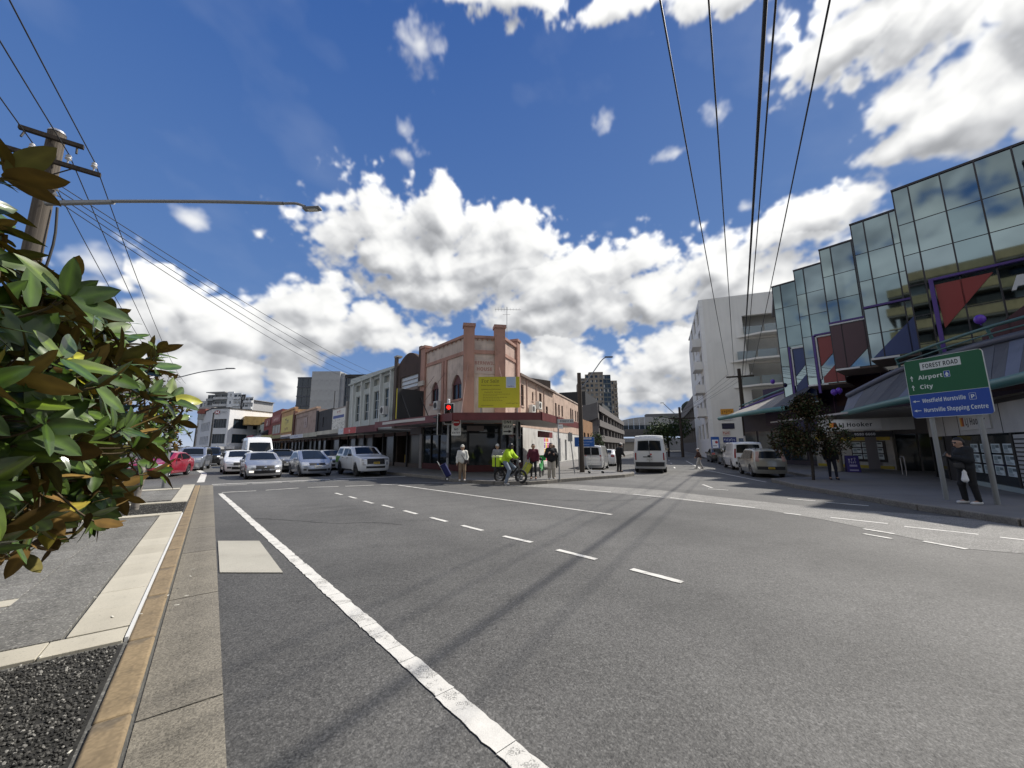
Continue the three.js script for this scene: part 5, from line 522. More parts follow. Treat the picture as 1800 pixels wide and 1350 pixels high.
{ const t = thing('traffic_light', 'traffic light showing red with a no entry sign below', 'traffic light', -3.38, -20.4, 90); mesh('pole', rodG([0, 0.1, 0], [0, 3.95, 0], 0.06, 0.055, 12), GALV, t); mesh('finial', new THREE.CapsuleGeometry(0.075, 0.22, 4, 12).translate(0, 4.02, 0), M(0.7, 0.7, 0.68, 0.6), t); lantern(t, 0.05, 3.4, 0.12, true); const l2 = lantern(t, -0.45, 2.85, 0, false, -1.9); mesh('bracket', B(-0.4, 0, 3.1, 3.14, -0.03, 0.03), DARK, t); mesh('button_box', RB(0.12, 0.26, 0.12, 0.02).translate(0.02, 1.25, 0.1), M(0.05, 0.05, 0.06, 0.5), t);
  const ne = print(0.5, 0.98, (x, w, h) => { fillBg(x, w, h, '#dcdcd8'); x.fillStyle = '#b3242c'; x.beginPath(); x.arc(w / 2, h * 0.3, w * 0.4, 0, 7); x.fill(); x.fillStyle = '#f2f2ee'; x.fillRect(w * 0.2, h * 0.265, w * 0.6, h * 0.07); txt(x, 'NO', w / 2, h * 0.68, h * 0.15, '#17171a', 'bold %px sans-serif', 'center'); txt(x, 'ENTRY', w / 2, h * 0.86, h * 0.14, '#17171a', 'bold %px sans-serif', 'center', w * 0.86); }, 300); plate('no_entry_sign', 0.5, 0.98, ne, t, 0.44, 2.75, 0.12);
  const s = thing('one_way_signal', 'signal pole carrying a one way sign with a right arrow', 'traffic light', 0.28, -21.3, 90); mesh('pole', rodG([0, 0.1, 0], [0, 3.2, 0], 0.06, 0.055, 12), GALV, s); mesh('finial', new THREE.CapsuleGeometry(0.07, 0.3, 4, 12).translate(0, 3.3, 0), M(0.6, 0.6, 0.58, 0.6), s); const l3 = lantern(s, 0.06, 2.62, -0.15, false, 2.4); l3.scale.set(0.6, 0.75, 0.8);
  plate('one_way_sign', 0.6, 0.9, print(0.6, 0.9, (x, w, h) => { fillBg(x, w, h, '#d8d8d4'); x.strokeStyle = '#222'; x.lineWidth = 4; x.strokeRect(6, 6, w - 12, h - 12); txt(x, 'ONE', w / 2, h * 0.23, h * 0.24, '#17171a', 'bold %px sans-serif', 'center', w * 0.8); txt(x, 'WAY', w / 2, h * 0.52, h * 0.24, '#17171a', 'bold %px sans-serif', 'center', w * 0.8); x.fillStyle = '#17171a'; x.fillRect(w * 0.12, h * 0.77, w * 0.5, h * 0.06); x.beginPath(); x.moveTo(w * 0.88, h * 0.8); x.lineTo(w * 0.58, h * 0.7); x.lineTo(w * 0.58, h * 0.9); x.fill(); }, 300), s, -0.53, 2.76, 0.1); mesh('sign_bracket', B(-0.5, 0, 2.8, 2.84, 0.02, 0.06), GALV, s);
  const n = thing('street_name_post', 'street name sign post reading Forest Rd at the corner', 'sign', 2.2, -18.5, 90); mesh('post', rodG([0, 0.1, 0], [0, 2.96, 0], 0.035, 0.035, 10), GALV, n); plate('name_plate', 0.78, 0.19, print(0.78, 0.19, (x, w, h) => { fillBg(x, w, h, '#b9bab6'); txt(x, '\u2190 FOREST RD', w * 0.5, h * 0.52, h * 0.72, '#26262a', 'bold %px sans-serif', 'center', w * 0.92); }, 360), n, 0.36, 2.86, 0.04); plate('small_plate', 0.24, 0.2, print(0.24, 0.2, (x, w, h) => { fillBg(x, w, h, '#e4e4e0'); marks(x, 4, w / 2, h / 2, h * 0.25, '#555'); }, 260), n, 0.1, 2.6, 0.04);
  const b = thing('blue_direction_sign', 'blue direction sign on two posts behind the light pole', 'sign', 4.82, -26, 96); for (const x of [-0.4, 0.4]) mesh('post', rodG([x, 0.1, -0.04], [x, 2.2, -0.04], 0.035, 0.035, 8), GALV, b); plate('panel', 1.32, 0.64, print(1.32, 0.64, (x, w, h) => { fillBg(x, w, h, '#1d5ba8'); x.strokeStyle = '#cfd8e2'; x.lineWidth = 4; x.strokeRect(4, 4, w - 8, h - 8); x.fillStyle = '#d5d8da'; x.fillRect(w * 0.44, h * 0.08, w * 0.42, h * 0.16); marks(x, 8, w * 0.65, h * 0.165, h * 0.09, '#445', w * 0.36); txt(x, '\u2190', w * 0.06, h * 0.48, h * 0.16, '#dfe6ee'); txt(x, '\u2190', w * 0.06, h * 0.76, h * 0.16, '#dfe6ee'); marks(x, 20, w * 0.56, h * 0.48, h * 0.11, '#dfe6ee', w * 0.7); marks(x, 15, w * 0.48, h * 0.76, h * 0.11, '#dfe6ee', w * 0.55); }, 240), b, 0, 1.96, 0);
  const p = thing('parking_sign_post', 'thin leaning sign post by the pink building side wall', 'sign', 3.45, -22.6, 100); mesh('post', rodG([0.12, 0.1, 0], [-0.1, 2.5, 0], 0.03, 0.03, 8), GALV, p); plate('panel', 0.26, 0.5, print(0.26, 0.5, (x, w, h) => { fillBg(x, w, h, '#9b9c98'); }, 100), p, -0.08, 2.2, 0.04);
}
{ const t = thing('green_direction_sign', 'green and blue direction sign headed Forest Road on two grey posts', 'road sign', 11.98, -11.06, 168); const pan = print(1.72, 1.72, (x, w, h) => {
    const W2 = '#d4dad4'; fillBg(x, w, h, '#cdd3cd'); x.fillStyle = '#175a35'; x.beginPath(); x.roundRect(6, 6, w - 12, h * 0.6 - 8, [40, 40, 4, 4]); x.fill(); x.fillStyle = '#22479a'; x.beginPath(); x.roundRect(6, h * 0.6 + 3, w - 12, h * 0.4 - 9, [4, 4, 40, 40]); x.fill();
    x.fillStyle = '#ccd0cc'; x.fillRect(w * 0.22, h * 0.07, w * 0.52, h * 0.13); txt(x, 'FOREST ROAD', w * 0.48, h * 0.138, h * 0.1, '#16201a', 'bold %px sans-serif', 'center', w * 0.46);
    const up = (px, py) => { x.fillStyle = W2; x.fillRect(px - 5, py - 6, 11, h * 0.055); x.beginPath(); x.moveTo(px, py - h * 0.05); x.lineTo(px - 22, py - 2); x.lineTo(px, py - 12); x.lineTo(px + 22, py - 2); x.fill(); }, lf = (px, py) => { x.fillStyle = W2; x.fillRect(px - 4, py - 5, h * 0.06, 11); x.beginPath(); x.moveTo(px - h * 0.045, py); x.lineTo(px + 2, py - 22); x.lineTo(px - 6, py); x.lineTo(px + 2, py + 22); x.fill(); };
    up(w * 0.08, h * 0.32); up(w * 0.08, h * 0.48); txt(x, 'Airport', w * 0.17, h * 0.32, h * 0.095, W2, 'bold %px sans-serif'); txt(x, 'City', w * 0.17, h * 0.48, h * 0.095, W2, 'bold %px sans-serif');
    x.fillStyle = '#22479a'; x.strokeStyle = W2; x.lineWidth = 4; x.beginPath(); x.roundRect(w * 0.51, h * 0.265, w * 0.075, h * 0.1, 8); x.fill(); x.stroke(); x.fillStyle = W2; x.beginPath(); x.moveTo(w * 0.5475, h * 0.275); x.lineTo(w * 0.5770, h * 0.335); x.lineTo(w * 0.5530, h * 0.325); x.lineTo(w * 0.5650, h * 0.355); x.lineTo(w * 0.5300, h * 0.355); x.lineTo(w * 0.5420, h * 0.325); x.lineTo(w * 0.5180, h * 0.335); x.fill();
    lf(w * 0.08, h * 0.715); lf(w * 0.08, h * 0.875); txt(x, 'Westfield Hurstville', w * 0.17, h * 0.715, h * 0.09, W2, 'bold %px sans-serif', 'left', w * 0.55); txt(x, 'Hurstville Shopping Centre', w * 0.17, h * 0.875, h * 0.09, W2, 'bold %px sans-serif', 'left', w * 0.78); x.strokeStyle = W2; x.lineWidth = 4; x.beginPath(); x.roundRect(w * 0.76, h * 0.66, w * 0.075, h * 0.1, 8); x.stroke(); txt(x, 'P', w * 0.797, h * 0.715, h * 0.085, W2, 'bold %px sans-serif', 'center');
  }, 560); plate('panel', 1.72, 1.72, pan, t, 0.47, 3.28, 0.0, M(0.5, 0.51, 0.5, 0.6), 0.11); for (const x of [0, 1.0]) mesh('post', rodG([x, 0.1, -0.08], [x, 4.05, -0.08], 0.055, 0.055, 14), M(0.3, 0.31, 0.3, 0.6, { map: T.concrete }), t); for (const y of [2.8, 3.8]) mesh('rail', B(-0.35, 1.3, y - 0.03, y + 0.03, -0.05, -0.022), GALV, t); }
{ const t = thing('sandwich_board', 'purple folding pavement sign outside the agency', 'sign', 19.3, -22.3, 118, { y: 0.147 }); const pm = print(0.6, 0.95, (x, w, h) => { fillBg(x, w, h, '#37307a'); marks(x, 3, w / 2, h * 0.2, h * 0.17, '#d8d6e4'); marks(x, 4, w / 2, h * 0.4, h * 0.12, '#d8d6e4'); x.fillStyle = '#a9a5cc'; x.fillRect(w * 0.2, h * 0.56, w * 0.6, h * 0.12); x.fillRect(w * 0.15, h * 0.86, w * 0.7, h * 0.08); }, 160); for (const s of [1, -1]) { const o = mesh('board', B(-0.3, 0.3, 0, 0.95, -0.015, 0.015), M(0.04, 0.03, 0.12, 0.5), t, [0, 0, s * 0.24]); o.rotation.x = -s * 0.24; const q = mesh('printed_face', new THREE.PlaneGeometry(0.56, 0.9), pm, o, [0, 0.48, s * 0.018]); if (s < 0) q.rotation.y = Math.PI; } }
{ // rubbish bin by the doorway
  const t = thing('wheeled_bin', 'dark wheeled bin beside the doorway of the pink building', 'bin', 3.05, -28.4, 20, { y: 0.147 }); mesh('bin_body', (() => { const g = B(-0.28, 0.28, 0.08, 0.95, -0.28, 0.28), p = g.attributes.position; for (let i = 0; i < p.count; i++) if (p.getY(i) < 0.5) { p.setX(i, p.getX(i) * 0.8); p.setZ(i, p.getZ(i) * 0.8); } return g; })(), M(0.02, 0.025, 0.022, 0.5), t); mesh('lid', RB(0.62, 0.08, 0.64, 0.03).translate(0, 1.0, 0), DARK, t); for (const z of [-0.22, 0.22]) mesh('wheel', new THREE.CylinderGeometry(0.1, 0.1, 0.05, 14).rotateX(Math.PI / 2).translate(-0.26, 0.1, z), RUBBER, t);
  const c = thing('shopping_trolley', 'wire shopping trolley left behind the parked silver van', 'trolley', 4.75, -22.5, 95, { y: 0.147 }); const wm = M(0.55, 0.55, 0.54, 0.4); mesh('basket', merge([0, 1, 2, 3, 4, 5].flatMap((i) => [tubeG([[-0.42, 0.5 + i * 0.08, -0.24], [0.42, 0.5 + i * 0.08, -0.2], [0.42, 0.5 + i * 0.08, 0.2], [-0.42, 0.5 + i * 0.08, 0.24]], 0.011, 24, 4, true, true)]).concat(Array.from({ length: 9 }, (_, i) => rodG([-0.4 + i * 0.1, 0.5, -0.23], [-0.42 + i * 0.105, 0.92, -0.24], 0.009, 0.009, 4)), Array.from({ length: 9 }, (_, i) => rodG([-0.4 + i * 0.1, 0.5, 0.23], [-0.42 + i * 0.105, 0.92, 0.24], 0.009, 0.009, 4)))), wm, c); mesh('frame', merge([tubeG([[0.42, 0.14, 0.2], [-0.35, 0.2, 0.22], [-0.48, 0.5, 0.24], [-0.52, 0.98, 0.24]], 0.02, 20, 6), tubeG([[0.42, 0.14, -0.2], [-0.35, 0.2, -0.22], [-0.48, 0.5, -0.24], [-0.52, 0.98, -0.24]], 0.02, 20, 6)]), wm, c); mesh('handle', rodG([-0.53, 0.99, -0.26], [-0.53, 0.99, 0.26], 0.02), RED, c); for (const [x, z] of [[0.4, 0.19], [0.4, -0.19], [-0.36, 0.21], [-0.36, -0.21]]) mesh('castor', new THREE.CylinderGeometry(0.06, 0.06, 0.03, 12).rotateX(Math.PI / 2).translate(x, 0.06, z), RUBBER, c); }
function bench(u, label) { const [x, z] = KP(u, -2.55), t = thing('bench', label, 'bench', x, z, -37.7, { y: 0.12, group: 'benches along the plaza' }), lm = M(0.55, 0.55, 0.54, 0.4, { metalness: 0.4 }), sm = M(0.1, 0.05, 0.035, 0.7, { map: T.wood }); for (const k of [-0.65, 0.65]) mesh('leg', tubeG([[k, 0, 0.34], [k, 0.16, 0.28], [k, 0.34, 0.1], [k, 0.4, -0.2], [k, 0.5, -0.3], [k, 0.82, -0.4]], 0.022, 24, 8), lm, t), mesh('rear_leg', tubeG([[k, 0, -0.34], [k, 0.18, -0.28], [k, 0.4, -0.18]], 0.022, 12, 8), lm, t); for (let i = 0; i < 4; i++) mesh('seat_slat', RB(1.7, 0.03, 0.1, 0.01).translate(0, 0.43 - i * 0.004, 0.16 - i * 0.115), sm, t); for (let i = 0; i < 3; i++) mesh('back_slat', RB(1.7, 0.1, 0.03, 0.01).translate(0, 0.58 + i * 0.12, -0.3 - i * 0.035), sm, t); }
bench(11.3, 'bench with curved silver legs nearest the camera, under the leaves'); bench(17.4, 'bench with curved silver legs beyond the second magnolia trunk');
{ const t = thing('banded_post', 'slim grey post with a yellow band on the plaza', 'post', -14.1, -16.0); mesh('post', rodG([0, 0.1, 0], [0, 2.7, 0], 0.075, 0.07, 12), GALV, t); mesh('yellow_band', new THREE.CylinderGeometry(0.077, 0.077, 0.3, 14).translate(0, 0.85, 0), M(0.5, 0.3, 0.03, 0.6), t); mesh('cap', new THREE.SphereGeometry(0.07, 12, 8).translate(0, 2.7, 0), GALV, t); }
console.log('furniture done');
// ---------- vehicles ----------
const tess = (g, e, n = 6) => new TessellateModifier(e, n).modify(g.index ? g.toNonIndexed() : g);
const carPaint = (r, g, b, met = 0.35) => M(r, g, b, 0.32, { metalness: met, clearcoat: 1, clearcoatRoughness: 0.06 });
const PLASTIC = M(0.022, 0.022, 0.023, 0.65), LAMPW = M(0.55, 0.57, 0.6, 0.12, { metalness: 0.4 }), LAMPR = M(0.26, 0.012, 0.012, 0.2), CHROME = M(0.6, 0.6, 0.6, 0.15, { metalness: 1 }), CARGLASS = new THREE.MeshPhysicalMaterial({ color: new THREE.Color().setRGB(0.012, 0.015, 0.018), roughness: 0.05, ior: 1.33 }), ALLOY = M(0.3, 0.3, 0.31, 0.35, { metalness: 0.8 });
const wheelGeo = new Map();
function wheelParts(r, w) { const k = r + ',' + w; if (!wheelGeo.has(k)) { const ty = new THREE.LatheGeometry([[r * 0.64, -w / 2], [r * 0.9, -w / 2], [r * 0.98, -w * 0.36], [r, 0], [r * 0.98, w * 0.36], [r * 0.9, w / 2], [r * 0.64, w / 2]].map((p) => new THREE.Vector2(...p)), 28).rotateX(Math.PI / 2); const sp = [new THREE.TorusGeometry(r * 0.61, r * 0.05, 6, 24).translate(0, 0, w * 0.42), new THREE.CylinderGeometry(r * 0.13, r * 0.13, w * 0.2, 12).rotateX(Math.PI / 2).translate(0, 0, w * 0.38)]; for (let i = 0; i < 5; i++) sp.push(B(-r * 0.07, r * 0.07, r * 0.08, r * 0.6, w * 0.3, w * 0.42).rotateZ(i * Math.PI * 0.4)); wheelGeo.set(k, [ty, merge(sp), new THREE.CylinderGeometry(r * 0.62, r * 0.62, w * 0.5, 24).rotateX(Math.PI / 2)]); } return wheelGeo.get(k); }
// c: L length, W width, clr clearance, belt, top: outline points from front to rear, wf/wr axles, r wheel radius
function car(name, label, x, z, deg, c) {
  const t = thing(name, label, c.cat ?? 'car', x, z, deg, { s: c.s ?? 1, group: c.group }), { L, W, clr = 0.2, belt, top, wf, wr, r } = c, roof = Math.max(...top.map((p) => p[1])), hw = W / 2, tum = c.tum ?? 0.2, kf = c.kf ?? 0.28, kr = c.kr ?? 0.16;
  const D = (px, py, pz) => { const a = Math.abs(pz) / hw, up = clamp((py - belt) / (roof - belt)), lo = clamp((belt * 0.72 - py) / (belt * 0.72 - clr)), ef = sst(0.5, 1, px / (L / 2)), er = sst(0.55, 1, -px / (L / 2)); const s = (1 - tum * Math.pow(up, 0.9)) * (1 - 0.06 * lo * lo) * (1 - 0.06 * ef * ef - 0.04 * er * er); return [px - kf * ef * a ** 2.6 + kr * er * a ** 2.6, py - 0.05 * a * a * sst(0.5, 1, py / roof) * (py > clr + 0.3 ? 1 : 0), pz * s]; };
  const bend = (g) => { const p = g.attributes.position; for (let i = 0; i < p.count; i++) p.setXYZ(i, ...D(p.getX(i), p.getY(i), p.getZ(i))); return g; };
  const ra = r + 0.055, s = new THREE.Shape(); s.moveTo(top[0][0] - 0.06, clr); for (const p of top) s.lineTo(...p); s.lineTo(top[top.length - 1][0] + 0.06, clr);
  for (const wx of [wr, wf]) { const dy = Math.max(0.001, r - clr), hx = Math.sqrt(Math.max(0, ra * ra - dy * dy)); s.lineTo(wx - hx, clr); const a0 = Math.PI + Math.asin(dy / ra), a1 = -Math.asin(dy / ra); for (let i = 1; i < 12; i++) { const a = mix(a0, a1 + 0, i / 12); s.lineTo(wx + Math.cos(a) * ra, r + Math.sin(a) * ra); } s.lineTo(wx + hx, clr); }
  s.closePath(); const bv = 0.05; let g = new THREE.ExtrudeGeometry(s, { depth: W - 2 * bv, steps: 6, bevelEnabled: true, bevelSize: bv, bevelThickness: bv, bevelOffset: -bv, bevelSegments: 3 }); g.translate(0, 0, -(W - 2 * bv) / 2); g.deleteAttribute('uv'); g = bend(tess(g, 0.22, 5)); g.deleteAttribute('normal'); g = toCreasedNormals(mergeVertices(g, 1e-3), 0.62); mesh('body', g, c.paint, t);
  mesh('underbody', B(-L / 2 + 0.35, L / 2 - 0.4, clr - 0.04, clr + 0.35, -hw + 0.26, hw - 0.26), PLASTIC, t);
  const side = (n, pts, m, off = 0.007, sides = [1, -1]) => { for (const k of sides) { let q = new THREE.ShapeGeometry(poly(pts)); q.translate(0, 0, hw + off); q.deleteAttribute('normal'); q.deleteAttribute('uv'); q = bend(tess(q, 0.2, 5)); if (k < 0) { q.scale(1, 1, -1); const p = q.attributes.position.array; for (let i = 0; i < p.length; i += 9) for (let j = 0; j < 3; j++) { const h = p[i + 3 + j]; p[i + 3 + j] = p[i + 6 + j]; p[i + 6 + j] = h; } } q = mergeVertices(q, 1e-3); q.computeVertexNormals(); mesh(n, q, m, t); } };
  // patches that follow the front, the rear or a sloping part of the outline
  const xAt = (y, rear, y2) => { const l = rear ? [...top].reverse() : top; for (let i = 0; i + 1 < l.length; i++) { const [ax, ay] = l[i], [bx, by] = l[i + 1]; if (y >= ay - 1e-6 && y <= by + 1e-6 && by > ay) return mix(ax, bx, (y - ay) / (by - ay)); } return l[0][0]; };
  const grid = (n, f, m, nu = 6, nv = 8, flip) => { const p = [], ix = []; for (let i = 0; i <= nu; i++) for (let j = 0; j <= nv; j++) p.push(...D(...f(i / nu, j / nv))); for (let i = 0; i < nu; i++) for (let j = 0; j < nv; j++) { const a = i * (nv + 1) + j; flip ? ix.push(a, a + nv + 1, a + 1, a + 1, a + nv + 1, a + nv + 2) : ix.push(a, a + 1, a + nv + 1, a + 1, a + nv + 2, a + nv + 1); } const q = new THREE.BufferGeometry(); q.setAttribute('position', new THREE.Float32BufferAttribute(p, 3)); q.setIndex(ix); q.computeVertexNormals(); return mesh(n, q, m, t); };
  const endPatch = (n, y0, y1, z0, z1, m, rear, off = 0.012) => grid(n, (u, v) => { const y = mix(y0, y1, u); return [xAt(y, rear) + (rear ? -off : off), y, mix(z0, z1, v)]; }, m, 4, 8, rear);
  const slope = (n, a, b, wa, wb, m, rear, off = 0.012) => { const dx = b[0] - a[0], dy = b[1] - a[1], l = Math.hypot(dx, dy), nx = (rear ? -1 : 1) * Math.abs(dy) / l, ny = Math.abs(dx) / l; return grid(n, (u, v) => [mix(a[0], b[0], u) + nx * off, mix(a[1], b[1], u) + ny * off, mix(-1, 1, v) * mix(wa, wb, u)], m, 6, 10, rear); };
  const both = (n, y0, y1, z0, z1, m, rear, off) => { endPatch(n, y0, y1, z0, z1, m, rear, off); endPatch(n, y0, y1, -z1, -z0, m, rear, off); };
  for (const wx of [wf, wr]) for (const k of [-1, 1]) { const o = new THREE.Group(); o.name = 'wheel'; t.add(o); const [ty, rim, disc] = wheelParts(r, 0.21); o.position.set(wx, r, k * (hw - 0.13)); if (k < 0) o.rotation.y = Math.PI; mesh('tyre', ty, RUBBER, o); mesh('rim', rim, c.rim ?? ALLOY, o); mesh('brake_disc', disc, DARK, o); }
  if (c.mirror) for (const k of [-1, 1]) { const [mx, my] = c.mirror, p = D(mx, my, k * hw), o = mesh('wing_mirror', RB(0.12, 0.15, 0.2, 0.04, 3).translate(p[0], p[1], p[2] + k * 0.13), c.mirrorMat ?? c.paint, t); mesh('mirror_glass', new THREE.PlaneGeometry(0.15, 0.1).rotateY(-Math.PI / 2).translate(p[0] - 0.062, p[1], p[2] + k * 0.13), CHROME, o); }
  c.detail({ t, side, endPatch, both, slope, D, hw, L, roof, xAt });
  return t;
}
const PLATE = (bg, fg) => print(0.37, 0.13, (x, w, h) => { fillBg(x, w, h, bg); marks(x, 6, w / 2, h / 2, h * 0.5, fg, w * 0.8); }, 300);
const plateY = PLATE('#b89a2c', '#222'), plateW = PLATE('#c8c8c4', '#333'), plateK = PLATE('#1b1b20', '#c4c4c4');
const frontPlate = (k, y, m, rear) => { const px = k.xAt(y, rear) + (rear ? -0.03 : 0.03), o = mesh('number_plate', B(px - 0.01, px + 0.01, y - 0.065, y + 0.065, -0.185, 0.185), m === plateK ? BLACK : M(0.4, 0.38, 0.3, 0.6), k.t); const f = mesh('printed_face', new THREE.PlaneGeometry(0.36, 0.12), m, o, [px + (rear ? -0.013 : 0.013), y, 0]); f.rotation.y = rear ? -Math.PI / 2 : Math.PI / 2; };
const doorGaps = (k, xs, y0, y1) => { for (const x of xs) k.side('door_gap', rect(x - 0.006, x + 0.006, y0, y1), BLACK, 0.004); };
const handles = (k, xs, y, m) => { for (const x of xs) for (const q of [-1, 1]) { const p = k.D(x, y, q * k.hw); mesh('door_handle', RB(0.18, 0.03, 0.03, 0.01).translate(p[0], p[1], p[2] + q * 0.012), m, k.t); } };
const hatch = { L: 4.3, W: 1.77, clr: 0.19, belt: 0.9, r: 0.31, wf: 1.32, wr: -1.28, top: [[2.12, 0.3], [2.15, 0.5], [2.1, 0.66], [1.98, 0.76], [1.2, 0.96], [0.95, 1.0], [0.1, 1.4], [-0.5, 1.46], [-1.3, 1.4], [-1.98, 1.05], [-2.1, 0.75], [-2.12, 0.35]], mirror: [0.62, 0.98] };
const hatchDetail = (o = {}) => (k) => {
  k.slope('windscreen', [0.9, 1.025], [0.14, 1.382], 0.68, 0.66, CARGLASS); k.slope('rear_window', [-1.9, 1.09], [-1.36, 1.37], 0.6, 0.6, CARGLASS, true); k.side('side_window', [[0.62, 0.98], [0.1, 1.31], [-0.2, 1.35], [-0.2, 0.96]], CARGLASS); k.side('side_window', [[-0.28, 0.96], [-0.28, 1.35], [-0.9, 1.35], [-1.45, 1.15], [-1.3, 1.0]], CARGLASS); doorGaps(k, [0.72, -0.24, -1.15], 0.34, 0.95); handles(k, [-0.1, -1.0], 0.86, o.paint);
  k.both('headlight', 0.6, 0.76, 0.46, 0.83, LAMPW); k.endPatch('grille', 0.54, 0.72, -0.46, 0.46, BLACK); k.endPatch('lower_intake', 0.3, 0.46, -0.54, 0.54, BLACK); k.both('fog_lamp', 0.36, 0.46, 0.56, 0.78, o.fog ?? PLASTIC); k.both('tail_light', 0.78, 0.98, 0.5, 0.8, LAMPR, true); frontPlate(k, 0.5, o.plate ?? plateK); k.endPatch('badge', 0.61, 0.68, -0.06, 0.06, CHROME, false, 0.02);
  if (o.extra) o.extra(k);
};
const LIT = new THREE.MeshStandardMaterial({ color: 0xffffff, emissive: 0xfff4e4, emissiveIntensity: 0.9, roughness: 0.2 });
const silver = carPaint(0.42, 0.43, 0.45, 0.6), blueSilver = carPaint(0.32, 0.35, 0.41, 0.6), wpaint = carPaint(0.72, 0.73, 0.73, 0), black = carPaint(0.012, 0.013, 0.015, 0.2), greyP = carPaint(0.09, 0.095, 0.105, 0.4), redP = carPaint(0.36, 0.012, 0.035, 0.2), gold = carPaint(0.36, 0.355, 0.32, 0.5);
car('hatchback_car', 'silver hatchback with black grille first at the stop line', -14.75, -23.0, 141, { ...hatch, paint: silver, detail: hatchDetail({ paint: silver, fog: LIT }) });
car('hatchback_car', 'blue silver compact hatchback waiting between the silver hatchback and the pickup', -12.65, -24.5, 140, { ...hatch, L: 4.0, belt: 0.92, wf: 1.3, wr: -1.2, top: [[1.98, 0.3], [2.0, 0.5], [1.93, 0.68], [1.72, 0.82], [1.25, 0.98], [0.0, 1.5], [-0.6, 1.55], [-1.4, 1.5], [-1.85, 1.1], [-1.95, 0.75], [-1.96, 0.35]], mirror: [0.72, 1.02], paint: blueSilver, detail: (k) => { k.slope('windscreen', [1.2, 1.0], [0.05, 1.48], 0.68, 0.64, CARGLASS); k.side('side_window', [[0.95, 1.0], [0.05, 1.38], [-0.2, 1.42], [-0.2, 0.98]], CARGLASS); k.side('side_window', [[-0.28, 0.98], [-0.28, 1.42], [-1.0, 1.42], [-1.4, 1.12], [-1.3, 1.02]], CARGLASS); doorGaps(k, [0.72, -0.24, -1.15], 0.34, 0.95); handles(k, [-0.1, -1.0], 0.88, blueSilver); k.both('headlight', 0.64, 0.84, 0.46, 0.83, LAMPW); k.endPatch('grille', 0.645, 0.78, -0.46, 0.46, BLACK); k.endPatch('chrome_strip', 0.62, 0.645, -0.44, 0.44, CHROME, false, 0.02); k.endPatch('lower_intake', 0.32, 0.44, -0.55, 0.55, BLACK); k.both('fog_lamp', 0.36, 0.46, 0.62, 0.78, PLASTIC); frontPlate(k, 0.55, plateW); k.endPatch('badge', 0.68, 0.75, -0.06, 0.06, CHROME, false, 0.02); k.slope('rear_window', [-1.8, 1.15], [-1.45, 1.45], 0.6, 0.58, CARGLASS, true); } });
car('pickup_truck', 'white dual cab pickup with black grille and canopy beside the kerb', -9.55, -24.75, 140, { cat: 'pickup', L: 5.2, W: 1.84, clr: 0.32, belt: 1.12, r: 0.38, wf: 1.65, wr: -1.4, tum: 0.17, kf: 0.22, top: [[2.56, 0.42], [2.6, 0.7], [2.52, 1.02], [2.4, 1.1], [1.4, 1.22], [1.15, 1.25], [0.45, 1.7], [0.1, 1.76], [-0.9, 1.76], [-1.15, 1.78], [-2.1, 1.76], [-2.5, 1.2], [-2.55, 0.5]], mirror: [0.9, 1.25], mirrorMat: PLASTIC, paint: wpaint, rim: DARK, detail: (k) => { k.slope('windscreen', [1.1, 1.275], [0.48, 1.68], 0.74, 0.7, CARGLASS); k.side('side_window', [[0.95, 1.2], [0.42, 1.6], [0.1, 1.66], [0.1, 1.18]], CARGLASS); k.side('side_window', [[0.02, 1.18], [0.02, 1.66], [-0.75, 1.66], [-0.75, 1.18]], CARGLASS); k.side('side_window', [[-1.05, 1.3], [-1.05, 1.66], [-1.95, 1.66], [-2.2, 1.3]], CARGLASS); doorGaps(k, [0.98, 0.05, -0.86], 0.48, 1.15); handles(k, [0.2, -0.7], 1.05, PLASTIC); k.endPatch('grille', 0.7, 1.03, -0.55, 0.55, BLACK); k.both('headlight', 0.92, 1.05, 0.56, 0.84, LAMPW); k.both('fog_lamp', 0.66, 0.84, 0.64, 0.8, LAMPW); k.endPatch('lower_intake', 0.48, 0.6, -0.6, 0.6, PLASTIC); frontPlate(k, 0.78, plateY); k.endPatch('chrome_strip', 0.685, 0.715, -0.52, 0.52, CHROME, false, 0.02); for (const q of [-1, 1]) mesh('side_step', B(-0.9, 1.0, 0.34, 0.4, q * 0.9 - 0.06, q * 0.9 + 0.06), PLASTIC, k.t); k.side('green_stripe', [[-1.75, 0.75], [-1.2, 1.15], [-2.4, 1.15], [-2.45, 0.75]], M(0.18, 0.4, 0.06, 0.5), 0.006); mesh('roof_rack', merge([B(-2.0, -1.2, 1.8, 1.84, -0.6, -0.56), B(-2.0, -1.2, 1.8, 1.84, 0.56, 0.6)]), BLACK, k.t); } });
const vanTop = [[2.9, 0.4], [2.95, 0.75], [2.85, 1.02], [2.3, 1.25], [2.05, 1.32], [1.35, 2.25], [1.0, 2.55], [0.6, 2.66], [-2.6, 2.64], [-2.9, 2.5], [-2.95, 1.2], [-2.96, 0.45]];
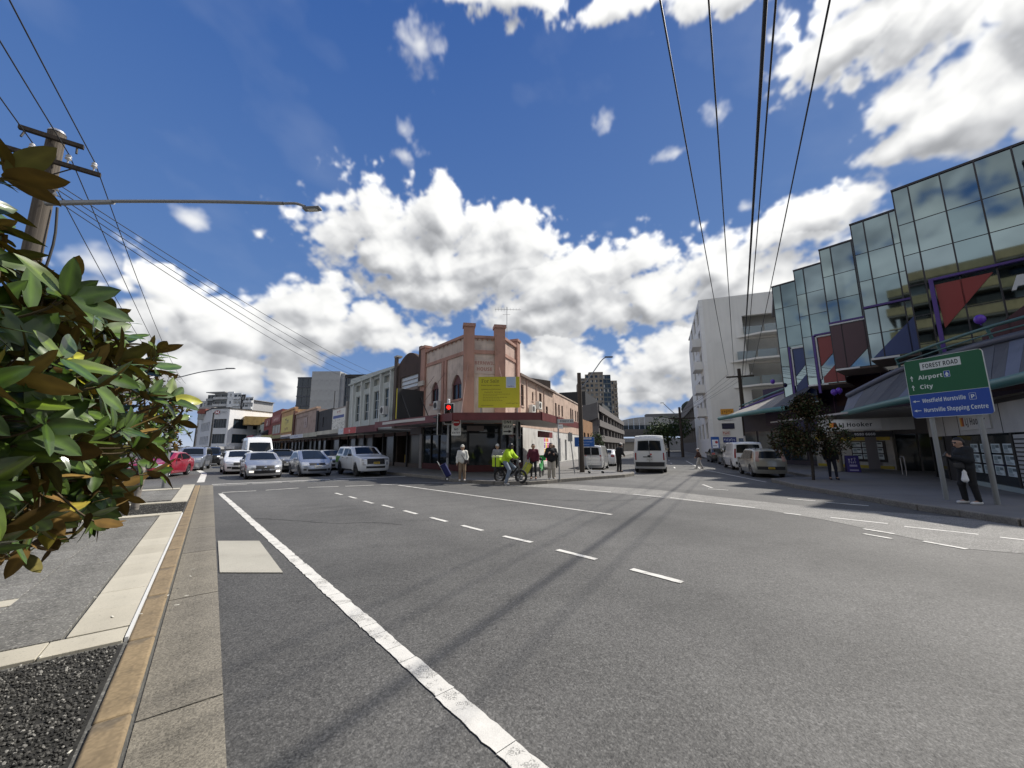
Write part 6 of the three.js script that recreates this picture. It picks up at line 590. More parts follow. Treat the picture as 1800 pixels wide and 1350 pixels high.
car('delivery_van', 'tall white delivery van behind the silver hatchback', -23.3, -35.6, 140, { cat: 'van', L: 5.9, W: 2.0, clr: 0.25, belt: 1.2, r: 0.34, wf: 1.9, wr: -1.8, tum: 0.1, top: vanTop, mirror: [1.75, 1.5], mirrorMat: PLASTIC, paint: wpaint, detail: (k) => { k.slope('windscreen', [2.0, 1.37], [1.42, 2.16], 0.86, 0.82, CARGLASS); k.side('side_window', [[1.75, 1.4], [1.35, 2.0], [0.8, 2.0], [0.8, 1.35]], CARGLASS); k.side('print_panel', [[0.5, 1.3], [0.5, 2.4], [-2.6, 2.4], [-2.6, 1.3]], M(0.5, 0.51, 0.52, 0.5)); k.endPatch('grille', 0.72, 0.98, -0.5, 0.5, BLACK); k.both('headlight', 0.78, 1.0, 0.56, 0.9, LAMPW); k.endPatch('bumper', 0.42, 0.6, -0.85, 0.85, PLASTIC); frontPlate(k, 0.62, plateW); doorGaps(k, [0.7, -0.6], 0.4, 2.2); k.endPatch('badge', 0.9, 0.98, -0.08, 0.08, CHROME, false, 0.02); } });
const suv = { L: 4.8, W: 1.9, clr: 0.26, belt: 1.1, r: 0.38, wf: 1.45, wr: -1.35, tum: 0.16, kf: 0.2, top: [[2.35, 0.38], [2.4, 0.65], [2.34, 0.98], [2.2, 1.08], [1.3, 1.16], [1.0, 1.2], [0.4, 1.72], [0, 1.82], [-1.6, 1.8], [-2.2, 1.7], [-2.38, 1.1], [-2.4, 0.5]], mirror: [0.85, 1.15] };
const suvDetail = (o = {}) => (k) => { k.slope('windscreen', [0.96, 1.235], [0.44, 1.685], 0.76, 0.7, CARGLASS); k.slope('rear_window', [-2.35, 1.2], [-2.22, 1.64], 0.7, 0.62, CARGLASS, true); k.side('side_window', [[0.8, 1.15], [0.4, 1.62], [0.0, 1.7], [0.0, 1.13]], CARGLASS); k.side('side_window', [[-0.08, 1.13], [-0.08, 1.7], [-1.0, 1.7], [-1.0, 1.13]], CARGLASS); k.side('side_window', [[-1.08, 1.15], [-1.08, 1.7], [-1.75, 1.68], [-2.05, 1.2]], CARGLASS); doorGaps(k, [0.85, -0.04, -1.1], 0.45, 1.1); handles(k, [0.15, -0.85], 1.0, o.paint ?? PLASTIC); k.endPatch('grille', 0.72, 0.95, -0.5, 0.5, o.grille ?? PLASTIC); k.both('headlight', 0.82, 0.97, 0.54, 0.85, LAMPW); k.endPatch('bumper', 0.42, 0.58, -0.75, 0.75, o.bumper ?? PLASTIC); k.both('tail_light', o.tl?.[0] ?? 0.85, o.tl?.[1] ?? 1.15, 0.66, 0.86, o.tlm ?? LAMPR, true); k.endPatch('rear_bumper', 0.5, 0.7, -0.8, 0.8, PLASTIC, true); frontPlate(k, 0.62, o.plate ?? plateW, o.rearPlate); frontPlate(k, o.ry ?? 0.8, o.rplate ?? plateY, true); for (const q of [-1, 1]) mesh('roof_rail', tubeG([[0.1, 1.8, q * 0.62], [-0.2, 1.86, q * 0.62], [-1.6, 1.84, q * 0.62], [-1.9, 1.76, q * 0.62]], 0.02, 16), o.rail ?? DARK, k.t); o.extra?.(k); };
car('four_wheel_drive', 'black four wheel drive with lamps lit beyond the white car', -30.6, -39.5, 141, { ...suv, paint: black, rim: DARK, detail: suvDetail({ extra: (k) => { for (const z of [-0.3, 0, 0.3]) mesh('bull_bar', rodG([2.46, 0.55, z], [2.46, 1.0, z], 0.035), PLASTIC, k.t); k.endPatch('lit_headlamp', 0.86, 0.94, -0.8, -0.58, LIT, false, 0.02); } }) });
car('hatchback_car', 'white car half hidden behind the silver hatchback', -19.0, -27.2, 140, { ...hatch, s: 1.06, paint: wpaint, mirrorMat: wpaint, detail: hatchDetail({ paint: wpaint, plate: plateW }) });
car('station_wagon', 'dark grey wagon with pale roof behind the blue silver hatchback', -17.0, -28.8, 140, { ...hatch, L: 4.6, s: 1.08, paint: greyP, detail: hatchDetail({ paint: greyP, plate: plateW, extra: (k) => mesh('roof_panel', RB(1.7, 0.03, 1.05, 0.012).translate(-0.65, 1.44, 0), blueSilver, k.t) }) });
car('sedan_car', 'silver grey car tucked behind the white pickup', -14.4, -31.0, 140, { ...hatch, s: 1.04, paint: silver, detail: hatchDetail({ paint: silver, plate: plateW }) });
car('sedan_car', 'red sedan behind the second magnolia trunk', -21.1, -23.6, 158, { ...hatch, L: 4.7, wf: 1.4, wr: -1.35, top: [[2.3, 0.3], [2.34, 0.5], [2.26, 0.68], [2.1, 0.78], [1.25, 0.95], [1.0, 0.99], [0.15, 1.38], [-0.4, 1.44], [-1.1, 1.38], [-1.75, 1.08], [-2.2, 1.02], [-2.32, 0.75], [-2.32, 0.35]], s: 1.05, paint: redP, detail: hatchDetail({ paint: redP, fog: CHROME }) });
car('sport_utility_vehicle', 'silver blue SUV queued behind the red sedan', -25.4, -31.2, 150, { ...suv, s: 0.98, paint: blueSilver, detail: suvDetail({ paint: blueSilver, grille: CHROME, bumper: silver }) });
car('sedan_car', 'dark car far down the road left of the black four wheel drive', -37.5, -44.5, 142, { ...hatch, s: 1.05, paint: greyP, detail: hatchDetail({ paint: greyP }) });
car('sedan_car', 'black car far down the road behind the silver blue SUV', -33.6, -37.4, 150, { ...hatch, s: 1.05, paint: black, detail: hatchDetail({ paint: black }) });
// side street
car('delivery_van', 'tall white van driving away down the side street', 9.55, -27.0, 21, { cat: 'van', L: 5.6, W: 1.98, clr: 0.28, belt: 1.2, r: 0.34, wf: 1.85, wr: -1.55, tum: 0.13, kr: 0.1, top: [[2.75, 0.45], [2.8, 0.8], [2.6, 1.1], [2.1, 1.3], [1.3, 2.1], [0.8, 2.32], [-2.0, 2.36], [-2.6, 2.3], [-2.74, 2.1], [-2.8, 1.0], [-2.8, 0.42]], mirror: [1.6, 1.45], mirrorMat: PLASTIC, paint: carPaint(0.62, 0.63, 0.62, 0), detail: (k) => { k.slope('windscreen', [2.05, 1.34], [1.36, 2.03], 0.84, 0.8, CARGLASS); k.side('side_window', [[1.7, 1.4], [1.25, 1.95], [0.7, 1.98], [0.7, 1.38]], CARGLASS); k.endPatch('rear_window', 1.38, 2.0, -0.76, -0.02, CARGLASS, true, 0.014); k.endPatch('rear_window', 1.38, 2.0, 0.02, 0.76, CARGLASS, true, 0.014); k.endPatch('door_gap', 0.55, 2.2, -0.01, 0.01, BLACK, true, 0.01); k.endPatch('rear_bumper', 0.42, 0.68, -0.9, 0.9, PLASTIC, true, 0.04); k.both('tail_light', 0.8, 1.25, 0.82, 0.9, LAMPR, true, 0.02); frontPlate(k, 0.86, plateW, true); k.endPatch('handle_panel', 1.02, 1.1, -0.12, 0.06, BLACK, true, 0.02); k.endPatch('plate_lamp', 0.97, 1.02, -0.4, 0.16, BLACK, true, 0.022); k.endPatch('badge', 1.1, 1.2, 0.04, 0.14, RED, true, 0.02); mesh('exhaust_beam', B(-2.6, -2.45, 0.3, 0.36, -0.7, 0.7), GALV, k.t); } });
car('minivan', 'silver van parked at the corner kerb with rear to camera', 6.15, -29.0, 20.5, { cat: 'van', s: 0.9, L: 4.7, W: 1.75, clr: 0.22, belt: 1.05, r: 0.32, wf: 1.5, wr: -1.35, tum: 0.14, kr: 0.1, top: [[2.3, 0.35], [2.33, 0.7], [2.2, 0.95], [1.9, 1.08], [1.2, 1.75], [0.7, 1.92], [-1.9, 1.94], [-2.15, 1.86], [-2.3, 1.05], [-2.33, 0.4]], mirror: [1.6, 1.25], mirrorMat: PLASTIC, paint: carPaint(0.55, 0.55, 0.54, 0.2), detail: (k) => { k.slope('windscreen', [1.86, 1.13], [1.24, 1.7], 0.74, 0.7, CARGLASS); k.side('side_window', [[1.5, 1.2], [1.15, 1.66], [0.7, 1.68], [0.7, 1.18]], CARGLASS); k.endPatch('rear_window', 1.2, 1.76, -0.68, 0.68, CARGLASS, true, 0.014); k.both('tail_light', 0.75, 1.2, 0.7, 0.82, LAMPR, true, 0.02); k.endPatch('rear_bumper', 0.36, 0.55, -0.8, 0.8, silver, true, 0.04); frontPlate(k, 0.8, plateW, true); k.endPatch('garnish', 0.9, 0.97, -0.35, 0.35, CHROME, true, 0.02); doorGaps(k, [0.62, -0.6], 0.4, 1.2); handles(k, [0.8, -0.4], 1.05, PLASTIC); } });
car('hatchback_car', 'white car parked ahead of the silver van', 8.6, -35.2, 20.5, { ...hatch, s: 0.98, paint: wpaint, detail: hatchDetail({ paint: wpaint }) });
car('station_wagon', 'pale champagne silver wagon parked right with tall tail lamps', 14.0, -22.2, 18, { ...suv, s: 0.83, paint: gold, detail: suvDetail({ paint: gold, bumper: gold, tl: [1.0, 1.66], tlm: M(0.4, 0.25, 0.22, 0.2), ry: 0.6 }) });
car('delivery_van', 'white van with dark rear window parked ahead of the champagne wagon', 16.75, -28.6, 20, { cat: 'van', s: 0.98, L: 5.0, W: 1.98, clr: 0.25, belt: 1.1, r: 0.34, wf: 1.6, wr: -1.4, tum: 0.12, kr: 0.1, top: [[2.45, 0.4], [2.5, 0.75], [2.35, 1.02], [1.8, 1.2], [1.05, 1.8], [0.6, 1.95], [-2.1, 1.97], [-2.35, 1.85], [-2.47, 1.0], [-2.48, 0.42]], mirror: [1.4, 1.3], mirrorMat: PLASTIC, paint: wpaint, detail: (k) => { k.slope('windscreen', [1.76, 1.24], [1.1, 1.75], 0.84, 0.8, CARGLASS); k.side('side_window', [[1.4, 1.25], [1.0, 1.68], [0.55, 1.7], [0.55, 1.22]], CARGLASS); k.endPatch('rear_window', 1.2, 1.78, -0.78, 0.78, CARGLASS, true, 0.014); k.both('tail_light', 0.85, 1.5, 0.82, 0.92, LAMPR, true, 0.02); k.endPatch('rear_bumper', 0.42, 0.6, -0.88, 0.88, PLASTIC, true, 0.03); doorGaps(k, [0.5, -0.7], 0.4, 1.7); frontPlate(k, 0.75, plateW, true); } });
car('sedan_car', 'dark grey car parked just past the white van', 19.3, -34.6, 20, { ...hatch, s: 1.0, paint: greyP, detail: hatchDetail({ paint: greyP }) });
car('sedan_car', 'black and white car parked furthest along the right kerb', 21.3, -40.6, 20, { ...hatch, s: 1.0, paint: black, detail: hatchDetail({ paint: black }) });
console.log('vehicles done');
// ---------- people ----------
const V3 = (a) => new THREE.Vector3(...a);
function capDist(px, py, pz, c) { // tapered capsule
  const [ax, ay, az] = c.a, dx = c.b[0] - ax, dy = c.b[1] - ay, dz = c.b[2] - az, l2 = dx * dx + dy * dy + dz * dz || 1e-9, t = clamp(((px - ax) * dx + (py - ay) * dy + (pz - az) * dz) / l2), qx = px - ax - dx * t, qy = py - ay - dy * t, qz = (pz - az - dz * t) * (c.flat ?? 1);
  return Math.sqrt(qx * qx * (c.deep ?? 1) + qy * qy + qz * qz) - mix(c.r0, c.r1, t);
}
function iso(caps, cell, k = 0.03, cutY) { // naive surface nets over a smooth union
  const lo = [1e9, 1e9, 1e9], hi = [-1e9, -1e9, -1e9]; for (const c of caps) for (const p of [c.a, c.b]) for (let i = 0; i < 3; i++) { const r = Math.max(c.r0, c.r1) * 1.5 + cell * 2; lo[i] = Math.min(lo[i], p[i] - r); hi[i] = Math.max(hi[i], p[i] + r); }
  const n = [0, 1, 2].map((i) => Math.ceil((hi[i] - lo[i]) / cell) + 1), F = new Float32Array(n[0] * n[1] * n[2]), id = (i, j, l) => (l * n[1] + j) * n[0] + i;
  const f = (x, y, z) => { let d = 1e3; for (const c of caps) { const e = capDist(x, y, z, c); if (e > d + 0.2) continue; const h = Math.max(k - Math.abs(d - e), 0) / k; d = Math.min(d, e) - h * h * k * 0.25; } if (cutY !== undefined) d = Math.max(d, cutY - y); return d; };
  for (let l = 0; l < n[2]; l++) for (let j = 0; j < n[1]; j++) for (let i = 0; i < n[0]; i++) F[id(i, j, l)] = f(lo[0] + i * cell, lo[1] + j * cell, lo[2] + l * cell);
  const map = new Int32Array(F.length).fill(-1), pos = [], idx = [];
  for (let l = 0; l < n[2] - 1; l++) for (let j = 0; j < n[1] - 1; j++) for (let i = 0; i < n[0] - 1; i++) { let m = 0, sx = 0, sy = 0, sz = 0, c = 0; const v = []; for (let q = 0; q < 8; q++) { const w = F[id(i + (q & 1), j + (q >> 1 & 1), l + (q >> 2))]; v.push(w); if (w < 0) m |= 1 << q; } if (m === 0 || m === 255) continue; for (const [a, b] of EDG) { if ((v[a] < 0) === (v[b] < 0)) continue; const t = v[a] / (v[a] - v[b]); sx += mix(a & 1, b & 1, t); sy += mix(a >> 1 & 1, b >> 1 & 1, t); sz += mix(a >> 2, b >> 2, t); c++; } map[id(i, j, l)] = pos.length / 3; pos.push(lo[0] + (i + sx / c) * cell, lo[1] + (j + sy / c) * cell, lo[2] + (l + sz / c) * cell); }
  const quad = (a, b, c, d, fl) => { if (a < 0 || b < 0 || c < 0 || d < 0) return; fl ? idx.push(a, c, b, a, d, c) : idx.push(a, b, c, a, c, d); };
  for (let l = 1; l < n[2] - 1; l++) for (let j = 1; j < n[1] - 1; j++) for (let i = 1; i < n[0] - 1; i++) { const s = F[id(i, j, l)] < 0; if (s !== F[id(i + 1, j, l)] < 0) quad(map[id(i, j - 1, l - 1)], map[id(i, j, l - 1)], map[id(i, j, l)], map[id(i, j - 1, l)], !s); if (s !== F[id(i, j + 1, l)] < 0) quad(map[id(i - 1, j, l - 1)], map[id(i - 1, j, l)], map[id(i, j, l)], map[id(i, j, l - 1)], !s); if (s !== F[id(i, j, l + 1)] < 0) quad(map[id(i - 1, j - 1, l)], map[id(i, j - 1, l)], map[id(i, j, l)], map[id(i - 1, j, l)], !s); }
  const g = new THREE.BufferGeometry(); g.setAttribute('position', new THREE.Float32BufferAttribute(pos, 3)); g.setIndex(idx); g.computeVertexNormals(); const uv = []; for (let i = 0; i < pos.length; i += 3) uv.push(pos[i] + pos[i + 2], pos[i + 1]); g.setAttribute('uv', new THREE.Float32BufferAttribute(uv, 2)); return g;
}
const EDG = [[0, 1], [2, 3], [4, 5], [6, 7], [0, 2], [1, 3], [4, 6], [5, 7], [0, 4], [1, 5], [2, 6], [3, 7]];
const cap = (a, b, r0, r1 = r0, o = {}) => ({ a, b, r0, r1, ...o });
const lerp3 = (a, b, t) => a.map((v, i) => mix(v, b[i], t));
function handCaps(wr, el, side, curl, palmN) { // palm, four fingers of unequal length, thumb from the side of the palm
  const d = V3(wr).sub(V3(el)).normalize(), n = V3(palmN).addScaledVector(d, -V3(palmN).dot(d)).normalize(), w = d.clone().cross(n).multiplyScalar(side), P = (f, s, u) => V3(wr).addScaledVector(d, f).addScaledVector(w, s).addScaledVector(n, u).toArray(), out = [];
  for (let i = 0; i < 4; i++) out.push(cap(P(0.0, (i - 1.5) * 0.008, 0), P(0.085, (i - 1.5) * 0.02, 0), 0.019, 0.0125));
  [0.068, 0.078, 0.072, 0.055].forEach((L, i) => { const s = (i - 1.5) * 0.021; let p = P(0.088, s, 0), a = curl * 0.5; for (let k = 0; k < 3; k++) { const l = L * [0.45, 0.32, 0.25][k], q = V3(p).addScaledVector(d, Math.cos(a) * l).addScaledVector(n, Math.sin(a) * l).toArray(); out.push(cap(p, q, 0.0092 - k * 0.0008, 0.0086 - k * 0.0008)); p = q; a += curl; } });
  out.push(cap(P(0.02, -0.03, 0.005), P(0.055, -0.052, 0.018), 0.013, 0.011), cap(P(0.055, -0.052, 0.018), P(0.085, -0.05, 0.03), 0.0105, 0.009)); return out;
}
function person(label, x, z, deg, o) {
  const t = thing('person', label, 'person', x, z, deg, { y: o.y ?? 0.147, s: (o.h ?? 1.7) / 1.7 }), J = { pel: [0, 0.95, 0], waist: [0.005, 1.08, 0], chest: [0, 1.29, 0], nek: [0, 1.43, 0], head: [0.02, 1.585, 0], shL: [0, 1.385, -0.165], shR: [0, 1.385, 0.165], elL: [-0.02, 1.12, -0.23], elR: [-0.02, 1.12, 0.23], wrL: [0.06, 0.88, -0.235], wrR: [0.06, 0.88, 0.235], hipL: [0, 0.9, -0.09], hipR: [0, 0.9, 0.09], knL: [0.03, 0.5, -0.1], knR: [0.03, 0.5, 0.1], anL: [0, 0.085, -0.11], anR: [0, 0.085, 0.11], toL: [0.15, 0.035, -0.13], toR: [0.15, 0.035, 0.13], ...o.J };
  const skin = new THREE.MeshStandardMaterial({ roughness: 0.6, vertexColors: true }), sc = o.skin ?? [0.42, 0.26, 0.18], hd = J.head, up = V3(hd).sub(V3(J.nek)).normalize(), yaw = o.look ?? 0, fx = V3([Math.cos(yaw), -(o.nod ?? 0), Math.sin(yaw)]).normalize(), rt = fx.clone().cross(up).normalize(), HP = (f, u, s) => V3(hd).addScaledVector(fx, f).addScaledVector(up, u).addScaledVector(rt, s).toArray();
  const headC = [cap(HP(-0.015, 0.035, 0), HP(0.0, 0.045, 0), 0.092, 0.09), cap(HP(0.03, -0.03, 0), HP(0.035, -0.075, 0), 0.068, 0.048), cap(J.nek, HP(-0.01, -0.07, 0), 0.062, 0.054), cap(HP(0.094, 0.02, 0), HP(0.112, -0.022, 0), 0.009, 0.014), cap(HP(0.088, -0.052, -0.014), HP(0.088, -0.052, 0.014), 0.009), cap(HP(-0.005, 0.015, -0.088), HP(-0.012, -0.03, -0.086), 0.016, 0.01), cap(HP(-0.005, 0.015, 0.088), HP(-0.012, -0.03, 0.086), 0.016, 0.01), cap(HP(0.072, 0.028, -0.05), HP(0.072, 0.028, 0.05), 0.02)];
  const bodyC = [cap(J.pel, J.waist, 0.12, 0.1), cap(J.waist, J.chest, 0.1, 0.12, { flat: 0.8 }), cap(J.chest, J.nek, 0.11, 0.06), cap(J.shL, J.shR, 0.055), ...['L', 'R'].flatMap((q) => [cap(J['sh' + q], J['el' + q], 0.046, 0.038), cap(J['el' + q], J['wr' + q], 0.037, 0.026), cap(J['hip' + q], J['kn' + q], 0.082, 0.054), cap(J['kn' + q], J['an' + q], 0.052, 0.036), cap(J['an' + q], J['to' + q], 0.035, 0.03)]), cap(J.nek, HP(-0.01, -0.06, 0), 0.058, 0.055)];
  const hands = ['L', 'R'].map((q) => iso(handCaps(J['wr' + q], J['el' + q], q === 'L' ? -1 : 1, o['curl' + q] ?? 0.35, o['palm' + q] ?? [0.2, 0, q === 'L' ? 1 : -1]), 0.0055, 0.008)), gs = [iso(bodyC, 0.017), iso(headC, 0.009, 0.03), ...hands];
  const body = mergeGeometries(gs.map((g) => g.toNonIndexed())), p = body.attributes.position, col = new Float32Array(p.count * 3);
  for (let i = 0; i < p.count; i++) { const v = V3([p.getX(i), p.getY(i), p.getZ(i)]).sub(V3(hd)), f = v.dot(fx), u = v.dot(up), s = Math.abs(v.dot(rt)); let c = sc; if (f > 0.06) { if (u > 0.008 && u < 0.026 && s > 0.018 && s < 0.048) c = [0.03, 0.02, 0.018]; else if (u > 0.036 && u < 0.048 && s > 0.014 && s < 0.056) c = [0.05, 0.035, 0.025]; else if (u < -0.042 && u > -0.064 && s < 0.026) c = [sc[0] * 0.8, sc[1] * 0.5, sc[2] * 0.5]; } col.set(c, i * 3); }
  body.setAttribute('color', new THREE.BufferAttribute(col, 3)); mesh('body', body, skin, t);
  const C = (c, r = 0.85) => M(...c, r, { map: T.cloth }), tp = o.top, pf = tp.puff ?? 0.03, sl = tp.sleeve ?? 0.93;
  const tops = [cap(lerp3(J.pel, J.waist, tp.hem ?? 0.1), J.waist, 0.115 + pf, 0.105 + pf, { flat: 0.85 }), cap(J.waist, J.chest, 0.108 + pf, 0.12 + pf, { flat: 0.8 }), cap(J.chest, lerp3(J.chest, J.nek, 0.75), 0.115 + pf * 0.8, 0.07 + pf * 0.3), cap(J.shL, J.shR, 0.06 + pf * 0.6), ...['L', 'R'].flatMap((q) => sl > 0.5 ? [cap(J['sh' + q], J['el' + q], 0.056 + pf * 0.7, 0.046 + pf * 0.8), cap(J['el' + q], lerp3(J['el' + q], J['wr' + q], sl), 0.046 + pf * 0.8, 0.034 + pf * 0.5)] : [cap(J['sh' + q], lerp3(J['sh' + q], J['el' + q], 0.75), 0.056 + pf * 0.7, 0.05 + pf * 0.7)])]; if (tp.hood) tops.push(cap([-0.07, J.nek[1] - 0.02, -0.05], [-0.07, J.nek[1] - 0.02, 0.05], 0.065));
  mesh('jacket', iso(tops, 0.017, 0.035), C(tp.c), t);
  const lw = o.legs.w ?? 0, bot = [cap(J.pel, [J.pel[0], J.pel[1] + 0.06, J.pel[2]], 0.128, 0.118), ...['L', 'R'].flatMap((q) => [cap(J['hip' + q], J['kn' + q], 0.094 + lw * 0.5, 0.064 + lw * 0.8), cap(J['kn' + q], lerp3(J['kn' + q], J['an' + q], 0.96), 0.064 + lw * 0.8, 0.047 + lw)])]; mesh('trousers', iso(bot, 0.017, 0.03), C(o.legs.c), t);
  for (const q of ['L', 'R']) mesh('shoe', iso([cap(J['an' + q], [J['an' + q][0] - 0.03, J['to' + q][1] + 0.012, J['an' + q][2]], 0.044, 0.042), cap([J['an' + q][0], J['to' + q][1] + 0.01, J['an' + q][2]], J['to' + q], 0.044, 0.037)], 0.012, 0.02), M(...(o.shoes ?? [0.6, 0.6, 0.58]), 0.7), t);
  const hr = o.hair ?? {}; if (hr.c) { const hc = [cap(HP(-0.028, 0.052, 0), HP(-0.008, 0.06, 0), 0.094, 0.09), cap(HP(-0.045, 0.0, -0.035), HP(-0.045, 0.0, 0.035), 0.066)]; if (hr.long) hc.push(cap(HP(-0.05, 0, -0.05), HP(-0.05, -0.2, -0.07), 0.06, 0.045), cap(HP(-0.05, 0, 0.05), HP(-0.05, -0.2, 0.07), 0.06, 0.045)); mesh('hair', iso(hc, 0.012, 0.03), M(...hr.c, 0.6), t); }
  if (o.cap) { const b = mesh('cap', iso([cap(HP(-0.02, 0.065, 0), HP(0, 0.08, 0), 0.098, 0.094)], 0.012, 0.03, hd[1] + 0.035), C(o.cap), t); mesh('brim', iso([cap(HP(0.06, 0.055, -0.05), HP(0.06, 0.055, 0.05), 0.014), cap(HP(0.12, 0.048, -0.04), HP(0.12, 0.048, 0.04), 0.012), cap(HP(0.06, 0.055, 0), HP(0.13, 0.046, 0), 0.014)], 0.009, 0.06), C(o.cap), b); }
  return t;
}
const bagStrap = (t, pts, m = BLACK) => mesh('bag_strap', tubeG(pts, 0.012, 24, 6), m, t);
{ const p = person('woman in white jacket and cap standing with a blue trolley bag', -2.3, -18.0, 172, { h: 1.58, top: { c: [0.66, 0.65, 0.6], puff: 0.045, hood: true }, legs: { c: [0.24, 0.17, 0.11], w: 0.02 }, hair: { c: [0.03, 0.025, 0.02] }, cap: [0.6, 0.58, 0.52], J: { wrR: [0.02, 0.86, 0.26], wrL: [0.1, 0.9, -0.2] } }); bagStrap(p, [[0.02, 1.42, 0.12], [0.17, 1.2, 0.02], [0.14, 0.98, -0.14], [-0.12, 1.1, -0.1], [-0.12, 1.35, 0.06]]); mesh('shoulder_bag', RB(0.1, 0.2, 0.22, 0.03, 3).translate(0.12, 0.9, -0.2), M(0.03, 0.02, 0.02, 0.6), p); }
function trolleyBag(label, x, z, deg, c, tilt) { const t = thing('trolley_bag', label, 'trolley bag', x, z, deg, { y: 0.147 }), q = new THREE.Group(); const R = (g) => g.rotateZ(-tilt).translate(0, 0.1, 0); mesh('bag', R(RB(0.26, 0.58, 0.36, 0.06, 4).translate(0, 0.4, 0)), M(...c, 0.8, { map: T.cloth }), t); mesh('flap', R(RB(0.28, 0.06, 0.37, 0.025, 3).translate(0, 0.7, 0)), M(...c.map((v) => v * 0.8), 0.8), t); mesh('frame', R(merge([tubeG([[-0.15, 0, -0.13], [-0.15, 0.9, -0.13], [-0.16, 0.97, 0], [-0.15, 0.9, 0.13], [-0.15, 0, 0.13]], 0.012, 30, 6), rodG([-0.15, 0.08, -0.13], [0.12, 0.08, -0.13], 0.01), rodG([-0.15, 0.08, 0.13], [0.12, 0.08, 0.13], 0.01)])), GALV, t); for (const s of [-0.19, 0.19]) { const w = mesh('wheel', new THREE.TorusGeometry(0.07, 0.02, 8, 18).translate(-0.13, 0.09, s), RUBBER, t); mesh('hub', new THREE.CylinderGeometry(0.055, 0.055, 0.02, 14).rotateX(Math.PI / 2).translate(-0.13, 0.09, s), M(0.5, 0.5, 0.5, 0.5), w); } return t; }
trolleyBag('dark blue trolley bag leaning beside the woman in white', -2.85, -18.05, 82, [0.008, 0.012, 0.09], -0.5);
person('man in grey top and pale cap behind the delivery rider', -0.75, -19.5, 170, { h: 1.62, top: { c: [0.3, 0.3, 0.32], puff: 0.03 }, legs: { c: [0.05, 0.05, 0.06] }, hair: { c: [0.04, 0.035, 0.03] }, cap: [0.6, 0.58, 0.55] });
{ const p = person('woman in maroon jacket standing beside a yellow trolley bag', 1.0, -18.7, 185, { h: 1.62, top: { c: [0.1, 0.008, 0.025], puff: 0.045 }, legs: { c: [0.02, 0.02, 0.026] }, shoes: [0.2, 0.1, 0.09], hair: { c: [0.03, 0.02, 0.017] }, J: { wrR: [0.16, 0.98, 0.26], elR: [0.0, 1.14, 0.25] }, curlR: 0.7 }); trolleyBag('yellow trolley bag tilted beside the woman in maroon', 0.45, -18.55, 70, [0.5, 0.5, 0.06], 0.55); }
person('woman in black puffer jacket and beige trousers on the corner', 1.85, -18.65, 178, { h: 1.66, top: { c: [0.012, 0.012, 0.015], puff: 0.075 }, legs: { c: [0.42, 0.38, 0.32], w: 0.035 }, shoes: [0.6, 0.58, 0.54], hair: { c: [0.018, 0.014, 0.012], long: true }, J: { elR: [0.04, 1.12, 0.26], wrR: [0.2, 1.22, 0.18], elL: [0.02, 1.12, -0.26], wrL: [0.2, 1.18, -0.15] }, curlR: 0.7 });
person('man in black with white cap bending by the silver van', 6.35, -23.4, 62, { h: 1.72, top: { c: [0.01, 0.01, 0.012], puff: 0.05 }, legs: { c: [0.014, 0.014, 0.016], w: 0.01 }, shoes: [0.02, 0.02, 0.02], hair: { c: [0.02, 0.02, 0.02] }, cap: [0.62, 0.6, 0.56], nod: 0.35, J: { chest: [0.06, 1.27, 0], nek: [0.13, 1.39, 0], head: [0.2, 1.53, 0], shL: [0.1, 1.35, -0.16], shR: [0.1, 1.35, 0.16], elL: [0.1, 1.1, -0.22], elR: [0.1, 1.1, 0.22], wrL: [0.26, 0.98, -0.18], wrR: [0.26, 0.98, 0.18] } });
person('man in dark vest and white cap crossing the side street', 13.6, -28.6, 285, { h: 1.45, y: 0.004, top: { c: [0.05, 0.022, 0.018], puff: 0.035 }, legs: { c: [0.5, 0.48, 0.45], w: 0.03 }, cap: [0.62, 0.6, 0.58], hair: { c: [0.04, 0.03, 0.03] }, shoes: [0.3, 0.28, 0.26], J: { knL: [0.14, 0.5, -0.09], anL: [0.24, 0.09, -0.1], toL: [0.39, 0.06, -0.11], knR: [-0.08, 0.5, 0.09], anR: [-0.26, 0.11, 0.1], toR: [-0.12, 0.035, 0.11], wrL: [-0.12, 0.95, -0.24], elL: [-0.1, 1.14, -0.23], wrR: [0.2, 1.0, 0.2], elR: [0.08, 1.13, 0.23] } });
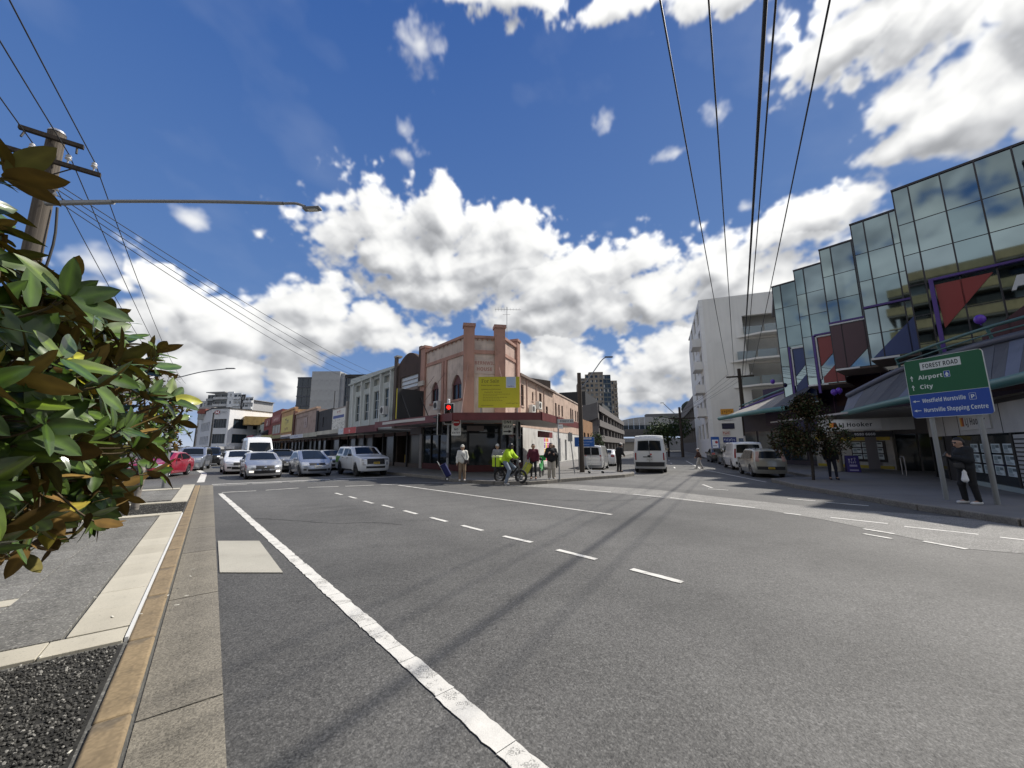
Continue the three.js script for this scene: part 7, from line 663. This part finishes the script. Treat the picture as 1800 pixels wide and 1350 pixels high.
{ const p = person('man in black looking at his phone beside the direction sign posts', 11.75, -10.2, 285, { h: 1.68, skin: [0.4, 0.25, 0.18], top: { c: [0.012, 0.014, 0.017], puff: 0.05, hem: 0.0 }, legs: { c: [0.01, 0.01, 0.011], w: 0.012 }, shoes: [0.62, 0.62, 0.6], hair: { c: [0.008, 0.007, 0.007] }, nod: 0.42, curlL: 0.55, curlR: 0.6, palmR: [0, 1, -0.3], palmL: [0, 1, 0.3],
  J: { chest: [0.0, 1.28, 0], nek: [0.02, 1.42, 0], head: [0.06, 1.565, 0], elL: [0.04, 1.12, -0.22], elR: [0.04, 1.12, 0.22], wrL: [0.27, 1.2, -0.06], wrR: [0.27, 1.21, 0.06], hipL: [-0.02, 0.9, -0.09], knL: [-0.02, 0.5, -0.1], anL: [-0.08, 0.085, -0.1], toL: [0.08, 0.035, -0.12], knR: [0.09, 0.5, 0.09], anR: [0.05, 0.085, 0.11], toR: [0.2, 0.035, 0.13] } });
  const ph = mesh('sunglasses', RB(0.015, 0.035, 0.15, 0.006).translate(0.155, 1.575, 0), BLACK, p); const f = thing('phone', 'dark phone held by the man in black', 'phone', 11.75, -10.2, 285, { y: 0.147, s: 0.99 }); mesh('case', RB(0.012, 0.15, 0.075, 0.005).rotateZ(0.6).translate(0.39, 1.27, 0.0), BLACK, f); mesh('screen', new THREE.PlaneGeometry(0.066, 0.135).rotateY(-Math.PI / 2).rotateZ(0.6).translate(0.3835, 1.2655, 0.0), M(0.08, 0.1, 0.12, 0.1), f); const w = thing('carrier_bag', 'small white bag hanging at the hip of the man in black', 'bag', 11.75, -10.2, 285, { y: 0.147 }); mesh('bag', iso([cap([0.14, 0.8, -0.14], [0.15, 0.62, -0.14], 0.035, 0.07), cap([0.14, 0.86, -0.14], [0.14, 0.8, -0.14], 0.014, 0.035)], 0.014, 0.03), M(0.7, 0.7, 0.68, 0.7), w); mesh('bum_bag', RB(0.12, 0.17, 0.24, 0.05, 3).translate(0.17, 0.98, -0.06), M(0.02, 0.02, 0.02, 0.6), p); }
person('pedestrian in dark trousers half hidden behind the street tree', 14.3, -17.6, 200, { h: 1.7, top: { c: [0.02, 0.02, 0.025], puff: 0.04 }, legs: { c: [0.012, 0.014, 0.03] }, shoes: [0.02, 0.02, 0.02], hair: { c: [0.02, 0.015, 0.012] }, J: { knL: [0.08, 0.5, -0.1], anL: [0.1, 0.09, -0.1], toL: [0.24, 0.04, -0.11] } });
person('person in pale shirt standing in the side doorway', 3.2, -30.2, 110, { h: 1.62, top: { c: [0.6, 0.58, 0.55], puff: 0.03 }, legs: { c: [0.03, 0.03, 0.04] }, shoes: [0.03, 0.03, 0.03], hair: { c: [0.02, 0.015, 0.012] } });
// delivery rider on an electric bicycle
const bikeWheel = (t, x, r, fat, spokes = true) => { const o = new THREE.Group(); o.name = 'wheel'; t.add(o); o.position.set(x, r, 0); mesh('tyre', new THREE.TorusGeometry(r - fat, fat, 10, 32), RUBBER, o); mesh('rim', new THREE.TorusGeometry(r - fat * 2, 0.014, 6, 28), DARK, o); const sp = [new THREE.CylinderGeometry(0.05, 0.05, 0.1, 12).rotateX(Math.PI / 2)]; for (let i = 0; i < 6; i++) sp.push(rodG([0, 0, 0], [Math.cos(i * 1.047) * (r - fat * 2), Math.sin(i * 1.047) * (r - fat * 2), 0], 0.01, 0.01, 5)); mesh('spokes', merge(sp), metal(0.3), o); };
{ const RX = -0.12, RZ = -17.6, RD = 118, t = thing('electric_bicycle', 'black fat tyre electric bicycle ridden by the courier', 'bicycle', RX, RZ, RD, { y: 0.06 }); bikeWheel(t, 0.56, 0.31, 0.05); bikeWheel(t, -0.52, 0.31, 0.05);
  mesh('frame', merge([tubeG([[-0.52, 0.31, 0], [-0.15, 0.36, 0], [0.1, 0.42, 0], [0.4, 0.72, 0]], 0.035, 20, 8), tubeG([[-0.15, 0.36, 0], [-0.25, 0.8, 0]], 0.025, 4, 8), tubeG([[-0.52, 0.31, 0.07], [-0.25, 0.7, 0.03]], 0.018, 4, 6), tubeG([[-0.52, 0.31, -0.07], [-0.25, 0.7, -0.03]], 0.018, 4, 6)]), BLACK, t); mesh('fork', merge([rodG([0.56, 0.31, 0.07], [0.43, 0.78, 0.05], 0.022), rodG([0.56, 0.31, -0.07], [0.43, 0.78, -0.05], 0.022), rodG([0.43, 0.75, 0], [0.36, 1.02, 0], 0.028)]), DARK, t); mesh('handlebar', tubeG([[0.26, 1.06, -0.34], [0.36, 1.04, -0.15], [0.37, 1.03, 0], [0.36, 1.04, 0.15], [0.26, 1.06, 0.34]], 0.016, 20, 6), BLACK, t); mesh('saddle', iso([cap([-0.38, 0.84, 0], [-0.05, 0.85, 0], 0.075, 0.04)], 0.014), BLACK, t); mesh('headlamp', new THREE.SphereGeometry(0.05, 12, 8).translate(0.5, 0.95, 0), M(0.5, 0.5, 0.5, 0.2), t); mesh('battery', RB(0.34, 0.14, 0.1, 0.03).translate(0.05, 0.5, 0), BLACK, t); mesh('mudguard', new THREE.TorusGeometry(0.35, 0.02, 6, 20, 2.2).rotateZ(0.6).translate(-0.52, 0.31, 0), BLACK, t);
  const hv = thing('delivery_box', 'yellow insulated delivery box strapped behind the courier', 'delivery box', RX, RZ, RD, { y: 0.06 }); mesh('box', RB(0.38, 0.42, 0.4, 0.03).translate(-0.62, 0.92, 0), M(0.42, 0.6, 0.02, 0.7), hv); mesh('lid', RB(0.4, 0.08, 0.42, 0.02).translate(-0.62, 1.16, 0), M(0.62, 0.68, 0.3, 0.7), hv); mesh('strap', merge([B(-0.65, -0.6, 0.7, 1.21, 0.201, 0.206), B(-0.65, -0.6, 0.7, 1.21, -0.206, -0.201), B(-0.815, -0.81, 0.7, 1.13, -0.02, 0.02)]), BLACK, hv); mesh('rack', B(-0.85, -0.3, 0.66, 0.7, -0.16, 0.16), BLACK, hv);
  person('courier in bright yellow high visibility jacket riding an electric bicycle', RX, RZ, RD, { y: 0.06, h: 1.72, skin: [0.12, 0.07, 0.05], top: { c: [0.48, 0.72, 0.02], puff: 0.065 }, legs: { c: [0.2, 0.24, 0.3], w: 0.025 }, shoes: [0.55, 0.55, 0.53], curlL: 0.8, curlR: 0.8, J: { pel: [-0.22, 0.98, 0], waist: [-0.18, 1.1, 0], chest: [-0.07, 1.29, 0], nek: [0.0, 1.43, 0], head: [0.06, 1.57, 0], shL: [-0.03, 1.38, -0.17], shR: [-0.03, 1.38, 0.17], elL: [0.1, 1.15, -0.27], elR: [0.1, 1.15, 0.27], wrL: [0.22, 1.1, -0.29], wrR: [0.22, 1.1, 0.29], hipL: [-0.2, 0.94, -0.1], hipR: [-0.2, 0.94, 0.1], knL: [0.14, 0.66, -0.16], knR: [0.08, 0.56, 0.18], anL: [-0.02, 0.32, -0.17], anR: [-0.06, 0.04, 0.26], toL: [0.12, 0.26, -0.18], toR: [0.1, -0.01, 0.27] } });
  const hl = thing('helmet', 'black riding helmet on the courier', 'helmet', RX, RZ, RD, { y: 0.06 }); mesh('shell', iso([cap([0.035, 1.63, 0], [0.06, 1.655, 0], 0.115, 0.11), cap([0.02, 1.58, -0.03], [0.02, 1.58, 0.03], 0.1)], 0.012), M(0.012, 0.012, 0.014, 0.3), hl); mesh('visor', RB(0.06, 0.02, 0.16, 0.008).translate(0.17, 1.66, 0), BLACK, hl);
  const g = thing('share_bicycle', 'green hire bicycle parked behind the woman in black', 'bicycle', 1.5, -20.2, 12, { y: 0.147 }), gp = M(0.02, 0.3, 0.06, 0.5); bikeWheel(g, 0.52, 0.32, 0.025); bikeWheel(g, -0.52, 0.32, 0.025); mesh('frame', merge([tubeG([[-0.52, 0.32, 0], [-0.1, 0.34, 0], [0.1, 0.45, 0], [0.38, 0.8, 0]], 0.04, 20, 8), tubeG([[-0.1, 0.34, 0], [-0.2, 0.85, 0]], 0.028, 4, 8), tubeG([[-0.52, 0.32, 0.06], [-0.18, 0.68, 0.02]], 0.018, 4, 6), rodG([0.52, 0.32, 0.06], [0.38, 0.85, 0.02], 0.022), rodG([0.52, 0.32, -0.06], [0.38, 0.85, -0.02], 0.022)]), gp, g); mesh('rear_guard', RB(0.34, 0.26, 0.06, 0.03, 3).translate(-0.55, 0.56, 0), gp, g); mesh('basket', RB(0.26, 0.24, 0.32, 0.03).translate(0.55, 0.92, 0), gp, g); mesh('handlebar', tubeG([[0.24, 1.1, -0.3], [0.36, 1.06, -0.12], [0.36, 1.06, 0.12], [0.24, 1.1, 0.3]], 0.016, 16, 6), BLACK, g); mesh('saddle', iso([cap([-0.32, 0.9, 0], [-0.06, 0.9, 0], 0.08, 0.035)], 0.014), BLACK, g);
}
console.log('people done');
// ---------- trees ----------
const leafTop = new THREE.MeshPhysicalMaterial({ roughness: 0.42, ior: 1.4, vertexColors: true, clearcoat: 0.35, clearcoatRoughness: 0.1, side: THREE.DoubleSide }), leafUnder = new THREE.MeshPhysicalMaterial({ roughness: 0.9, vertexColors: true, side: THREE.DoubleSide });
function leafGeo(L, w, fold, curlv, top, under) { // upper skin and felted underside of one leaf, stalk at the origin, growing along +x, upper face +y
  const n = 7, m = 4, mk = (off, c, jit) => { const p = [], cc = [], ix = []; for (let i = 0; i <= n; i++) { const t = i / n, ww = w * Math.pow(Math.sin(Math.PI * Math.pow(t, 0.85) * 0.97 + 0.03), 0.75) * (t > 0.995 ? 0.1 : 1); for (let j = 0; j <= m; j++) { const s = (j / m) * 2 - 1, wav = 0.05 * w * Math.sin(t * 11 + s * 2) * Math.abs(s); p.push(t * L, -curlv * L * t * t + fold * Math.abs(s) * ww + wav + off, s * ww); const rib = j === m / 2 ? jit : 1, v = 0.85 + 0.3 * hash(i * 7 + j, Math.round(L * 1e4) + j); cc.push(c[0] * v * rib, c[1] * v * rib, c[2] * v * (rib > 1 ? 1.2 : 1)); } } for (let i = 0; i < n; i++) for (let j = 0; j < m; j++) { const a = i * (m + 1) + j; off < 0 ? ix.push(a, a + m + 1, a + 1, a + 1, a + m + 1, a + m + 2) : ix.push(a, a + 1, a + m + 1, a + 1, a + m + 2, a + m + 1); } const g = new THREE.BufferGeometry(); g.setAttribute('position', new THREE.Float32BufferAttribute(p, 3)); g.setAttribute('color', new THREE.Float32BufferAttribute(cc, 3)); g.setIndex(ix); g.computeVertexNormals(); return g; };
  return [mk(0.0008, top, 1.7), mk(-0.0008, under, 1.25)];
}
const join2 = (a, b) => mergeGeometries([a, b], true);
const tops = [[0.042, 0.08, 0.011], [0.055, 0.098, 0.013], [0.032, 0.062, 0.01], [0.08, 0.12, 0.016]], unders = [[0.17, 0.1, 0.02], [0.21, 0.13, 0.027], [0.13, 0.11, 0.025], [0.15, 0.085, 0.018]];
const variants = []; for (let i = 0; i < 14; i++) { const yellow = i === 13; variants.push(leafGeo(1, rr(0.165, 0.235), rr(0.06, 0.24), rr(-0.06, 0.22), yellow ? [0.26, 0.26, 0.02] : tops[i % 4], yellow ? [0.3, 0.24, 0.03] : unders[(i * 3) % 4])); }
const joined = variants.map(([a, b]) => join2(a, b));
const barkM = M(0.3, 0.27, 0.24, 0.9, { map: T.wood, bumpMap: T.wood, bumpScale: 0.006 }), twigM = M(0.09, 0.065, 0.035, 0.85);
function magnolia(label, x, z, y0, trunkTop, lobes, clusters, leafL, nParts, cam) { // lobes: [dx, y, dz, rx, ry, rz]
  const t = thing('magnolia_tree', label, 'tree', x, z, 90, { y: y0 }), C = lobes[0];
  mesh('trunk', merge([tubeG([[0, -0.05, 0], [0.02, trunkTop * 0.4, 0.01], [0.05, trunkTop * 0.75, -0.02], [C[0] * 0.4 + 0.03, trunkTop, C[2] * 0.4]], 0.085, 12, 10)]), barkM, t);
  const twigs = [], leaves = [], q = new THREE.Quaternion(), m = new THREE.Matrix4(), tot = lobes.reduce((s, l) => s + l[3] * l[4] * l[5], 0);
  for (const l of lobes) { const n = Math.round(clusters * l[3] * l[4] * l[5] / tot);
    for (let i = 0; i < n; i++) { const a = rnd() * 6.283, cz = rr(-1, 1), rad = Math.pow(rr(0.12, 1), 0.38), sr = Math.sqrt(1 - cz * cz), dir = V3([Math.cos(a) * sr, cz, Math.sin(a) * sr]), p = V3([l[0] + dir.x * l[3] * rad, l[1] + dir.y * l[4] * rad, l[2] + dir.z * l[5] * rad]); if (rad > 0.7) { const k = fbm(p.x * 1.3 + 20, p.y * 1.3 + p.z * 1.7 + 40, 2); if (k < 0.36) continue; }
      const ax = dir.clone().add(V3([rr(-0.5, 0.5), rr(0.0, 0.7), rr(-0.5, 0.5)])).normalize(), base = p.clone().addScaledVector(ax, -leafL * rr(1.0, 2.0)); twigs.push(tubeG([base.toArray(), p.clone().addScaledVector(ax, -leafL * 0.5).addScaledVector(V3([0, -1, 0]), 0.02).toArray(), p.toArray()], 0.0055, 5, 5));
      const nl = 5 + Math.floor(rnd() * 4), ph = rnd() * 6.28; let e1 = ax.clone().cross(V3([0, 1, 0.01])).normalize(), e2 = ax.clone().cross(e1);
      for (let k = 0; k < nl; k++) { const th = ph + k * 2.4, open = rr(0.55, 1.35), back = -leafL * rr(0, 0.5), rdir = e1.clone().multiplyScalar(Math.cos(th)).addScaledVector(e2, Math.sin(th)), gx = ax.clone().multiplyScalar(Math.cos(open)).addScaledVector(rdir, Math.sin(open)); gx.y -= 0.12; gx.normalize(); let gy = ax.clone().multiplyScalar(1).addScaledVector(rdir, -0.35); gy.addScaledVector(gx, -gy.dot(gx)).normalize(); const gz = gx.clone().cross(gy), roll = rr(-0.5, 0.5); const gy2 = gy.clone().multiplyScalar(Math.cos(roll)).addScaledVector(gz, Math.sin(roll)), gz2 = gx.clone().cross(gy2), L = leafL * rr(0.7, 1.25), o = p.clone().addScaledVector(ax, back); m.makeBasis(gx, gy2, gz2); m.scale(V3([L, L, L])); m.setPosition(o); leaves.push({ m: m.clone(), v: rnd() < 0.02 ? 13 : Math.floor(rnd() * 13), d: o.clone().add(t.position) }); } } }
  for (let i = 0; i < 6; i++) { const l = lobes[i % lobes.length], e = [l[0] + rr(-0.6, 0.6) * l[3], l[1] + rr(-0.3, 0.6) * l[4], l[2] + rr(-0.6, 0.6) * l[5]], s = [C[0] * 0.3, trunkTop * rr(0.75, 1), C[2] * 0.3]; mesh('branch', tubeG([s, lerp3(s, e, 0.5).map((v, j) => v + (j === 1 ? -0.08 : rr(-0.1, 0.1))), e], 0.022, 10, 6), twigM, t); }
  mesh('twigs', merge(twigs), twigM, t).userData.kind = 'stuff';
  const eye = V3([0, 1.65, 0]), seen = (l) => { const v = l.d.clone().sub(eye), dist = v.length(), f = v.z < 0 && v.x / v.z < 1.36 ? 1 : 6; return dist * f; }; leaves.sort((a, b) => seen(a) - seen(b));
  leaves.slice(0, nParts).forEach((l) => { const o = mesh('leaf', joined[l.v], [leafTop, leafUnder], t); o.matrixAutoUpdate = true; l.m.decompose(o.position, o.quaternion, o.scale); });
  const A = [], Bq = []; for (const l of leaves.slice(nParts)) { A.push(variants[l.v][0].clone().applyMatrix4(l.m)); Bq.push(variants[l.v][1].clone().applyMatrix4(l.m)); }
  const rest = mesh('foliage', join2(mergeGeometries(A), mergeGeometries(Bq)), [leafTop, leafUnder], t); rest.userData.kind = 'stuff'; return t;
}
magnolia('large glossy magnolia tree filling the left edge of the picture', -2.95, -1.25, 0.1, 1.1, [[0.05, 1.9, 0, 1.2, 1.15, 1.1], [-0.35, 2.5, 0.1, 1.0, 0.95, 0.95], [0.0, 1.75, -0.9, 0.78, 0.9, 0.75], [-0.15, 1.3, 0, 1.1, 0.75, 1.0], [-0.5, 1.75, -1.6, 0.8, 0.95, 0.7]], 1350, 0.185, 300);
magnolia('smaller clipped magnolia tree with grey trunk on the plaza', -9.75, -10.3, 0.12, 1.25, [[-0.4, 2.65, -0.2, 1.0, 1.2, 1.0], [-0.2, 1.95, -0.25, 0.9, 0.7, 0.9]], 420, 0.16, 250);
function leafyTree(name, label, x, z, y0, h, trunkR, lobes, n, leafL, cols, nParts = 0) { // small-leaved broad tree
  const t = thing(name, label, 'tree', x, z, 90, { y: y0 }); mesh('trunk', tubeG([[0, -0.05, 0], [0.03, h * 0.22, 0.02], [-0.02, h * 0.42, 0], [0.02, h * 0.7, 0.03]], trunkR, 12, 9), M(0.05, 0.042, 0.036, 0.9, { map: T.wood }), t); const br = []; for (let i = 0; i < 9; i++) { const l = lobes[i % lobes.length], s = [0, h * rr(0.3, 0.5), 0], e = [l[0] + rr(-0.6, 0.6) * l[3], l[1] + rr(-0.4, 0.6) * l[4], l[2] + rr(-0.6, 0.6) * l[5]]; mesh('branch', tubeG([s, lerp3(s, e, 0.5).map((v, j) => v + (j === 1 ? 0.1 : 0)), e], trunkR * 0.35, 8, 5), M(0.05, 0.042, 0.036, 0.9), t); }
  const base = leafGeo(1, 0.24, 0.15, 0.1, [1, 1, 1], [0.8, 0.8, 0.8])[0], gs = [], m = new THREE.Matrix4(), q = new THREE.Quaternion(), e = new THREE.Euler(); for (let i = 0; i < n; i++) { const l = lobes[Math.floor(rnd() * lobes.length)], a = rnd() * 6.283, cz = rr(-1, 1), rad = Math.pow(rnd(), 0.45), sr = Math.sqrt(1 - cz * cz), p = V3([l[0] + Math.cos(a) * sr * l[3] * rad, l[1] + cz * l[4] * rad, l[2] + Math.sin(a) * sr * l[5] * rad]); if (fbm(p.x * 1.9 + 20, p.y * 1.9 + p.z * 2.1 + 40, 2) < 0.43) continue; e.set(rr(-1, 1), rnd() * 6.28, rr(-1, 1)); q.setFromEuler(e); const L = leafL * rr(0.6, 1.3); m.compose(p, q, V3([L, L, L])); const g = base.clone().applyMatrix4(m), c = cols[Math.floor(rnd() * cols.length)], ca = g.attributes.color; for (let k = 0; k < ca.count; k++) ca.setXYZ(k, ca.getX(k) * c[0], ca.getY(k) * c[1], ca.getZ(k) * c[2]); gs.push(g); }
  mesh('crown', mergeGeometries(gs), new THREE.MeshPhysicalMaterial({ roughness: 0.75, ior: 1.35, vertexColors: true, side: THREE.DoubleSide }), t).userData.kind = 'stuff'; return t;
}
const dk = [[0.03, 0.045, 0.016], [0.022, 0.035, 0.014], [0.05, 0.04, 0.018], [0.06, 0.035, 0.02]], gr = [[0.03, 0.055, 0.018], [0.022, 0.042, 0.014], [0.04, 0.06, 0.02]];
leafyTree('street_tree', 'dark leaved young street tree on the right footpath', 13.25, -17.4, 0.147, 4.0, 0.06, [[0, 2.6, 0, 1.05, 1.2, 1.05], [0.6, 1.75, 0.3, 0.95, 0.75, 0.9], [-0.7, 1.7, -0.2, 0.8, 0.8, 0.8], [0.1, 3.3, 0, 0.6, 0.6, 0.6]], 9500, 0.12, dk);
leafyTree('street_tree', 'dense dark green tree beyond the white van at the right kerb', 24.0, -60, 0.1, 6.5, 0.16, [[0, 4.0, 0, 3.2, 2.4, 3.0], [-1.6, 3.4, 0.5, 2.2, 1.8, 2.2], [1.8, 4.4, 0, 2.0, 1.8, 2.0]], 4200, 0.34, gr);
leafyTree('street_tree', 'small bushy tree behind the blue direction sign', 9.6, -44, 0.147, 3.2, 0.07, [[0, 2.2, 0, 0.9, 1.0, 0.9]], 800, 0.2, gr);
{ // shops across the road behind the plaza, seen through the leaves
  const b = thing('plaza_shop_row', 'low pale shop row beyond the plaza, glimpsed between the leaves', 'building', -50, -40); const f = face(b, -40, -22, 128 + 180); f.m('wall', B(0, 46, 0.1, 6.5, -8, 0), plaster(0.55, 0.54, 0.5)); for (let i = 0; i < 14; i++) { f.m('shop_window', B(0.6 + i * 3.2, 3.2 + i * 3.2, 0.5, 2.6, 0.002, 0.06), GL); f.m('window', B(1 + i * 3.2, 2.6 + i * 3.2, 4, 5.5, 0.002, 0.06), GLB); } f.m('awning', B(0, 46, 3, 3.4, 0, 2.6), plaster(0.3, 0.28, 0.27)); }
console.log('trees done');
renderer.render(scene, camera);
